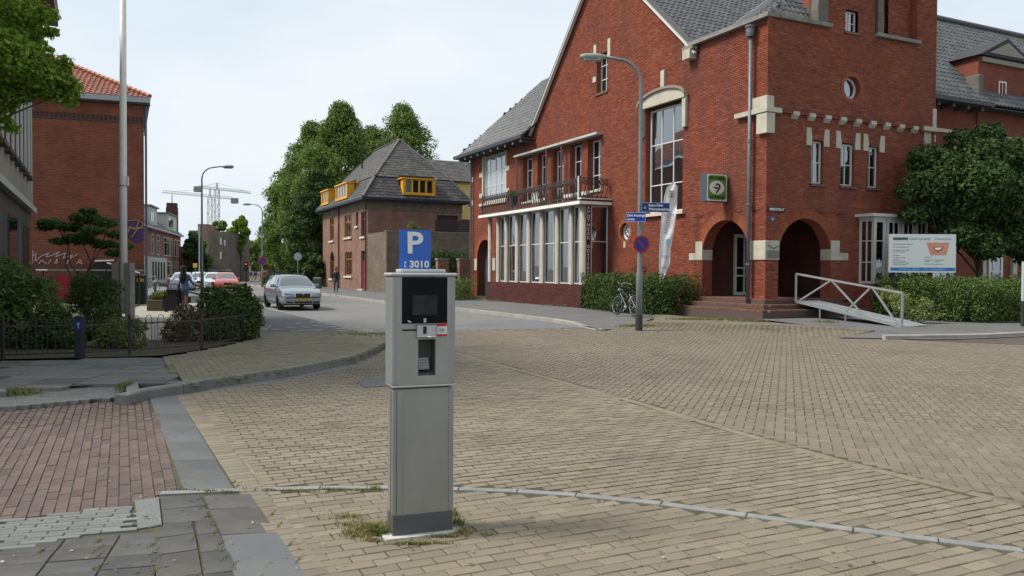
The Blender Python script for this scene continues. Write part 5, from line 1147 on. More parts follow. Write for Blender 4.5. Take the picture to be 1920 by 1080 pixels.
# ================= LAMP POSTS =================
lampm = mat('lamp_grey', (.17, .19, .20), .5, metal=.3, var=.12, vs=3); headm = mat('lamp_head', (.24, .27, .25), .5, var=.2, vs=6)
def lamp(label, loc, hh, arm, side, rr_=(.095, .055), band=None, group='street lamps'):
    t = thing('street_lamp', label, 'street lamp', loc, 0, group); b = MB(); r0, r1 = rr_
    pts = [(0, 0, -.05), (0, 0, 1.6), (0, 0, 1.7), (0, 0, hh-.75)]; rs = [r0, r0, r0*.72, r1]
    for k in range(1, 8):
        a = pi/2*k/7; pts.append((side*(.7-.7*cos(a)), 0, hh-.75+.7*sin(a))); rs.append(r1*.85)
    pts.append((side*arm, 0, hh+.02)); rs.append(r1*.7); b.tube(pts, rs, 10); b.build('pole', lampm, t, smooth=True)
    h = MB(); prof = [(-.02, .03), (.1, .09), (.3, .14), (.6, .13), (.72, .08), (.76, .02)]; vs = []; nn = 8
    for (x, w_) in prof:
        for k in range(nn): a = 2*pi*k/nn; vs.append((side*(arm+x-.05), w_*cos(a), hh+.02+w_*.65*sin(a)-(.03 if sin(a) < 0 else 0)))
    fs = [(i*nn+k, i*nn+(k+1) % nn, (i+1)*nn+(k+1) % nn, (i+1)*nn+k) for i in range(len(prof)-1) for k in range(nn)]
    h.add(vs, fs); h.build('lamp_head', headm, t, smooth=True)
    MB().box(min(side*(arm+.12), side*(arm+.6)), max(side*(arm+.12), side*(arm+.6)), -.09, .09, hh-.11, hh-.04).build('lamp_glass', mat('lamp_glass', (.30, .32, .30), .3), t, bevel=.02)
    return t
L1 = lamp('grey curved street lamp with street name signs in front of the bicycle', (*G(1198, 612, .12), .02), 7.65, 1.02, -1)
MB().lathe([(.102, 0), (.102, .42)], n=14).build('black_sleeve', mat('sleeve_black', (.03, .03, .03), .6), L1)
def lampfar(label, px, py, Y, z, hh, arm, side): return lamp(label, (at(px, py, Y).x, Y, z), hh, arm, side, (.10, .05))
L2 = lampfar('tall slim street lamp behind the round bush, arm pointing right', 379, 560, 49, .0, 7.95, 1.25, 1)
L3 = lampfar('far street lamp with a blue and red sign, arm pointing left', 492, 530, 75, .1, 7.7, 1.1, -1)
# signs on the near lamp
blu = mat('streetsign_blue', (.006, .035, .26), .35); lx, ly = G(1198, 612, .12)
def streetsign(label, x0, x1, y0, y1, yaw, lines, sz, dy, m):
    ca = at((x0+x1)/2, (y0+y1)/2, ly+dy); W2 = (x1-x0)/2*(ly/1500)/cos(yaw); H2 = (y1-y0)/2*ly/1500
    t = thing('street_name_sign', label, 'sign', ca, yaw, 'street name signs on the lamp')
    MB().box(-W2, W2, -.01, .01, -H2, H2).build('plate', m, t, bevel=.004)
    f = MB(); f.box(-W2, W2, -.014, -.0105, H2-.014, H2); f.box(-W2, W2, -.014, -.0105, -H2, -H2+.014); f.box(-W2, -W2+.012, -.014, -.0105, -H2+.014, H2-.014); f.box(W2-.012, W2, -.014, -.0105, -H2+.014, H2-.014)
    f.build('border', mat('sign_border', (.25, .35, .60), .4), t)
    for (s, x, z) in lines: text(s, sz, wl, t, (x, -.013, z), (pi/2, 0, 0), align='LEFT', ext=.002, bold=.002)
    return t
s1_ = streetsign('upper dark blue street name sign pointing right from the lamp', 1202, 1256, 380, 398, radians(6), [('Enno Dirk', -.20, .055), ('Wiersemastraat', -.20, -.05)], .098, -.10, mat('streetsign_navy', (.008, .025, .13), .35))
MB().box(-.345, -.27, -.0135, -.011, -.04, .02).build('crest', mat('crest', (.18, .25, .38), .5), s1_)
s2_ = streetsign('lower bright blue street name sign on the left of the lamp', 1174.5, 1210, 398.5, 416, radians(-12), [('Dirk Huizinga', -.235, .045), ('straat', -.235, -.055)], .088, -.14, blu)
ns_ = thing('no_parking_sign', 'round blue and red no parking sign on the near lamp post', 'sign', at(1202.5, 458, ly-.12), radians(14))
RS = 16.5*ly/1500
def roundsign(t, RS, blue=True):
    MB().lathe([(RS, .0), (RS, -.012)], axis='y', n=28).build('disc', mat('sign_red', (.30, .012, .012), .4), t)
    MB().lathe([(RS*.78, -.0125), (RS*.78, -.015)], axis='y', n=28).build('blue_field', mat('sign_blue2', (.006, .02, .20), .4), t)
    MB().bar((-RS*.56, -.017, RS*.56), (RS*.56, -.017, -RS*.56), RS*.2, .003, up=(0, 1, 0)).build('red_bar', mat('sign_red', (.3, .01, .01)), t)
roundsign(ns_, RS)
n2 = thing('no_parking_sign', 'small round blue and red sign on the far lamp post', 'sign', at(492, 489, 74.9), 0); roundsign(n2, .42)
# ================= BEACH FLAG, BICYCLE =================
FY = 29.3
fl_ = thing('beach_flag', 'tall white feather banner leaning beside the hedge', 'banner flag', (at(1237, 580, FY).x, FY, .15))
o_ = Vector(fl_.location)
outl = [(1236, 530), (1237, 505), (1236, 480), (1238, 440), (1241, 400), (1246, 365), (1253, 348), (1262, 342), (1270, 343), (1271, 352), (1270, 380), (1266, 410), (1262, 440), (1258, 470), (1256, 495), (1248, 512), (1241, 527)]
def interp(side, y):
    pts = sorted(side, key=lambda p: p[1]); 
    for p, q in zip(pts[:-1], pts[1:]):
        if p[1] <= y <= q[1]: return p[0]+(q[0]-p[0])*(y-p[1])/max(1e-6, q[1]-p[1])
    return pts[0][0] if y < pts[0][1] else pts[-1][0]
ls = outl[:8]; rs = outl[7:]+[outl[0]]; vs = []; ny, nx = 30, 8
for j in range(ny+1):
    y = 342.5+(530-342.5)*j/ny; a, c = interp(ls, y), interp(rs, y)
    for i in range(nx+1):
        t = i/nx; p = at(a+(c-a)*t, y, FY)-o_; p.y += .05*sin(t*7+j*.35)*t+.03*sin(j*.9+t*3)*t; vs.append(tuple(p))
b = MB(); b.add(vs, [(j*(nx+1)+i, j*(nx+1)+i+1, (j+1)*(nx+1)+i+1, (j+1)*(nx+1)+i) for j in range(ny) for i in range(nx)])
b.build('cloth', mat('flag_white', (.78, .78, .82), .7, var=.04, vs=3, trans=.12), fl_, smooth=True)
def FP(x, y, d=-.13): return tuple(at(x, y, FY)-o_+Vector((0, d, 0)))
b = MB(); b.tube([FP(1238, 560, 0), FP(1236.5, 480, 0), FP(1241, 400, 0), FP(1250, 352, 0), FP(1262, 342, 0), FP(1271, 349, 0)], [.02, .016, .013, .010, .008, .006], 6); b.build('pole', mat('pole_white2', (.4, .4, .42), .5), fl_)
b = MB(); b.tube([FP(1238, 580, 0), FP(1238, 556, 0)], .03, 6); b.build('spike', iron, fl_); MB().tube([FP(1237, 540, -.02), FP(1236.5, 531, -.02)], .04, 6).build('red_tag', mat('tag_red', (.4, .05, .05), .6), fl_)
MB().prism([FP(1253, 358), FP(1262, 358), FP(1261, 371), FP(1252.5, 371)], (0, .005, 0)).build('green_badge', mat('badge_green', (.22, .32, .16), .5), fl_)
MB().prism([FP(1254, 361, -.14), FP(1261, 361, -.14), FP(1260.5, 368.5, -.14), FP(1253.5, 368.5, -.14)], (0, .005, 0)).build('badge_oval', white, fl_)
b = MB(); strip(b, [FP(1256, 363, -.15), FP(1258.5, 363, -.15), FP(1259, 365, -.15), FP(1256.5, 367.5, -.15)], .02); b.build('snake_emblem', bk, fl_)
gt = mat('print_faint', (.20, .21, .26), .6)
text('APOTHEEK', .19, gt, fl_, FP(1252, 416), (pi/2, radians(-80), 0), ext=.001); text('SERVICE', .14, gt, fl_, FP(1256, 404), (pi/2, 0, 0), ext=.001); text('apotheek', .12, gt, fl_, FP(1252, 480), (pi/2, 0, 0), ext=.001); text('welkom', .12, gt, fl_, FP(1248, 502), (pi/2, 0, 0), ext=.001)
MB().prism([(FP(1252, 454)[0]+.10*cos(a), FP(1252, 454)[1], FP(1252, 454)[2]+.12*sin(a)) for a in [2*pi*i/14 for i in range(14)]], (0, .004, 0)).build('pale_blue_print', mat('print_paleblue', (.30, .45, .55), .6), fl_)
MB().prism([(FP(1249, 484)[0]+.07*cos(a), FP(1249, 484)[1], FP(1249, 484)[2]+.05*sin(a)) for a in [2*pi*i/10 for i in range(10)]], (0, .004, 0)).build('pink_print', mat('print_pink', (.50, .30, .38), .6), fl_)

def bicycle(label, loc, rz, frame, group=None, sc=1., seat=mat('saddle_black', (.015, .015, .015), .6), lean=0.):
    t = thing('bicycle', label, 'bicycle', loc, rz, group); t.scale = (sc,)*3; t.rotation_euler = (lean, 0, rz)
    rub = mat('tyre', (.012, .012, .012), .8); chrome = mat('chrome', (.55, .55, .55), .25, metal=.9)
    for x in (-.54, .54):
        b = MB(); b.tube([(x+.335*cos(a), 0, .35+.335*sin(a)) for a in [2*pi*i/24 for i in range(25)]], .02, 6, cap=False); wo = b.build('wheel', rub, t)
        b = MB(); b.tube([(x+.305*cos(a), 0, .35+.305*sin(a)) for a in [2*pi*i/24 for i in range(25)]], .012, 5, cap=False); b.build('rim', chrome, wo)
        b = MB()
        for k in range(14): a = 2*pi*k/14; b.bar((x, 0, .35), (x+.3*cos(a), 0, .35+.3*sin(a)), .004)
        b.lathe([(.03, -.04), (.03, .04)], (x, 0, .35), 8, 'y'); b.build('spokes', chrome, wo)
        b = MB(); a0, a1 = (20, 175) if x < 0 else (30, 165); b.tube([(x+.385*cos(radians(a)), 0, .35+.385*sin(radians(a))) for a in range(a0, a1, 12)], .02, 5); b.build('mudguard', frame if x > 0 else mat('guard_white', (.5, .5, .5), .4), t)
    b = MB(); fr = lambda *p: b.tube(p, .018, 6)
    fr((-.05, 0, .30), (-.20, 0, .88)); fr((-.05, 0, .30), (.40, 0, .78)); fr((-.15, 0, .62), (.36, 0, .92)); fr((-.05, 0, .30), (-.54, 0, .35)); fr((-.17, 0, .75), (-.54, 0, .35)); fr((.33, 0, 1.02), (.42, 0, .72), (.54, 0, .35))
    b.build('frame', frame, t)
    b = MB(); b.tube([(.33, 0, 1.0), (.31, 0, 1.12)], .014, 6); b.tube([(.12, -.27, 1.10), (.30, -.20, 1.16), (.34, 0, 1.13), (.30, .20, 1.16), (.12, .27, 1.10)], .013, 6); b.build('handlebar', chrome, t)
    b = MB(); b.prism([(-.34, -.09, .93), (-.34, .09, .93), (-.05, .02, .94), (-.05, -.02, .94)], (0, 0, .05)); b.build('saddle', seat, t, bevel=.015)
    b = MB(); b.bar((-.75, 0, .74), (-.30, 0, .74), .12, .02); b.bar((-.7, 0, .73), (-.54, 0, .36), .012); b.build('carrier', iron, t)
    b = MB(); b.lathe([(.085, -.01), (.085, .01)], (-.05, .05, .30), 12, 'y'); b.bar((-.05, .08, .30), (.02, .08, .15), .02); b.bar((-.05, -.08, .30), (-.12, -.08, .45), .02); b.box(-.02, .06, .08, .16, .14, .16); b.box(-.16, -.08, -.16, -.08, .44, .46); b.build('crank', chrome, t)
    MB().lathe([(.05, 0), (.05, .06)], (.44, 0, .9), 10, 'x').build('headlight', chrome, t)
    return t
bkx = G(1173, 592, .12)
bicycle('dark blue city bicycle parked against the hedge behind the lamp post', (bkx[0], bkx[1]+.1, .12), ANG+pi/2, mat('bike_blue', (.02, .025, .05), .4), 'bicycles', lean=radians(4))
# ================= VEGETATION =================
bark = mat('bark', (.085, .07, .05), .95, var=.2, vs=6, bump=.8, bs=25)
G1 = mat('leaf_lime', (0.05612, 0.1104, 0.02151), .75, cols=[(0.07015, 0.1174, 0.02688), (0.1193, 0.1862, 0.04435), (0.1753, 0.2484, 0.0672), (0.09119, 0.1518, 0.03495)], isl=.3, trans=.25, spec=.10)
G2 = mat('leaf_maple', (.09, .16, .02), .75, cols=[(.12, .20, .025), (.17, .27, .035), (.23, .34, .055), (.09, .15, .02)], isl=.25, trans=.45, spec=.10)
G3 = mat('leaf_hedge', (0.024, 0.048, 0.01275), .75, cols=[(0.04, 0.07, 0.02125), (0.06, 0.1, 0.02975), (0.08504, 0.13, 0.04038), (0.03, 0.05, 0.01488)], isl=.3, trans=.2, spec=.10)
G4 = mat('leaf_dark', (0.01987, 0.04471, 0.01267), .75, cols=[(0.02981, 0.05713, 0.01848), (0.0472, 0.08446, 0.0264), (0.07452, 0.118, 0.03432)], isl=.3, trans=.15, spec=.10)
G5 = mat('leaf_yellowgreen', (.1, .13, .03), .75, cols=[(0.1125, 0.15, 0.03125), (0.175, 0.2, 0.0625), (0.075, 0.1125, 0.025), (0.2125, 0.2125, 0.0875)], isl=.25, trans=.3, spec=.10)
G6 = mat('leaf_privet', (0.05, 0.09, 0.02125), .75, cols=[(0.075, 0.125, 0.03188), (0.1125, 0.175, 0.04781), (0.0625, 0.0975, 0.02656), (0.15, 0.2063, 0.07305)], isl=.25, trans=.25, spec=.10)
G7 = mat('leaf_reddish', (.08, .06, .03), .75, cols=[(0.075, 0.08125, 0.03125), (0.125, 0.0875, 0.05), (0.0625, 0.0875, 0.025)], isl=.25, trans=.2, spec=.10)
def L_(px, py, Y, o): v = at(px, py, Y); return (v.x-o[0], v.y-o[1], v.z-o[2])
def pxclumps(o, lst, k=1.):  # (px,py,Y,rpx)
    out = []
    for px, py, Y, rp in lst: x, y, z = L_(px, py, Y, o); r = k*rp*Y/1500; out.append((x, y, z, r, r, r*.8))
    return out
# garden bushes behind the fence
def bush_px(label, px, py, Y, lst, n, size, lm, seed, **k):
    v = at(px, py, Y); o = (v.x, v.y, .1); return bush(label, o, pxclumps(o, lst), n, size, lm, seed, **k)
bush_px('large dark leafy bush at the left edge behind the fence', 40, 640, 16.2, [(20, 540, 16.6, 52), (70, 570, 16.2, 42), (-20, 590, 16.2, 60), (10, 520, 17, 45), (85, 540, 16.6, 26), (30, 615, 15.9, 50), (-60, 540, 16.6, 60), (100, 590, 16.4, 30)], 5200, .14, G6, 11, asp=.35)
bush_px('low dark bush left of the bollard behind the fence', 110, 655, 15.8, [(90, 625, 15.8, 36), (130, 640, 15.6, 30), (60, 640, 15.6, 34), (165, 620, 16, 26), (110, 600, 16.2, 24)], 3800, .08, G4, 12)
bush_px('feathery green bush left of the concrete posts', 175, 610, 20, [(170, 550, 20, 36), (195, 560, 19.6, 30), (150, 565, 20.4, 30), (185, 585, 19.4, 34), (160, 530, 20.4, 26), (205, 540, 20, 24), (200, 595, 19, 30)], 5200, .10, G4, 13, asp=.3)
bush_px('yellow-green bush in front of the flagpole foot', 225, 655, 15.9, [(225, 620, 15.9, 34), (245, 640, 15.7, 30), (205, 640, 15.8, 26), (255, 612, 16, 20), (190, 625, 16, 18)], 2600, .07, G5, 14)
bush_px('thin reddish bush in front of the woman', 340, 640, 17.3, [(340, 605, 17.3, 28), (325, 625, 17.2, 24), (360, 620, 17.3, 26), (345, 585, 17.5, 20), (368, 595, 17.5, 20)], 1900, .07, G7, 15)
bush_px('dense round green bush at the right end of the fence', 430, 630, 17.8, [(430, 590, 18, 46), (400, 580, 18, 34), (460, 585, 18, 32), (440, 560, 18.2, 34), (455, 615, 17.7, 32), (405, 615, 17.7, 34), (470, 570, 18.2, 20), (385, 600, 17.9, 24), (430, 625, 17.6, 34), (400, 555, 18.3, 24), (455, 545, 18.2, 16), (478, 600, 17.9, 18)], 13000, .075, G3, 16)
bush_px('small low bush at the foot of the left building', 60, 520, 22, [(20, 500, 23, 20), (50, 540, 22, 30), (-10, 520, 22, 30)], 1500, .12, G4, 17)
# sumac-like small tree
v = at(165, 575, 24); o = (v.x, v.y, .1)
sm = thing('sumac_tree', 'small spreading feathery tree in front of the red end wall', 'tree', o)
b = MB(); 
for e in ((110, 430), (150, 420), (200, 430), (225, 460), (130, 465), (180, 460)):
    q = L_(e[0], e[1], 24, o); trunk(b, (random.uniform(-.1, .1), 0, 0), q, .035, .012, .25, 5, 5, e[0])
b.build('trunk', bark, sm)
link('crown', leafmesh('crown', [(x, y, z, a*1.15, b_*1.15, c*.5) for x, y, z, a, b_, c in pxclumps(o, [(95, 418, 24, 20), (130, 425, 24, 22), (160, 408, 24, 24), (195, 418, 24, 22), (222, 440, 24, 18), (150, 448, 24, 26), (195, 458, 24.3, 20), (112, 452, 23.8, 16), (235, 462, 24, 14), (165, 395, 24, 14), (85, 428, 24, 12), (215, 475, 24, 16), (175, 432, 23.5, 20)])], 5200, .17, mat('leaf_sumac', (.06, .11, .03), .75, cols=[(.06, .115, .03), (.09, .155, .045), (.12, .19, .055)], isl=.3, trans=.4, spec=.10), 21, asp=.28, flat=1.4), sm)
# hedges
def hedge(label, poly_pts, z0, h, n, size, lm, seed, wd=1.0, bump=.18, name='hedge', group=None):
    """poly line of base centre points"""
    p0 = Vector(poly_pts[0]); t = thing(name, label, 'hedge', (p0.x, p0.y, z0), 0, group); r = random.Random(seed); cl = []; st = MB()
    for a, c in zip(poly_pts[:-1], poly_pts[1:]):
        a, c = Vector(a), Vector(c); Ls = (c-a).length; k = max(1, int(Ls/.35)); d = (c-a).normalized(); nn = Vector((-d.y, d.x))
        for i in range(k+1):
            for j in range(-1, 2):
                for zz in np.arange(.2, h-.05, .33):
                    p = a+d*(Ls*i/k)+nn*(j*wd*.36)-p0; s = r.uniform(.24, .36)
                    cl.append((p.x+r.uniform(-.08, .08), p.y+r.uniform(-.08, .08), zz+r.uniform(-.08, bump*.5), s, s, s*.9))
            p = a+d*(Ls*i/k)-p0; st.tube([(p.x, p.y, 0), (p.x+r.uniform(-.2, .2), p.y+r.uniform(-.2, .2), h*.7)], .02, 4)
    st.build('stem', mat('bark_thin', (.09, .07, .05), .9), t); link('foliage', leafmesh('foliage', cl, n, size, lm, seed), t); return t
hedge('dark green hedge along the brick wall behind the bicycle', [G(1115, 577, .12), G(1170, 583, .15), G(1235, 586, .18), G(1296, 584, .2)], .12, 1.30, 30000, .085, G3, 31, 1.1)
hedge('low ragged hedge at the far left end of the glazed bay', [loc2(-2.4, 19.9), loc2(-2.2, 22.5), loc2(-2.0, 26)], .12, 1.15, 9000, .09, G6, 32, 1.2)
hr0 = G(1585, 596, .14); hedge('long clipped hedge below the white billboard', [G(1610, 583, .15), G(1700, 597, .15), G(1800, 600.5, .15), G(1980, 599, .15)], .13, 1.48, 70000, .08, G6, 33, 1.7)
bush_px('variegated sprawling bush between the ramp and the hedge', 1690, 612, 24.6, [(1690, 565, 24.8, 22), (1720, 588, 24.6, 20), (1665, 550, 25.3, 18), (1735, 570, 24.7, 16), (1750, 592, 24.6, 12)], 1800, .07, mat('leaf_pale', (.15, .18, .06), .75, cols=[(0.125, 0.175, 0.0375), (0.3125, 0.3375, 0.15), (0.0875, 0.125, 0.025), (0.2, 0.25, 0.0625)], isl=.25, trans=.3, spec=.10), 34)
bush_px('sparse shrub with pinkish flower stems at the hedge back', 1190, 560, 31.5, [(1160, 512, 31.5, 12), (1200, 505, 31.5, 14), (1230, 515, 31.5, 12), (1255, 520, 31.5, 12)], 700, .07, G7, 35)
# right tree by the front
tr = at(1840, 560, 28.2); o = (tr.x, tr.y, .1)
tree('dark dense tree standing in front of the rear wing', o, pxclumps(o, [(1840, 300, 28, 50), (1780, 320, 27.6, 46), (1900, 300, 28.4, 50), (1750, 350, 27.4, 40), (1720, 340, 27.4, 24), (1800, 380, 27.8, 56), (1870, 370, 27.6, 56), (1930, 360, 28, 50), (1770, 400, 28, 34), (1840, 430, 28, 34), (1800, 265, 28.5, 28), (1850, 255, 28.5, 30), (1905, 410, 28, 34), (1740, 385, 27.6, 24), (1880, 430, 28.4, 24), (1960, 290, 28.5, 50), (1845, 340, 26.8, 50), (1740, 300, 28, 36), (1715, 400, 27.6, 26), (1800, 440, 27.4, 34), (1850, 460, 27.2, 34), (1900, 450, 27.6, 34), (1770, 440, 27.8, 24), (1930, 470, 28, 34), (1700, 360, 27.4, 20)]), 46000, .15, G4, bark, 2.2, .16, seed=41, name='broadleaf_tree')
# maple at the top left
mo = (-11.6, 12.0, .1)
mc = [(x, y, Y, r_) for x, y, Y, r_ in [(-40, 40, 12.6, 90), (20, 30, 12.2, 46), (60, 20, 12, 34), (90, 28, 12, 22), (30, 80, 12, 50), (70, 100, 12, 34), (105, 125, 12, 30), (135, 160, 12, 22), (60, 140, 12, 34), (95, 170, 12, 30), (130, 190, 12, 18), (20, 150, 12, 46), (-40, 140, 12.5, 80), (50, 175, 12, 24), (10, 195, 12, 22), (25, 240, 12, 16), (5, 230, 12, 20), (100, 60, 12, 12), (-100, 60, 13, 100), (45, 55, 12.3, 40), (-60, -60, 12.5, 100), (0, -40, 12.5, 70)]]
tree('light green maple reaching in at the top left corner', mo, pxclumps(mo, mc+[(30, 110, 11.6, 60), (0, 180, 12, 50), (75, 140, 11.7, 36), (120, 150, 12, 26), (-20, 90, 11.5, 60), (110, 178, 12, 22), (85, 60, 12, 18), (140, 175, 12, 16), (125, 115, 12, 16)], .88), 21000, .085, G2, bark, 3.2, .18, seed=51, name='maple_tree', nb=14)
# trees behind the house
def bigtree(label, px, Y, ztop, zlow, rx, K, n, seed, lm=G1, size=.26, group='tall trees behind the house'):
    v = at(px, 500, Y); o = (v.x, v.y, .1); H_ = ztop-zlow; cl = []
    r = random.Random(seed)
    for i in range(K*2):
        t = r.random(); z = zlow+H_*t; prof = (sin(pi*min(1, (t*.86+.14)))**.75); a = r.uniform(0, 2*pi); q = r.random()**.45
        s = rx*.19*r.uniform(.6, 1.4); rad = max(0, rx*prof-s*.6)
        cl.append((cos(a)*rad*q, sin(a)*rad*q, z-s*.5*t, s, s, s*.85))
    return tree(label, o, cl, n, size, lm, bark, zlow+H_*.35, .35, group=group, seed=seed, name='lime_tree', nb=10)
bigtree('tallest tree behind the house, left of the roof peak', 640, 84, 19.1, 2.2, 5.3, 100, 60000, 61)
bigtree('second tall tree behind the roof, right of the peak', 754, 92, 20.5, 4, 6.0, 100, 50000, 62)
bigtree('broad tree between the tall crown and the far lamp', 585, 90, 18.0, 2, 5.0, 90, 50000, 63)
bigtree('lower bushy tree nearest the far lamp', 548, 98, 14.6, 1.6, 4.2, 80, 40000, 64)
bigtree('dark tree directly left of the house wall', 592, 80, 11.5, 1.2, 3.0, 50, 22000, 65, lm=G4)
bigtree('small tree at the left end of the tall row', 524, 118, 10.5, 1.5, 3.0, 50, 18000, 66)
bigtree('tree filling in between the two tall crowns', 697, 92, 18.0, 5, 4.6, 70, 40000, 67)
# ================= HOUSE WITH MANSARD ROOF =================
C2 = Vector((-11.03, 61.17))
hb1, hb2 = (0.2125, 0.1062, 0.07225), (0.1573, 0.07225, 0.0493)
housem = brickmat('house_brick', hb1, hb2, (.26, .20, .16), .26, .09, MS=.013); browm = brickmat('brown_brick', (.15, .12, .09), (.10, .08, .06), (.19, .165, .13), .26, .09, MS=.012)
browB = brickmat('brown_brick_light', (.15, .12, .09), (.105, .085, .062), (.17, .145, .115), .26, .09, MS=.012)
redfr = mat('frame_darkred', (.10, .025, .02), .5); orange = mat('dormer_orange', (.62, .30, .015), .5, var=.06, vs=3); orangw = mat('window_orange', (.32, .13, .03), .5)
hs = thing('mansard_house', 'brick house with dark mansard roof and orange dormer windows', 'house', (C2.x, C2.y, 0), ANG)
winsA = [(10.9, 12.4, 4.3, 6.33), (4.8, 7.1, 4.4, 6.25), (2.8, 3.5, 5.2, 6.3), (.75, 1.95, 4.3, 6.25), (4.6, 7.0, 1.2, 3.2)]
hop = [('rect',)+q for q in winsA]+[('arch', 11.6, .75, .9, 2.6), ('rect', .75, 1.9, .1, 3.2)]
def flatwall(parent, side, span, z0, z1, ops, m, name='wall', step=.13, d=0.):
    mp_ = MAP[side][0]; b = MB(); zs = sorted(set([z0, z1]+[o[3] for o in ops if o[0] == 'rect']+[o[4] for o in ops if o[0] == 'rect']+[q for o in ops if o[0] != 'rect' for q in ([o[4]+i*o[2]/8 for i in range(9)]+[o[3]] if o[0] == 'arch' else [])])); zs = [z for z in zs if z0 <= z <= z1]
    for a, c in zip(zs[:-1], zs[1:]):
        if c-a < 1e-4: continue
        iv = [span]
        for o in ops:
            q = opening_span(o, (a+c)/2)
            if q: iv = sub_int(iv, *q)
        for (x, y) in iv:
            if y-x > .01: b.add([mp_(x, a, d), mp_(y, a, d), mp_(y, c, d), mp_(x, c, d)], [(0, 1, 2, 3)])
    o_ = b.build(name, m, parent); rv_ = MB()
    for o in ops: reveal(rv_, side, o, .2, d)
    if ops: rv_.build('reveal', m, parent)
    return o_
flatwall(hs, 'A', (0, 15.2), .05, 6.42, hop, housem); bx(MB(), 'A', -.02, 15.22, 6.42, 7.25, -.3, .03).build('upper_band', browB, hs)
opH = [('rect', 5.6, 7.4, 4.6, 6.1)]
flatwall(hs, 'B', (0, 7.75), .05, 6.3, opH, housem); bx(MB(), 'B', -.0, 7.77, 6.3, 7.25, -.3, .03).build('upper_band', browB, hs)
MB().box(7.6, 7.75, .02, 15.2, 0, 7.2).build('wall', housem, hs); MB().box(.1, 7.7, 15.1, 15.2, 0, 7.2).build('wall', housem, hs)
for (a, b_, z0, z1) in winsA:
    wdt = b_-a; window(hs, 'A', a, b_, z0, z1, -.10, (.33, .66) if wdt > 1.5 else ((.5,) if wdt > .9 else ()), (.7,), redfr if wdt < 1.5 else orangw, glass, .12, .07, back=.4)
    bx(MB(), 'A', a-.08, b_+.08, z0-.14, z0, -.1, .12).build('sill', white, hs)
window(hs, 'A', 10.9, 12.3, .95, 2.5, -.10, (.5,), (.6,), redfr, glass, .12, .07, back=.4); bx(MB(), 'A', 10.8, 12.45, .78, .92, -.1, .12).build('sill', white, hs)
dr = bx(MB(), 'A', .8, 1.85, .2, 2.4, -.16, -.1).build('door', mat('door_crimson', (.17, .015, .025), .45), hs); bx(MB(), 'A', .95, 1.1, 1.2, 1.3, -.1, -.06).build('handle', white, dr); window(hs, 'A', .78, 1.87, 2.42, 3.18, -.1, (), (), redfr, glass, .08, .04, back=.4)
bx(MB(), 'A', .5, 2.0, .1, .22, 0, .3).build('doorstep', stone, hs)
window(hs, 'B', 5.65, 7.35, 4.65, 6.05, -.1, (.5,), (), mat('frame_navy', (.02, .025, .04), .5), glass, .12, .07, back=.4)
for z in (6.65,):
    for x in (2.2, 4.3, 6.3): MB().lathe([(.08, 0), (.08, -.03)], (x, -.03, z), 8, 'y').build('vent', iron, hs)
MB().tube([(-.1, .25, 7.0), (-.1, .25, .1)], .06, 8).build('rain_pipe', iron, hs); MB().tube([(-.1, 8.8, 7.0), (-.1, 8.8, .1)], .06, 8).build('rain_pipe', iron, hs)
slate = mat('slate_grey', (.05, .05, .055), .6, cols=[(.042, .041, .044), (.058, .056, .057), (.032, .032, .035), (.072, .07, .068)], isl=.2, var=.2, vs=.8, stain=(.09, .085, .075), sts=1, sta=.4)
slate_l = mat('slate_weathered', (0.08184, 0.07775, 0.07589), .65, cols=[(0.06956, 0.06752, 0.06535), (0.09002, 0.08798, 0.08432), (0.0532, 0.05115, 0.05059), (0.1023, 0.09821, 0.09275)], isl=.18, var=.2, vs=.8, stain=(0.04092, 0.04092, 0.04216), sts=1.2, sta=.5)
e, i1, ze, zm, zr = -.55, .75, 7.25, 8.98, 12.55
XA, XB, YA, YB = e, 7.75-e, e, 15.2-e; xi, xj, yi, yj = i1, 7.75-i1, i1, 15.2-i1; xr = 3.87; ya, yb = 4.3, 11.3
def rf(q, m=slate, **k): roofplane(hs, 'roof', q, m, roofbase, .33, .30, profile='flat', lift=.035, **k)
rf([(XA, YA, ze), (XB, YA, ze), (xj, yi, zm), (xi, yi, zm)]); rf([(XA, YB, ze), (XA, YA, ze), (xi, yi, zm), (xi, yj, zm)])
rf([(XB, YA, ze), (XB, YB, ze), (xj, yj, zm), (xj, yi, zm)])
rf([(xi-.05, yi-.05, zm+.02), (xj+.05, yi-.05, zm+.02), (xr, ya, zr)], slate_l); rf([(xi-.05, yj, zm+.02), (xi-.05, yi-.05, zm+.02), (xr, ya, zr), (xr, yb, zr)], slate_l)
rf([(xj+.05, yi, zm+.02), (xj+.05, yj, zm+.02), (xr, yb, zr), (xr, ya, zr)], slate_l); rf([(xj, yj, zm), (xi, yj, zm), (xr, yb, zr)], slate_l)
b = MB(); 
for a, c in (((xi, yi, zm), (xr, ya, zr)), ((xj, yi, zm), (xr, ya, zr)), ((xr, ya, zr), (xr, yb, zr)), ((xi, yj, zm), (xr, yb, zr)), ((XA, YA, ze), (xi, yi, zm)), ((XB, YA, ze), (xj, yi, zm))):
    b.bar(Vector(a)+Vector((0, 0, .06)), Vector(c)+Vector((0, 0, .06)), .2, .1)
b.build('ridge_tile', slate_l, hs)
fas = mat('fascia_navy', (.012, .016, .03), .5); MB().box(XA-.06, XB+.06, YA-.06, YB+.06, ze-.2, ze-.01).build('fascia', fas, hs)
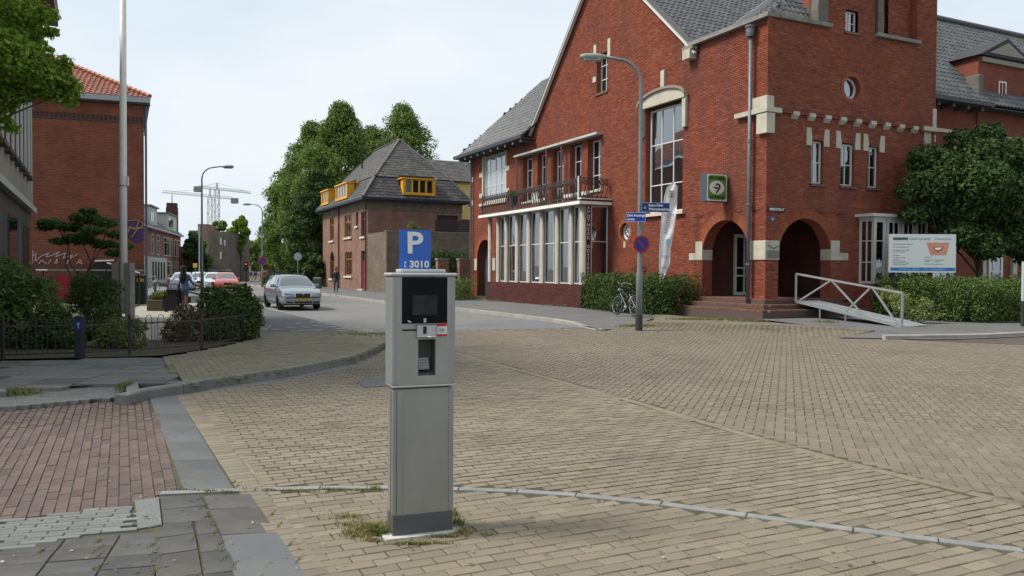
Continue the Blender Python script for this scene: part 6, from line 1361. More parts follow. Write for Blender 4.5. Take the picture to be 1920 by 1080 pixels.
def dormer(side, u0, u1, nm):
    b = MB(); bx(b, side, u0, u1, 7.55, 7.68, -1.2, .46); bx(b, side, u0, u0+.16, 7.68, 8.78, -1.2, .44); bx(b, side, u1-.16, u1, 7.68, 8.78, -1.2, .44); bx(b, side, u0-.12, u1+.12, 8.78, 8.88, -1.6, .52); do = b.build('dormer', orange, hs)
    n = 4; st = (u1-u0-.36)/n
    for i in range(n): window(hs, side, u0+.18+st*i, u0+.18+st*(i+1), 7.69, 8.77, .40, (), (), orange if side == 'A' else orange, glass, .07, .04, back=.6, name='dormer_window')
dormer('A', 11.2, 14.0, 0); dormer('A', 4.6, 8.5, 0); dormer('B', 2.65, 5.3, 0)
MB().lathe([(.09, 0), (.09, .5), (.14, .52), (.14, .62)], (2.0, 9, 10.6), 8).build('vent_pipe', iron, hs)
# garden wall / annex with slatted screens
gw = thing('garden_wall', 'brown brick garden wall with dark slatted screens beside the house', 'wall', (C2.x, C2.y, 0), ANG)
MB().box(0.01, .3, -4.75, -.01, 0, 4.46).build('wall', browB, gw); MB().box(.3, 16, -4.74, -4.45, 0, 4.46).build('wall', browm, gw); MB().box(-.02, 16, -4.77, -4.40, 4.46, 4.53).build('coping', cop, gw)
for x0, x1, z1 in ((3.7, 7.1, 5.35), (10.0, 15.5, 5.4)):
    for k in range(7): MB().box(x0, x1, -4.6, -4.56, 4.56+k*.125, 4.56+k*.125+.10).build('slat', mat('slat_brown', (.035, .028, .025), .8), gw)
bush('small plant growing on top of the garden wall', tuple(gw.matrix_basis @ Vector((2.0, -4.5, 4.5))), [(0, 0, .35, .4, .3, .4), (.3, 0, .25, .3, .3, .3)], 500, .12, G5, 71, name='wall_plant', cat='plant')
# yellow clad house
yh = thing('yellow_clad_house', 'house with yellow boarded upper storey behind the garden wall', 'house', tuple(hs.matrix_basis @ Vector((8.6, 5.5, 0))), ANG)
MB().box(0, 9, .1, 6, 0, 6.2).build('wall', housem, yh)
MB().box(-.05, 9, 0, 6, 6.2, 9.5).build('upper_wall', mat('yellow_core', (.35, .28, .10), .7), yh)
bo_ = MB().box(-.1, 9, -.035, 0, 0, .19).mesh('board', mat('yellow_board', (.62, .48, .15), .6, var=.06))
for k in range(16): link('board', bo_, yh, (0, 0, 6.22+k*.205))
window(yh, 'B', 1.9, 3.4, 7.2, 8.8, .06, (.5,), (), white, glass, .1, .05, back=0)
roofplane(yh, 'roof', [(-.4, -.4, 9.5), (10, -.4, 9.5), (10, 4, 11.8), (-.4, 4, 11.8)], slate_l, roofbase, .33, .30, profile='flat')
# hedge and brick gate piers in the gap
hedge('tall dark hedge behind the brick gate piers', [tuple(at(800, 500, 50).to_2d()), tuple(at(905, 500, 50).to_2d())], .1, 2.6, 14000, .13, G4, 72, 1.0)
for i, (px, lb) in enumerate(((829, 'left brick gate pier between the houses'), (869, 'right brick gate pier nearest the large building'))):
    v = at(px, 500, 47); gp = thing('gate_pier', lb, 'pier', (v.x, v.y, 0), ANG, 'brick gate piers'); MB().box(-.33, .33, -.2, .2, 0, 2.3).build('pier', housem, gp); MB().box(-.37, .37, -.24, .24, 2.3, 2.4).build('cap', cop, gp)
# ================= LEFT BUILDINGS =================
Lc = Vector((-18.705, 40.648)); RA = atan2(-.342, -.940)+pi     # local +x to the right along the wall; origin at the right corner
rl = thing('red_end_wall_building', 'red brick building end wall with orange tiled roof and graffiti', 'building', (Lc.x, Lc.y, 0), RA)
endm = brickmat('endwall_brick', (.20, .055, .030), (.13, .040, .024), (.19, .10, .07), .24, .078, MS=.010)
MB().box(-12, 0, 0, .25, 0, 9.95).build('wall', endm, rl)
sv_ = Vector((BY.x*cos(RA)+BY.y*sin(RA), -BY.x*sin(RA)+BY.y*cos(RA), 0))
MB().prism([(-.02, .25, 0), (-.02, .25, 9.95), tuple(Vector((-.02, .25, 9.95))+sv_*11), tuple(Vector((-.02, .25, 0))+sv_*11)], (-.2, 0, 0)).build('wall', endm, rl)
MB().box(-12, .02, -.05, 0, 0, 1.9).build('dark_plinth', brickmat('plinth_mixed', (.16, .055, .04), (.11, .045, .035), (.08, .06, .05)), rl)
MB().box(-12, .02, -.03, .0, 9.0, 9.1).build('dark_course', iron, rl)
b = MB().box(-.05, .05, -.05, 0, 0, .22); dm_ = b.mesh('dentil', mat('dentil_dark', (.05, .03, .025), .9))
for i in range(60): link('dentil', dm_, rl, (-.1-i*.2, 0, 9.12))
MB().box(-12.3, .35, -.38, -.34, 10.02, 10.32).build('fascia', mat('fascia_grey', (.30, .32, .33), .6), rl); q0_ = Vector((.33, -.34, 10.17)); MB().bar(q0_, q0_+sv_*11, .04, .3).build('fascia', mat('fascia_grey', (.3, .32, .33), .6), rl); MB().box(-12, .31, -.34, .25, 9.95, 10.02).build('soffit', mat('soffit_dark2', (.05, .05, .05), .8), rl)
tile_o = mat('roof_tile_orange', (0.2635, 0.07378, 0.03348), .55, cols=[(0.2424, 0.06851, 0.03348), (0.2846, 0.08959, 0.04464), (0.2108, 0.05797, 0.0279), (0.2635, 0.1054, 0.06138)], isl=.12, var=.12, vs=1)
roofplane(rl, 'roof', [(-12, -.36, 10.3), (.34, -.36, 10.3), (-4.8, 4.8, 13.0), (-12, 4.8, 13.0)], tile_o, roofbase, .24, .33, keep=200)
b = MB()
for i in range(22): t = i/22; p = Vector((.34, -.36, 10.36)).lerp(Vector((-4.8, 4.8, 13.1)), t); q = Vector((.34, -.36, 10.36)).lerp(Vector((-4.8, 4.8, 13.1)), t+.05); b.tube([p, q], [.12, .09], 6)
b.build('ridge_tile', mat('ridge_redbrown', (.28, .09, .05), .6), rl)
e0_ = Vector((.34, -.36, 10.3)); r0_ = Vector((-4.8, 4.8, 13.0)); roofplane(rl, 'roof', [tuple(e0_), tuple(e0_+sv_*11), tuple(r0_+sv_*6), tuple(r0_)], tile_o, roofbase, .24, .33)
MB().tube([(.12, -.05, 9.9), (.12, -.05, .1)], .055, 8).build('rain_pipe', mat('pipe_blue', (.07, .08, .13), .5), rl)
b = MB()
for i in range(32): b.box(.005, .03, -.055, -.045, 1.9+i*.22, 1.98+i*.22)
b.build('toothing_mortar', mat('mortar_pale', (.35, .33, .30), .9), rl)
# graffiti
def g_(px, py, d=-.02):   # photo pixel -> wall-local point
    o = Lc; u = Vector((cos(RA), sin(RA), 0)); n = Vector((sin(RA), -cos(RA), 0)); r_ = ray(px, py); k = (o.x*n.x+o.y*n.y)/(r_.x*n.x+r_.y*n.y); X = Vector((r_.x*k, r_.y*k, CH+r_.z*k)); return ((X.x-o.x)*u.x+(X.y-o.y)*u.y, d, X.z)
gw_ = MB(); r = random.Random(3)
strk = [[(60, 505), (62, 480), (68, 475), (66, 490), (78, 480), (92, 474), (86, 482), (100, 478), (112, 472), (104, 482), (124, 474), (118, 484), (136, 478), (130, 486), (146, 476)],
        [(70, 498), (78, 488), (90, 496), (96, 486)], [(100, 500), (108, 484), (106, 500), (118, 498)], [(124, 500), (128, 488), (136, 498)], [(140, 500), (150, 486), (156, 498), (146, 490)], [(62, 470), (60, 510)]]
for s_ in strk: strip(gw_, [g_(x, y) for x, y in s_], .035)
gw_.build('white_graffiti', mat('paint_white_spray', (.42, .38, .36), .8), rl)
MB().prism([g_(x, y, -.012) for x, y in [(212, 412), (236, 408), (252, 412), (266, 411), (270, 430), (269, 450), (255, 458), (242, 446), (238, 430), (224, 424)]], (0, .006, 0)).build('purple_graffiti', mat('paint_purple', (.06, .025, .10), .8, var=.3, vs=3), rl)
b = MB(); strip(b, [g_(x, y, -.025) for x, y in [(240, 414), (256, 412), (268, 418), (266, 428), (250, 430), (244, 424), (240, 440), (248, 444), (256, 432), (258, 420), (262, 412)]], .05); strip(b, [g_(x, y, -.025) for x, y in [(240, 428), (268, 426)]], .045); b.build('yellow_outline', mat('paint_ochre', (.30, .19, .06), .8), rl)
MB().prism([g_(x, y, -.08) for x, y in [(105, 516), (129, 516), (129, 562), (105, 562)]], (0, .06, 0)).build('red_door', mat('door_red', (.22, .008, .015), .5), rl)
MB().prism([g_(x, y, -.07) for x, y in [(170, 500), (178, 492), (200, 490), (216, 494), (216, 540), (170, 540)]], (0, .02, 0)).build('dark_opening', dark, rl)
# bicycle shelter: thin roof line on posts with bikes and dark bin
v0, v1 = at(78, 506, 32), at(262, 506, 35); sh = thing('bike_shelter', 'low open shelter with thin dark roof against the red wall', 'shelter', (v0.x, v0.y, 0), 0); q = Vector((v1.x-v0.x, v1.y-v0.y, 0))
b = MB(); b.bar((0, 0, v0.z), (q.x, q.y, v0.z), 1.2, .06); b.build('roof', mat('shelter_grey', (.22, .22, .21), .6), sh)
for t in (0.01, .35, .68, .99): MB().bar((q.x*t, q.y*t, 0), (q.x*t, q.y*t, v0.z-.03), .07).build('post', iron, sh)
b = MB(); p_, p2_, p3_ = at(178, 489, 34)-Vector((v0.x, v0.y, 0)), at(214, 488, 34)-Vector((v0.x, v0.y, 0)), at(262, 512, 34)-Vector((v0.x, v0.y, 0)); b.bar(p_, p2_, .05); b.bar(p2_+Vector((-.3, 0, -.1)), p3_, .05); b.build('white_frame', white, sh)
cn = thing('dark_container', 'dark green waste container beside the concrete posts', 'container', (*G(262, 570, .1), .1), RA); MB().box(-.45, .25, -.3, .4, 0, 1.25).build('body', mat('container_green', (.012, .022, .018), .6), cn, bevel=.03); MB().box(-.48, .28, -.33, .43, 1.25, 1.32).build('lid', mat('lid_grey', (.12, .12, .11), .6), cn); MB().box(-.1, .2, -.315, -.30, 1.0, 1.15).build('notice', mat('notice_orange', (.4, .22, .05), .6), cn)
# grey building on the left edge
GX = at(60, 500, 25.3); GA = radians(90-152.7)   # +x local runs toward the camera
gb = thing('grey_rendered_building', 'grey rendered building with tall narrow windows at the left edge', 'building', (GX.x, GX.y, 0), GA)
# local: x toward camera, street side is +y (left of +x)? choose by sign
conc = mat('render_grey', (.24, .225, .185), .9, var=.12, vs=1.2, stain=(.15, .145, .125), sts=.7, sta=.6, bump=.3, bs=50)
dkb = brickmat('dark_grey_brick', (.085, .075, .07), (.06, .055, .05), (.05, .045, .04), .21, .065)
SGN = 1.0   # street side at +y
S15 = 1.15
def gbx(x0, x1, d0, d1, z0, z1): return MB().box(x0, x1, min(d0*SGN, d1*SGN), max(d0*SGN, d1*SGN), z0, z1)
gbx(.0, 16, -6, 0, 3.5, 9.5).build('upper_wall', conc, gb); gbx(0, 16, -6, -.02, 0, 3.5).build('lower_wall', dkb, gb)
gbx(-.02, 16, -.05, .14, 3.40, 3.56).build('canopy', mat('canopy_grey2', (.34, .34, .33), .7), gb)
gbx(-.35, 16, -6, .75, 9.45, 10.1).build('roof_overhang', mat('roof_brown', (.16, .09, .08), .7), gb); gbx(-.01, .5, -.02, .03, 3.56, 9.4).build('pilaster', mat('render_light', (.30, .29, .255), .9, var=.08, vs=2), gb)
for k in range(8):
    x = 1.3+k*1.25
    f = MB(); f.box(x, x+.62, -.12, -.05, 4.45, 6.75) if 0 else None
    gbx(x, x+.62, -.02, .012, 4.45, 6.7).build('window_recess', mat('window_shade', (.07, .06, .055), .4), gb)
    wf = gbx(x, x+.05, .0, .05, 4.4, 6.75).build('window_frame', white, gb); gbx(x+.05, x+.62, .0, .03, 4.45, 4.5).build('bar', white, wf); gbx(x+.04, x+.60, .014, .02, 4.5, 6.66).build('pane', glass, wf)
    gbx(x-.08, x+.72, -.02, .14, 4.30, 4.40).build('sill', mat('sill_dark', (.07, .055, .05), .8), gb)
for k in range(4): gbx(1.0+k*.55, 1.3+k*.55, -.04, .012, 1.3, 2.9).build('slot_window', glass, gb)
gbx(4.9, 7.3, -.04, .02, 1.0, 2.95).build('window', glass, gb); gbx(4.8, 4.9, -.04, .05, 1.0, 3.0).build('window_frame', mat('frame_teal', (.08, .12, .14), .5), gb)
# terraced row left of the street
T0 = Vector(G(277, 532.5, .12)); TA = radians(90+14)
TX = Vector((sin(radians(-15)), cos(radians(-15)), 0))
tr_ = thing('terraced_row', 'row of red brick terraced houses with white dormers and a tall chimney', 'house row', (T0.x-.3, T0.y, 0), atan2(TX.y, TX.x))
tm = brickmat('terrace_brick', (.32, .14, .10), (.27, .115, .085), (.18, .12, .10), .21, .065)
# local x = away from camera along the row; street facade at -y
def px_len(px): # x where the ray at px meets the facade
    r_ = ray(px, 500); o = Vector((T0.x-.3, T0.y)); n = Vector((TX.y, -TX.x)); k = (o.x*n.x+o.y*n.y)/(r_.x*n.x+r_.y*n.y); p = Vector((r_.x*k, r_.y*k)); return (p-o).dot(TX.to_2d())
E1 = px_len(339)
MB().box(-8, E1, 0, 8, 0, 6.1).build('wall', tm, tr_); MB().box(-8, E1, -.45, 0, 6.1, 6.25).build('cornice', white, tr_)
roofplane(tr_, 'roof', [(-8, -.4, 6.25), (E1, -.4, 6.25), (E1, 4, 9.6), (-8, 4, 9.6)], tile_dk, roofbase, .3, .35)
for a, c in ((283, 297), (316, 333)):
    x0, x1 = px_len(a), px_len(c); b = MB(); b.box(x0, x1, .1, 3, 6.4, 8.6); b.build('dormer', mat('dormer_white', (.48, .48, .45), .6), tr_); MB().box(x0-.2, x1+.2, -.1, 3.2, 8.6, 8.75).build('dormer_roof', lead, tr_)
    window(tr_, 'B', x0+.5, x0+(x1-x0)*.55, 6.9, 8.2, -.05, (.5,), (), white, glass, .1, .05, back=0)
for a, c in ((284, 287), (294, 299), (307, 318), (320, 323), (327, 330.5), (334, 337)):
    x0, x1 = px_len(a), px_len(c); window(tr_, 'B', x0, x1, 3.3, 5.6, .05, (.5,) if c-a > 4 else (), (.7,), white, glass, .12, .08, back=0)
    if a > 305: window(tr_, 'B', x0, x1, .9, 2.7, .05, (.5,), (.7,), white, glass, .12, .08, back=0)
x1 = px_len(307); MB().box(-8, x1, -.35, 0, 0, 3.0).build('shopfront', mat('shop_white', (.52, .52, .50), .6, var=.06), tr_)
for k in range(5): xx = px_len(279+k*5.4); MB().box(xx, xx+.9, -.37, -.34, .5, 2.5).build('shop_window', glass, tr_)
ck = at(323, 500, T0.y+24); 
ch_ = thing('tall_brick_chimney', 'tall square dark brick chimney rising behind the terraced row', 'chimney', (ck.x, ck.y, 0), atan2(TX.y, TX.x)); zt = at(323, 381, ck.y).z; hw = 9.5*ck.y/1500
MB().box(-hw, hw, -hw, hw, 0, zt-.6).build('shaft', brickmat('chimney_brick', (.10, .05, .04), (.08, .04, .035), (.06, .04, .035)), ch_); MB().box(-hw*.92, hw*.92, -hw*.92, hw*.92, zt-.6, zt).build('top', brickmat('chimney_brick', (.1, .05, .04), (.08, .04, .035), (.06, .04, .035)), ch_); MB().tube([(0, 0, zt), (0, 0, zt+1.2)], .05, 5).build('aerial', iron, ch_)
def slab_house(label, x0p, x1p, ytop, Y, m, dep=8, name='far_building', wins=(), ybot=None, roof=None):
    a, c = at(x0p, 500, Y), at(x1p, 500, Y); z = at(x0p, ytop, Y).z; t = thing(name, label, 'building', (a.x, Y, 0)); W_ = c.x-a.x
    MB().box(0, W_, 0, dep, 0, z).build('wall', m, t)
    if roof: MB().box(-.3, W_+.3, -.4, dep, z, z+.25).build('roof', roof, t)
    for (p, q, yt, yb_) in wins: w0, w1 = at(p, yt, Y), at(q, yb_, Y); window(t, 'B', w0.x-a.x, w1.x-a.x, w1.z, w0.z, .04, (), (), white, glass, .12, .05, back=0)
    return t
dkbr = brickmat('far_dark_brick', (.22, .13, .10), (.19, .115, .09), (.14, .11, .09)); 
slab_house('low dark red brick extension at the end of the row', 336, 352, 462, 108, brickmat('terrace_brick2', (.24, .10, .08), (.20, .09, .07), (.12, .08, .07)), 5)
slab_house('dark brick block with narrow white windows beside the street trees', 391, 423.5, 434, 112, brickmat('slate_brick', (.17, .145, .12), (.14, .12, .10), (.11, .10, .09)), 10, wins=[(412.5, 416, 446, 459), (412.5, 416, 472, 486), (420, 423, 450, 461)])
slab_house('stepped dark red block behind the dark brick block', 354, 395, 432, 135, dkbr, 10); slab_house('upper tier of the stepped dark red block', 371, 388, 420, 137, dkbr, 6)
slab_house('pale yellow house far down the street', 463, 473.5, 475, 150, mat('pale_yellow', (.50, .42, .22), .8), 8, wins=[(466, 471, 481, 488)])
slab_house('red brick far building with white roof edge', 455, 492, 462, 165, brickmat('far_red', (.30, .13, .08), (.18, .07, .045), (.1, .06, .05)), 8, roof=white)
slab_house('small purple painted shed near the bus shelter', 502, 516, 493, 118, mat('mauve', (.25, .15, .19), .8), 4, name='shed')
slab_house('red fronted shop under the dark brick block', 392, 422, 508, 110, mat('shop_red', (.18, .02, .02), .6), 1.5, name='shop', roof=mat('shop_roof', (.25, .24, .22), .7))
slab_house('mauve wall on the far right of the bus shelter', 536, 543, 498, 116, mat('mauve', (.25, .15, .19)), 2, name='shed'); slab_house('mauve kiosk beyond the red car', 424, 431, 487, 122, mat('mauve', (.25, .15, .19)), 3, name='kiosk')
bs_ = thing('bus_shelter', 'blue panelled bus shelter with a yellow sign under the trees', 'bus shelter', (at(527, 500, 108).x, 108, 0)); wv = 11.5*108/1500
MB().box(-wv, wv, -.05, .05, .2, 1.75).build('blue_panel', mat('panel_blue', (.02, .05, .20), .4), bs_); MB().box(wv, wv+.5, -.05, .05, .2, 2.1).build('side_panel', blk2, bs_); MB().box(-wv-.2, wv+.7, -.6, 1, 2.15, 2.3).build('roof', blk2, bs_); MB().box(-.5, .35, -.65, -.6, 1.85, 2.1).build('yellow_sign', mat('sign_yellow', (.5, .30, .01), .5), bs_)
# tower cranes
def crane(label, pmx_, ytop, Y, jl, jr, yjl, yjr, tint, cw):
    o = at(pmx_, 500, Y); o.z = 0; t = thing('tower_crane', label, 'crane', o, 0, 'tower cranes'); zt = at(pmx_, ytop, Y).z; zl = at(jl, yjl, Y).z; zr_ = at(jr, yjr, Y).z; zm_ = zl+(zr_-zl)*((pmx_-jl)/(jr-jl)); xl, xr_ = at(jl, 400, Y).x-o.x, at(jr, 400, Y).x-o.x
    hw = .95; b = MB()
    for sx in (-1, 1):
        for sy in (-1, 1): b.bar((sx*hw, sy*hw, 0), (sx*hw, sy*hw, zm_), .28)
    n = int(zm_/2.6)
    for i in range(n):
        z = i*zm_/n; zz = (i+1)*zm_/n; s = 1 if i % 2 else -1
        b.bar((-hw*s, -hw, z), (hw*s, -hw, zz), .2); b.bar((-hw, -hw, z), (hw, -hw, z), .2); b.bar((hw, -hw*s, z), (hw, hw*s, zz), .2)
    b.build('mast', tint, t)
    b = MB(); b.bar((0, 0, zm_), (0, 0, zt), .8); b.bar((xl, 0, zl), (xr_, 0, zr_), .45); b.bar((xl*.97, 0, zl+1.1), (xr_*.9, 0, zr_+1.0), .25)
    for i in range(24):
        q = i/24; q2 = (i+.5)/24; b.bar((xl+(xr_-xl)*q, 0, zl+(zr_-zl)*q), (xl+(xr_-xl)*q2, 0, zl+(zr_-zl)*q2+1.0), .14); b.bar((xl+(xr_-xl)*q2, 0, zl+(zr_-zl)*q2+1.0), (xl+(xr_-xl)*(q+1/24), 0, zl+(zr_-zl)*(q+1/24)), .14)
    b.build('jib', tint, t)
    b = MB(); b.bar((0, 0, zt), (xl*.75, 0, zl+(zm_-zl)*.25+1), .13); b.bar((0, 0, zt), (xr_*.8, 0, zr_+(zm_-zr_)*.2+1), .13); b.build('tie', tint, t)
    cx = xl if cw < 0 else xr_; MB().box(cx-1.6, cx+1.6, -1, 1, (zl if cw < 0 else zr_)-2, (zl if cw < 0 else zr_)+.6).build('counterweight', mat('crane_grey', (.16, .18, .18), .7), t)
crane('green-white tower crane with the higher jib', 407, 343, 380, 371, 470, 352, 362.5, mat('crane_green_hazed', (.44, .50, .50), .6), -1)  # both cranes: distance haze put into the pale colours
crane('pale tower crane with the lower jib', 394, 353, 400, 304, 440, 361, 374, mat('crane_pale_hazed', (.55, .55, .50), .6), 1)
# street trees far
def fartree(label, px, Y, ytop, ybot, rpx, n, seed, lm=G1, K=26, size=.45, name='street_tree'):
    v = at(px, 500, Y); o = (v.x, v.y, 0.); s = Y/1500; zt, zb = at(px, ytop, Y).z, at(px, ybot, Y).z; r = random.Random(seed); cl = []
    for i in range(K):
        t = r.random(); a = r.uniform(0, 2*pi); pr = sin(pi*(.12+.8*t))**.7; q = r.random()**.5*rpx*s*.75*pr; rr_ = rpx*s*r.uniform(.25, .45)
        cl.append((cos(a)*q, sin(a)*q, zb+(zt-zb-rr_)*t+rr_*.3, rr_, rr_, rr_*.9))
    return tree(label, o, cl, n, size, lm, bark, max(1.5, zb+(zt-zb)*.4), .2, seed=seed, name=name, group='far street trees')
fartree('bright round street tree left of the far lamp', 450, 118, 402, 470, 20, 6500, 81, G2); fartree('leafy tree reaching above the dark brick block', 410, 128, 408, 500, 20, 6500, 82); fartree('wide tree behind the parked cars', 437, 130, 440, 520, 26, 7000, 83)
fartree('dark tree between the row and the dark brick block', 362, 104, 436, 520, 24, 9000, 84, G4, size=.35); fartree('tree at the right of the yellow sign', 380, 106, 450, 528, 18, 6000, 85, size=.35); fartree('low tree under the far lamp arm', 478, 140, 448, 505, 22, 5000, 86); fartree('tree above the bus shelter', 505, 128, 420, 500, 24, 7500, 87)
fartree('small tree beside the hatted pedestrian', 588, 74, 478, 530, 22, 6000, 88, G3, size=.22, name='small_tree'); fartree('leafy shrub mass under the tall trees', 560, 92, 490, 528, 30, 8000, 89, G3, size=.25, name='small_tree')
hedge('low dark planting strip under the tall trees', [tuple(at(505, 520, 84).to_2d()), tuple(at(600, 520, 80).to_2d())], .1, 1.1, 7000, .2, G4, 90, 2.0)
hz_ = link('far_tree_line', leafmesh('far_tree_line', [(-120+i*9, 330+random.uniform(-20, 20), 5+random.uniform(-1, 3), 9, 8, 6) for i in range(14)], 16000, 1.4, G1, 91)); hz_['kind'] = 'stuff'
# ================= SIGNS, BIN, PLANTER =================
def rsign(label, px, ytop, ybot, Y, r_, m, cat='sign', octo=8):
    a = at(px, ybot, Y); zc_ = at(px, ytop, Y).z; t = thing('road_sign', label, cat, (a.x, Y, 0)); MB().tube([(0, .03, 0), (0, .03, zc_)], .05, 6).build('pole', lampm, t); MB().lathe([(r_, 0), (r_, -.03)], (0, 0, zc_), octo, 'y').build('plate', m, t); return t
rsign('grey back of a round road sign in front of the dark trees', 558.5, 481, 520, 66, .34, mat('sign_back', (.26, .28, .30), .5), octo=12)
ysn = thing('yellow_notice', 'small square yellow sign on a thin post behind the woman', 'sign', (at(366, 520, 62).x, 62, 0)); MB().box(-.16, .16, -.02, 0, at(366, 501.5, 62).z, at(366, 493.5, 62).z).build('plate', mat('plate_yellow', (.50, .36, .06), .5), ysn); MB().tube([(0, .03, 0), (0, .03, 1.9)], .03, 6).build('post', lampm, ysn)
tl = thing('traffic_light', 'dark traffic light with red lamp far down the street', 'traffic light', (at(462, 500, 95).x, 95, 0)); MB().tube([(0, 0, 0), (0, 0, 1.7)], .06, 6).build('post', blk2, tl); MB().box(-.2, .2, -.15, .1, 1.5, 2.6).build('housing', blk2, tl); MB().lathe([(.10, 0), (.10, -.03)], (0, -.15, 2.35), 10, 'y').build('red_lamp', mat('red_lamp', (.5, .03, .02), .4, emit=1.0), tl)
bn = thing('litter_bin', 'dark grey litter bin with pale lid behind the silver car', 'bin', (at(595, 530, 68).x, 68, .1)); MB().box(-.33, .33, -.25, .25, 0, .82).build('body', mat('bin_grey', (.06, .065, .06), .6), bn, bevel=.04); MB().box(-.31, .31, -.25, .25, .82, .95).build('lid', mat('bin_lid', (.22, .23, .22), .5), bn, bevel=.05)
pk = thing('concrete_planter', 'low brown planter box with green shrubs by the sandy path', 'planter', (*G(302, 583, .1), .1), .1); MB().box(-.42, .42, -.3, .3, 0, .42).build('box', mat('planter_brown', (.10, .085, .06), .9, var=.15, vs=4), pk, bevel=.02)
link('foliage', leafmesh('foliage', [(0, 0, .55, .36, .25, .2), (-.2, 0, .5, .2, .2, .2), (.2, 0, .6, .2, .2, .18)], 1800, .08, G5, 92), pk)
sb_ = thing('path_bollard', 'thin short post with a white top behind the planter', 'bollard', (*G(291, 566, .1), .1)); MB().lathe([(.06, 0), (.06, .95)], n=10).build('post', mat('post_green', (.06, .08, .05), .6), sb_); MB().lathe([(.065, .95), (.065, 1.03)], n=10).build('cap', white, sb_)
rpst = thing('striped_post', 'grey and white post with dark base at the right edge', 'post', (at(1917, 612, 23.5).x, 23.5, .12)); b = MB(); b.lathe([(.05, .0), (.05, .75)], n=10); b.build('base', mat('sleeve_black', (.03, .03, .03)), rpst); MB().lathe([(.045, .75), (.045, 1.9)], n=10).build('post', mat('post_pale', (.4, .45, .48), .5), rpst)
bicycle('dark bicycle leaning at the corner of the shopfront', (at(283, 535, 60).x, 60, 0), 1.2, iron, 'bicycles')
tpl = thing('thin_mast', 'thin pale pole left of the tall slim lamp', 'pole', (at(374, 520, 70).x, 70, 0)); MB().tube([(0, 0, 0), (0, 0, at(374, 424, 70).z)], .06, 6).build('pole', mat('pole_pale', (.3, .36, .34), .5), tpl)
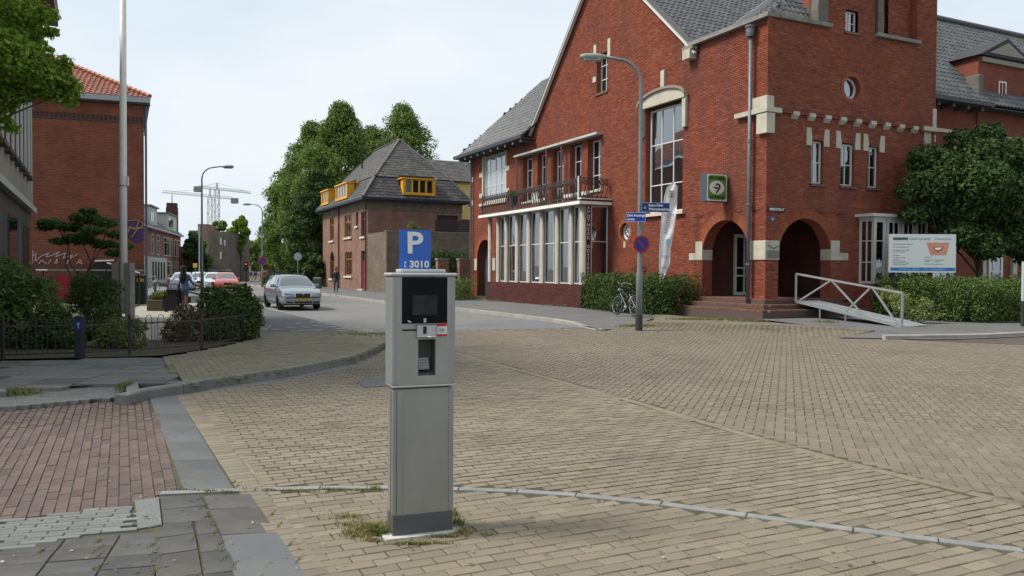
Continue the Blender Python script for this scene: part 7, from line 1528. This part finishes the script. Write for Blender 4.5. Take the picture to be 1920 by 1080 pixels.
# ================= CARS =================
def car(label, loc, rz, col, L=4.5, W=1.73, H=1.45, kind='estate', plate=None, group='cars', detail=True, name='parked_car', rear=False):
    """+x = front. lofted body with openings for glass"""
    t = thing(name, label, 'car', loc, rz, group)
    pm_ = mat('paint_'+'_'.join(str(int(c*100)) for c in col), col, .28, metal=.45, coat=1.0, spec=.5, var=.03, vs=2); dkp = mat('trim_black', (.02, .02, .022), .5); gl = mat('car_glass', (.06, .075, .08), .06, spec=1.0, coat=1.0)
    R_w = .31; wx = (L/2-.86, -L/2+.80); hb_ = .80
    if kind == 'estate': top = [(-L/2, .62, 0), (-L/2+.05, .95, .0), (-L/2+.22, 1.28, 1), (-L/2+.5, 1.42, 1), (-.9, 1.45, 1), (0, 1.45, 1), (.32, 1.42, 1), (.62, 1.27, .7), (1.0, 1.02, .3), (1.12, .95, 0), (1.6, .88, 0), (2.0, .78, 0), (L/2-.05, .68, 0), (L/2, .60, 0)]
    else: top = [(-L/2, .62, 0), (-L/2+.08, .95, .0), (-L/2+.35, 1.25, 1), (-L/2+.7, 1.42, 1), (-.5, 1.46, 1), (0, 1.45, 1), (.25, 1.40, 1), (.6, 1.22, .7), (.95, 1.02, .3), (1.1, .96, 0), (1.5, .90, 0), (1.8, .80, 0), (L/2-.05, .66, 0), (L/2, .58, 0)]
    xs = sorted(set([round(-L/2+i*L/44, 3) for i in range(45)]+[round(w_+dx, 3) for w_ in wx for dx in (-.36, -.30, -.2, -.1, 0, .1, .2, .3, .36)]))
    def it(x, k): 
        for a, c in zip(top[:-1], top[1:]):
            if a[0] <= x <= c[0]+1e-6: return a[k]+(c[k]-a[k])*(x-a[0])/(c[0]-a[0])
        return top[-1][k]
    NP = 9; vs = []; sta = []
    for x in xs:
        zt_ = it(x, 1)*H/1.45; e = max(0, (abs(x)-(L/2-.55))/.55); w_ = W/2*(1-.16*e**2.2); zb = .22+.06*e
        for wxx in wx:
            dd = abs(x-wxx)
            if dd < .36: zb = max(zb, .31+sqrt(max(0, .36**2-dd**2)))
        belt = min(zt_-.02, .90+.03*(-x/L)); g = max(0, zt_-belt); rw = w_-.30*min(1, g/.5)
        rail = zt_-.05 if g > .15 else zt_-.02
        prof = [(w_*.93, zb), (w_*.99, max(zb+.02, .42)), (w_, max(zb+.03, .60)), (w_*.985, max(belt-.10, zb+.04)), (w_*.93, belt), (rw+.02 if g > .12 else w_*.90, rail), (rw-.08 if g > .12 else w_*.72, zt_-.01), (rw*.5, zt_+.012), (0, zt_+.02)]
        sta.append(prof); 
        for (yy, zz) in prof: vs.append((x, yy, zz))
        for (yy, zz) in prof: vs.append((x, -yy, zz))
    fs = []; M2 = NP*2; gside = []; gfront = []
    for i in range(len(xs)-1):
        for s in (0, 1):
            for j in range(NP-1):
                a = i*M2+s*NP+j; q = (a, a+1, a+M2+1, a+M2); fs.append(q if s == 0 else q[::-1])
    for i in (0, len(xs)-1):
        a = i*M2; fs.append(tuple([a+j for j in range(NP)]+[a+NP+j for j in reversed(range(NP-1))]))
    b = MB(); b.add(vs, fs); bo_ = b.build('body', pm_, t, smooth=True); 
    m_ = bo_.modifiers.new('edge', 'EDGE_SPLIT'); m_.split_angle = radians(38)
    # glass
    gm = MB()
    def P_(i, s, j, k=1.0): x = xs[i]; y, z = sta[i][j]; return Vector((x, y*s, z))
    def off(q, d): n = (q[1]-q[0]).cross(q[-1]-q[0]).normalized(); c = sum(q, Vector())/len(q); n = n if n.dot(c-Vector((0, 0, .6))) > 0 else -n; return [p+n*d for p in q]
    iw = [i for i, x in enumerate(xs) if .34 <= x <= 1.06]; ws = MB()
    for a, c in zip(iw[:-1], iw[1:]):
        for s in (1, -1):
            for j in (6, 7): q = [P_(a, s, j), P_(a, s, j+1), P_(c, s, j+1), P_(c, s, j)]; ws.add(off(q, .006), [(0, 1, 2, 3)])
    ws.build('windscreen', gl, t)
    rr2 = [i for i, x in enumerate(xs) if -L/2+.03 <= x <= -L/2+.36]; ws = MB()
    for a, c in zip(rr2[:-1], rr2[1:]):
        for s in (1, -1):
            for j in (6, 7): q = [P_(a, s, j), P_(a, s, j+1), P_(c, s, j+1), P_(c, s, j)]; ws.add(off(q, .006), [(0, 1, 2, 3)])
    if rr2: ws.build('rear_window', gl, t)
    for s in (1, -1):
        for (xa, xb) in ((-L/2+.45, -1.05), (-.98, -.1), (-.03, .72)):
            ii = [i for i, x in enumerate(xs) if xa <= x <= xb]; sgm = MB()
            for a, c in zip(ii[:-1], ii[1:]):
                def lp(i, f): p, q = P_(i, s, 4), P_(i, s, 5); return p.lerp(q, f)
                q = [lp(a, .06), lp(a, .9), lp(c, .9), lp(c, .06)]; sgm.add(off(q, .006), [(0, 1, 2, 3)])
            if len(ii) > 1: sgm.build('side_window', gl, t)
    rub = mat('tyre', (.012, .012, .012), .8); rimm = mat('rim_alloy', (.35, .36, .37), .35, metal=.7)
    for wxx in wx:
        for s in (1, -1):
            c = (wxx, s*(W/2-.11), R_w); wm = MB(); wm.lathe([(.20, -.10), (R_w-.03, -.105), (R_w, -.07), (R_w, .07), (R_w-.03, .105), (.20, .10)], c, 20, 'y'); wo = wm.build('wheel', rub, t, smooth=True)
            rm_ = MB(); rm_.lathe([(.205, -.02), (.205, s*.098), (.17, s*.10), (.15, s*.07), (.05, s*.085), (.0, s*.09)], c, 14, 'y'); rm_.build('rim', rimm, wo)
            if detail:
                ar = MB(); pts = [(wxx+.365*cos(radians(a)), s*(W/2+.0), R_w+.365*sin(radians(a))) for a in range(0, 181, 15)]; strip(ar, pts, .02); ar.build('wheel_arch', pm_, t)
    MB().box(-L/2+.25, L/2-.25, -W/2+.1, W/2-.1, .2, .5).build('underbody', dkp, t)
    X = L/2
    fr_ = MB(); fr_.box(X-.12, X+.03, -W/2+.16, W/2-.16, .26, .50); fr_.build('front_bumper', pm_, t, bevel=.04)
    MB().box(X-.05, X+.035, -.36, .36, .30, .38).build('lower_grille', dkp, t); 
    for s in (1, -1):
        MB().box(X-.05, X+.033, min(s*.42, s*.68), max(s*.42, s*.68), .30, .37).build('fog_recess', dkp, t)
        hl = MB(); hl.prism([(X-.02, s*.34, .56), (X-.02, s*.36, .68), (X-.10, s*.72, .71), (X-.22, s*(W/2-.05), .70), (X-.20, s*(W/2-.05), .58), (X-.06, s*.6, .55)], (.035, 0, 0)); hl.build('headlight', mat('headlight', (.45, .47, .48), .15, metal=.4, coat=1), t)
        mi = MB(); y0, y1 = sorted((s*(W/2-.06), s*(W/2+.16))); mi.box(.62, .78, y0, y1, .92, 1.06); mi.build('wing_mirror', pm_, t, bevel=.03)
        rl_ = MB(); y0, y1 = sorted((s*(W/2-.28), s*(W/2-.08))); rl_.box(-X-.01, -X+.1, y0, y1, .66, .92); rl_.build('tail_light', mat('tail_red', (.3, .01, .01), .3), t)
        if kind == 'estate': MB().bar((-X+.5, s*.52, 1.49), (.2, s*.52, 1.49), .035).build('roof_rail', dkp, t)
    g = MB(); g.box(X-.02, X+.018, -.31, .31, .54, .70); g.build('grille', dkp, t, bevel=.01)
    g = MB(); g.box(X-.01, X+.026, -.33, .33, .695, .72); g.box(X-.01, X+.026, -.33, -.30, .54, .695); g.box(X-.01, X+.026, .30, .33, .54, .695); g.build('grille_frame', mat('chrome', (.5, .5, .5)), t)
    MB().lathe([(.05, 0), (.05, .03)], (X+.02, 0, .695), 12, 'x').build('badge', mat('badge_grey', (.4, .42, .40), .3, metal=.8), t)
    g = MB(); g.bar((X-.0, -W/2+.2, .52), (X-.0, W/2-.2, .52), .05, .03); g.build('bumper_strip', dkp, t)
    MB().box(-X-.04, -X+.1, -W/2+.12, W/2-.12, .34, .58).build('rear_bumper', pm_, t, bevel=.04)
    pl_ = MB().box(X+.034, X+.045, -.26, .26, .39, .50).build('number_plate', mat('plate_yellow', (.5, .3, .02)), t)
    if plate: text(plate, .105, bk, pl_, (X+.048, 0, .445), (pi/2, 0, pi/2), ext=.001, bold=.002)
    return t
ca = -pi/2+ANG      # facing back toward the camera along the street
fx = G(562, 586, 0); ctr = Vector(fx)+BY.to_2d()*(2.0)
car('silver estate car parked facing the camera at the left kerb', (-9.62, 34.9, 0), radians(-63), (.17, .21, .25), plate='RL-TT-24')
car('red car parked behind the round bush', (at(423, 540, 62).x, 62, 0), radians(-66), (.50, .05, .035), L=4.1, kind='hatch')
car('pale silver car between the white car and the red car', (at(392, 540, 63).x, 64, 0), radians(-66), (.55, .60, .62), L=4.2, kind='hatch')
car('white car mostly hidden behind the slim lamp', (at(374, 540, 70).x, 70, 0), radians(-66), (.62, .64, .66), L=4.4, kind='hatch')
car('grey car seen left of the woman', (at(343, 540, 60).x, 60, 0), radians(-70), (.42, .45, .55), L=4.2, kind='hatch')
# ================= PEOPLE =================
def skin_part(name, vs, es, rs, m, parent, root=0, lv=1):
    me = bpy.data.meshes.new(name); me.from_pydata(vs, es, []); me.materials.append(m); o = link(name, me, parent)
    md = o.modifiers.new('Skin', 'SKIN'); md.use_smooth_shade = True
    if me.skin_vertices:
        for i, r_ in enumerate(rs): rr_ = r_ if isinstance(r_, tuple) else (r_, r_); me.skin_vertices[0].data[i].radius = rr_; me.skin_vertices[0].data[i].use_root = (i == root)
    s_ = o.modifiers.new('Sub', 'SUBSURF'); s_.levels = lv; s_.render_levels = lv; return o
def person(label, loc, rz, h=1.75, skin=(.30, .16, .10), top=(.02, .02, .025), legs=(.06, .07, .10), shoe=(.02, .02, .02), hair=None, hat=None, long_hair=False, shorts=False, step=.18, arms='walk', group=None):
    t = thing('person', label, 'person', loc, rz, group); t.scale = (h/1.75,)*3
    nm = lambda c, p: mat(p+'_'+'_'.join(str(int(x*100)) for x in c), c, .8)
    sk_ = nm(skin, 'skin'); s = step
    ar = {'walk': ((.25, -.10, 1.12), (.27, -.22, .88)), 'push': ((.22, -.14, 1.14), (.18, -.42, 1.05)), 'hang': ((.24, .03, 1.12), (.25, -.03, .86))}[arms]
    V_ = [(0, 0, .93), (0, .01, 1.12), (0, .01, 1.36), (0, 0, 1.50), (0, -.01, 1.60), (0, -.015, 1.70)]; E_ = [(0, 1), (1, 2), (2, 3), (3, 4), (4, 5)]; R_v = [(.13, .10), (.12, .09), (.15, .10), .055, (.075, .09), (.07, .085)]
    for sd2 in (1, -1):
        sh_ = len(V_); e1, h1 = ar; yy = 1 if arms != 'walk' else sd2
        V_ += [(sd2*.17, .01, 1.40), (sd2*e1[0], e1[1]*yy, e1[2]), (sd2*h1[0], h1[1]*yy, h1[2]), (sd2*h1[0], h1[1]*yy-.03, h1[2]-.09)]; E_ += [(2, sh_), (sh_, sh_+1), (sh_+1, sh_+2), (sh_+2, sh_+3)]; R_v += [.055, .042, .03, .035]
        l = len(V_); V_ += [(sd2*.09, 0, .86), (sd2*.10, -s*sd2*.5-.02, .48), (sd2*.10, -s*sd2+.03*sd2, .08), (sd2*.11, -s*sd2-.12, .04)]; E_ += [(0, l), (l, l+1), (l+1, l+2), (l+2, l+3)]; R_v += [.085, .055, .038, .035]
    skin_part('body', V_, E_, R_v, sk_, t)
    Vt = [(0, 0, .76), (0, .01, 1.12), (0, .01, 1.37), (0, 0, 1.47)]; Et = [(0, 1), (1, 2), (2, 3)]; Rt = [(.185, .145), (.165, .13), (.18, .125), .07]
    for sd2 in (1, -1):
        sh_ = len(Vt); e1, h1 = ar; yy = 1 if arms != 'walk' else sd2; Vt += [(sd2*.175, .01, 1.40), (sd2*e1[0], e1[1]*yy, e1[2]), (sd2*h1[0], h1[1]*yy, h1[2])]; Et += [(2, sh_), (sh_, sh_+1), (sh_+1, sh_+2)]; Rt += [.072, .058, .046]
    skin_part('jacket', Vt, Et, Rt, nm(top, 'cloth'), t)
    Vl = [(0, 0, 1.02)]; El = []; Rl = [(.15, .115)]
    for sd2 in (1, -1):
        l = len(Vl); Vl += [(sd2*.09, 0, .84), (sd2*.10, -s*sd2*.5-.02, .50 if not shorts else .62)]+([(sd2*.10, -s*sd2+.03*sd2, .11)] if not shorts else []); El += [(0, l), (l, l+1)]+([(l+1, l+2)] if not shorts else []); Rl += [.10, .075 if not shorts else .09]+([.06] if not shorts else [])
    skin_part('shorts' if shorts else 'trousers', Vl, El, Rl, nm(legs, 'cloth'), t)
    for sd2 in (1, -1): MB().box(sd2*.11-.045, sd2*.11+.045, -s*sd2-.2, -s*sd2+.09, 0, .085).build('shoe', nm(shoe, 'shoe'), t, bevel=.03)
    hd = MB(); hd.lathe([(.0, 1.80), (.06, 1.785), (.095, 1.72), (.098, 1.66), (.08, 1.60)] if not long_hair else [(.0, 1.80), (.06, 1.79), (.105, 1.73), (.11, 1.64), (.10, 1.54), (.135, 1.42), (.15, 1.28), (.11, 1.14), (.04, 1.08)], (0, .025 if not long_hair else .07, 0), 12)
    if hair: hd.build('hair', nm(hair, 'hair'), t, smooth=True)
    if hat: b = MB(); b.lathe([(.20, 1.70), (.19, 1.715), (.105, 1.72), (.10, 1.82), (.06, 1.845), (0, 1.845)], (0, 0, 0), 16); b.build('hat', nm(hat, 'felt'), t, smooth=True)
    b = MB(); b.prism([(-.012, -.095, 1.66), (.012, -.095, 1.66), (0, -.125, 1.645), (0, -.10, 1.69)], (0, .02, 0)); b.build('nose', sk_, t)
    for sx in (-.035, .035): MB().lathe([(.012, 0), (.0, -.012)], (sx, -.098, 1.685), 8, 'y').build('eye', bk, t)
    return t
person('man in a dark jacket and brown hat walking on the pavement by the house', (at(630, 548, 56).x, 56, .12), .15, 1.72, hair=(.03, .02, .015), hat=(.10, .05, .03), legs=(.07, .08, .11))
pw = at(346, 585, 29.0); person('woman with long black hair in a denim jacket pushing a pushchair', (pw.x, pw.y, .1), pi-.3, 1.66, skin=(.16, .08, .055), top=(.05, .10, .18), legs=(.035, .06, .11), hair=(.008, .007, .007), long_hair=True, shorts=True, arms='push', step=.08)
st_ = thing('pushchair', 'black pushchair with a dark bag beside the woman', 'pushchair', (pw.x-.35, pw.y+.35, .1), pi-.3); fab = mat('fabric_black', (.012, .012, .016), .9)
b = MB(); b.prism([(-.22, -.35, .35), (-.22, .15, .30), (-.22, .32, .75), (-.22, .22, .95), (-.22, .0, .55), (-.22, -.35, .5)], (.44, 0, 0)); b.build('seat', fab, st_, bevel=.03)
b = MB(); b.prism([(-.23, .15, .9), (-.23, .35, .8), (-.23, .25, 1.1), (-.23, .0, 1.18), (-.23, -.12, 1.05)], (.46, 0, 0)); b.build('hood', mat('hood_check', (.10, .11, .14), .9, var=.4, vs=30), st_, bevel=.03)
b = MB(); 
for x in (-.24, .24): b.tube([(x, -.4, .1), (x, .0, .5), (x, .40, 1.02)], .014, 6); b.tube([(x, .35, .1), (x, .0, .55)], .012, 6)
b.tube([(-.24, .40, 1.02), (.24, .40, 1.02)], .016, 6); b.build('frame', iron, st_)
for x in (-.26, .26):
    for y in (-.4, .35): MB().lathe([(.10, -.02), (.10, .02)], (x, y, .10), 12, 'x').build('wheel', blk2, st_)
bg_ = thing('shopping_bag', 'black bag hanging beside the pushchair', 'bag', (pw.x-.42, pw.y-.15, .25)); MB().prism([(-.18, -.09, 0), (.16, -.09, 0), (.21, -.09, .16), (.17, -.09, .34), (.06, -.09, .42), (-.10, -.09, .41), (-.20, -.09, .28), (-.23, -.09, .12)], (0, .18, 0)).build('bag', fab, bg_, bevel=.06); b = MB(); b.tube([(-.08, 0, .42), (-.02, 0, .8), (.06, 0, .42)], .01, 5); b.build('strap', fab, bg_)
for i, (px, c, lg, lb) in enumerate(((470.5, (.03, .04, .12), (.45, .30, .30), 'far person in navy at the crossing'), (476, (.05, .07, .16), (.5, .45, .42), 'far person in dark blue beside the navy one'), (481.5, (.45, .16, .22), (.5, .45, .42), 'far person in a pink top'), (486, (.30, .05, .08), (.5, .5, .5), 'far person in a dark red top'), (541, (.35, .36, .42), (.05, .06, .10), 'far person in a pale top right of the bus shelter'))):
    person(lb, (at(px, 520, 100).x, 100+i*.7, .05), random.uniform(-1, 1), 1.6+random.uniform(-.1, .1), top=c, legs=lg, hair=(.03, .02, .02), group='far pedestrians')
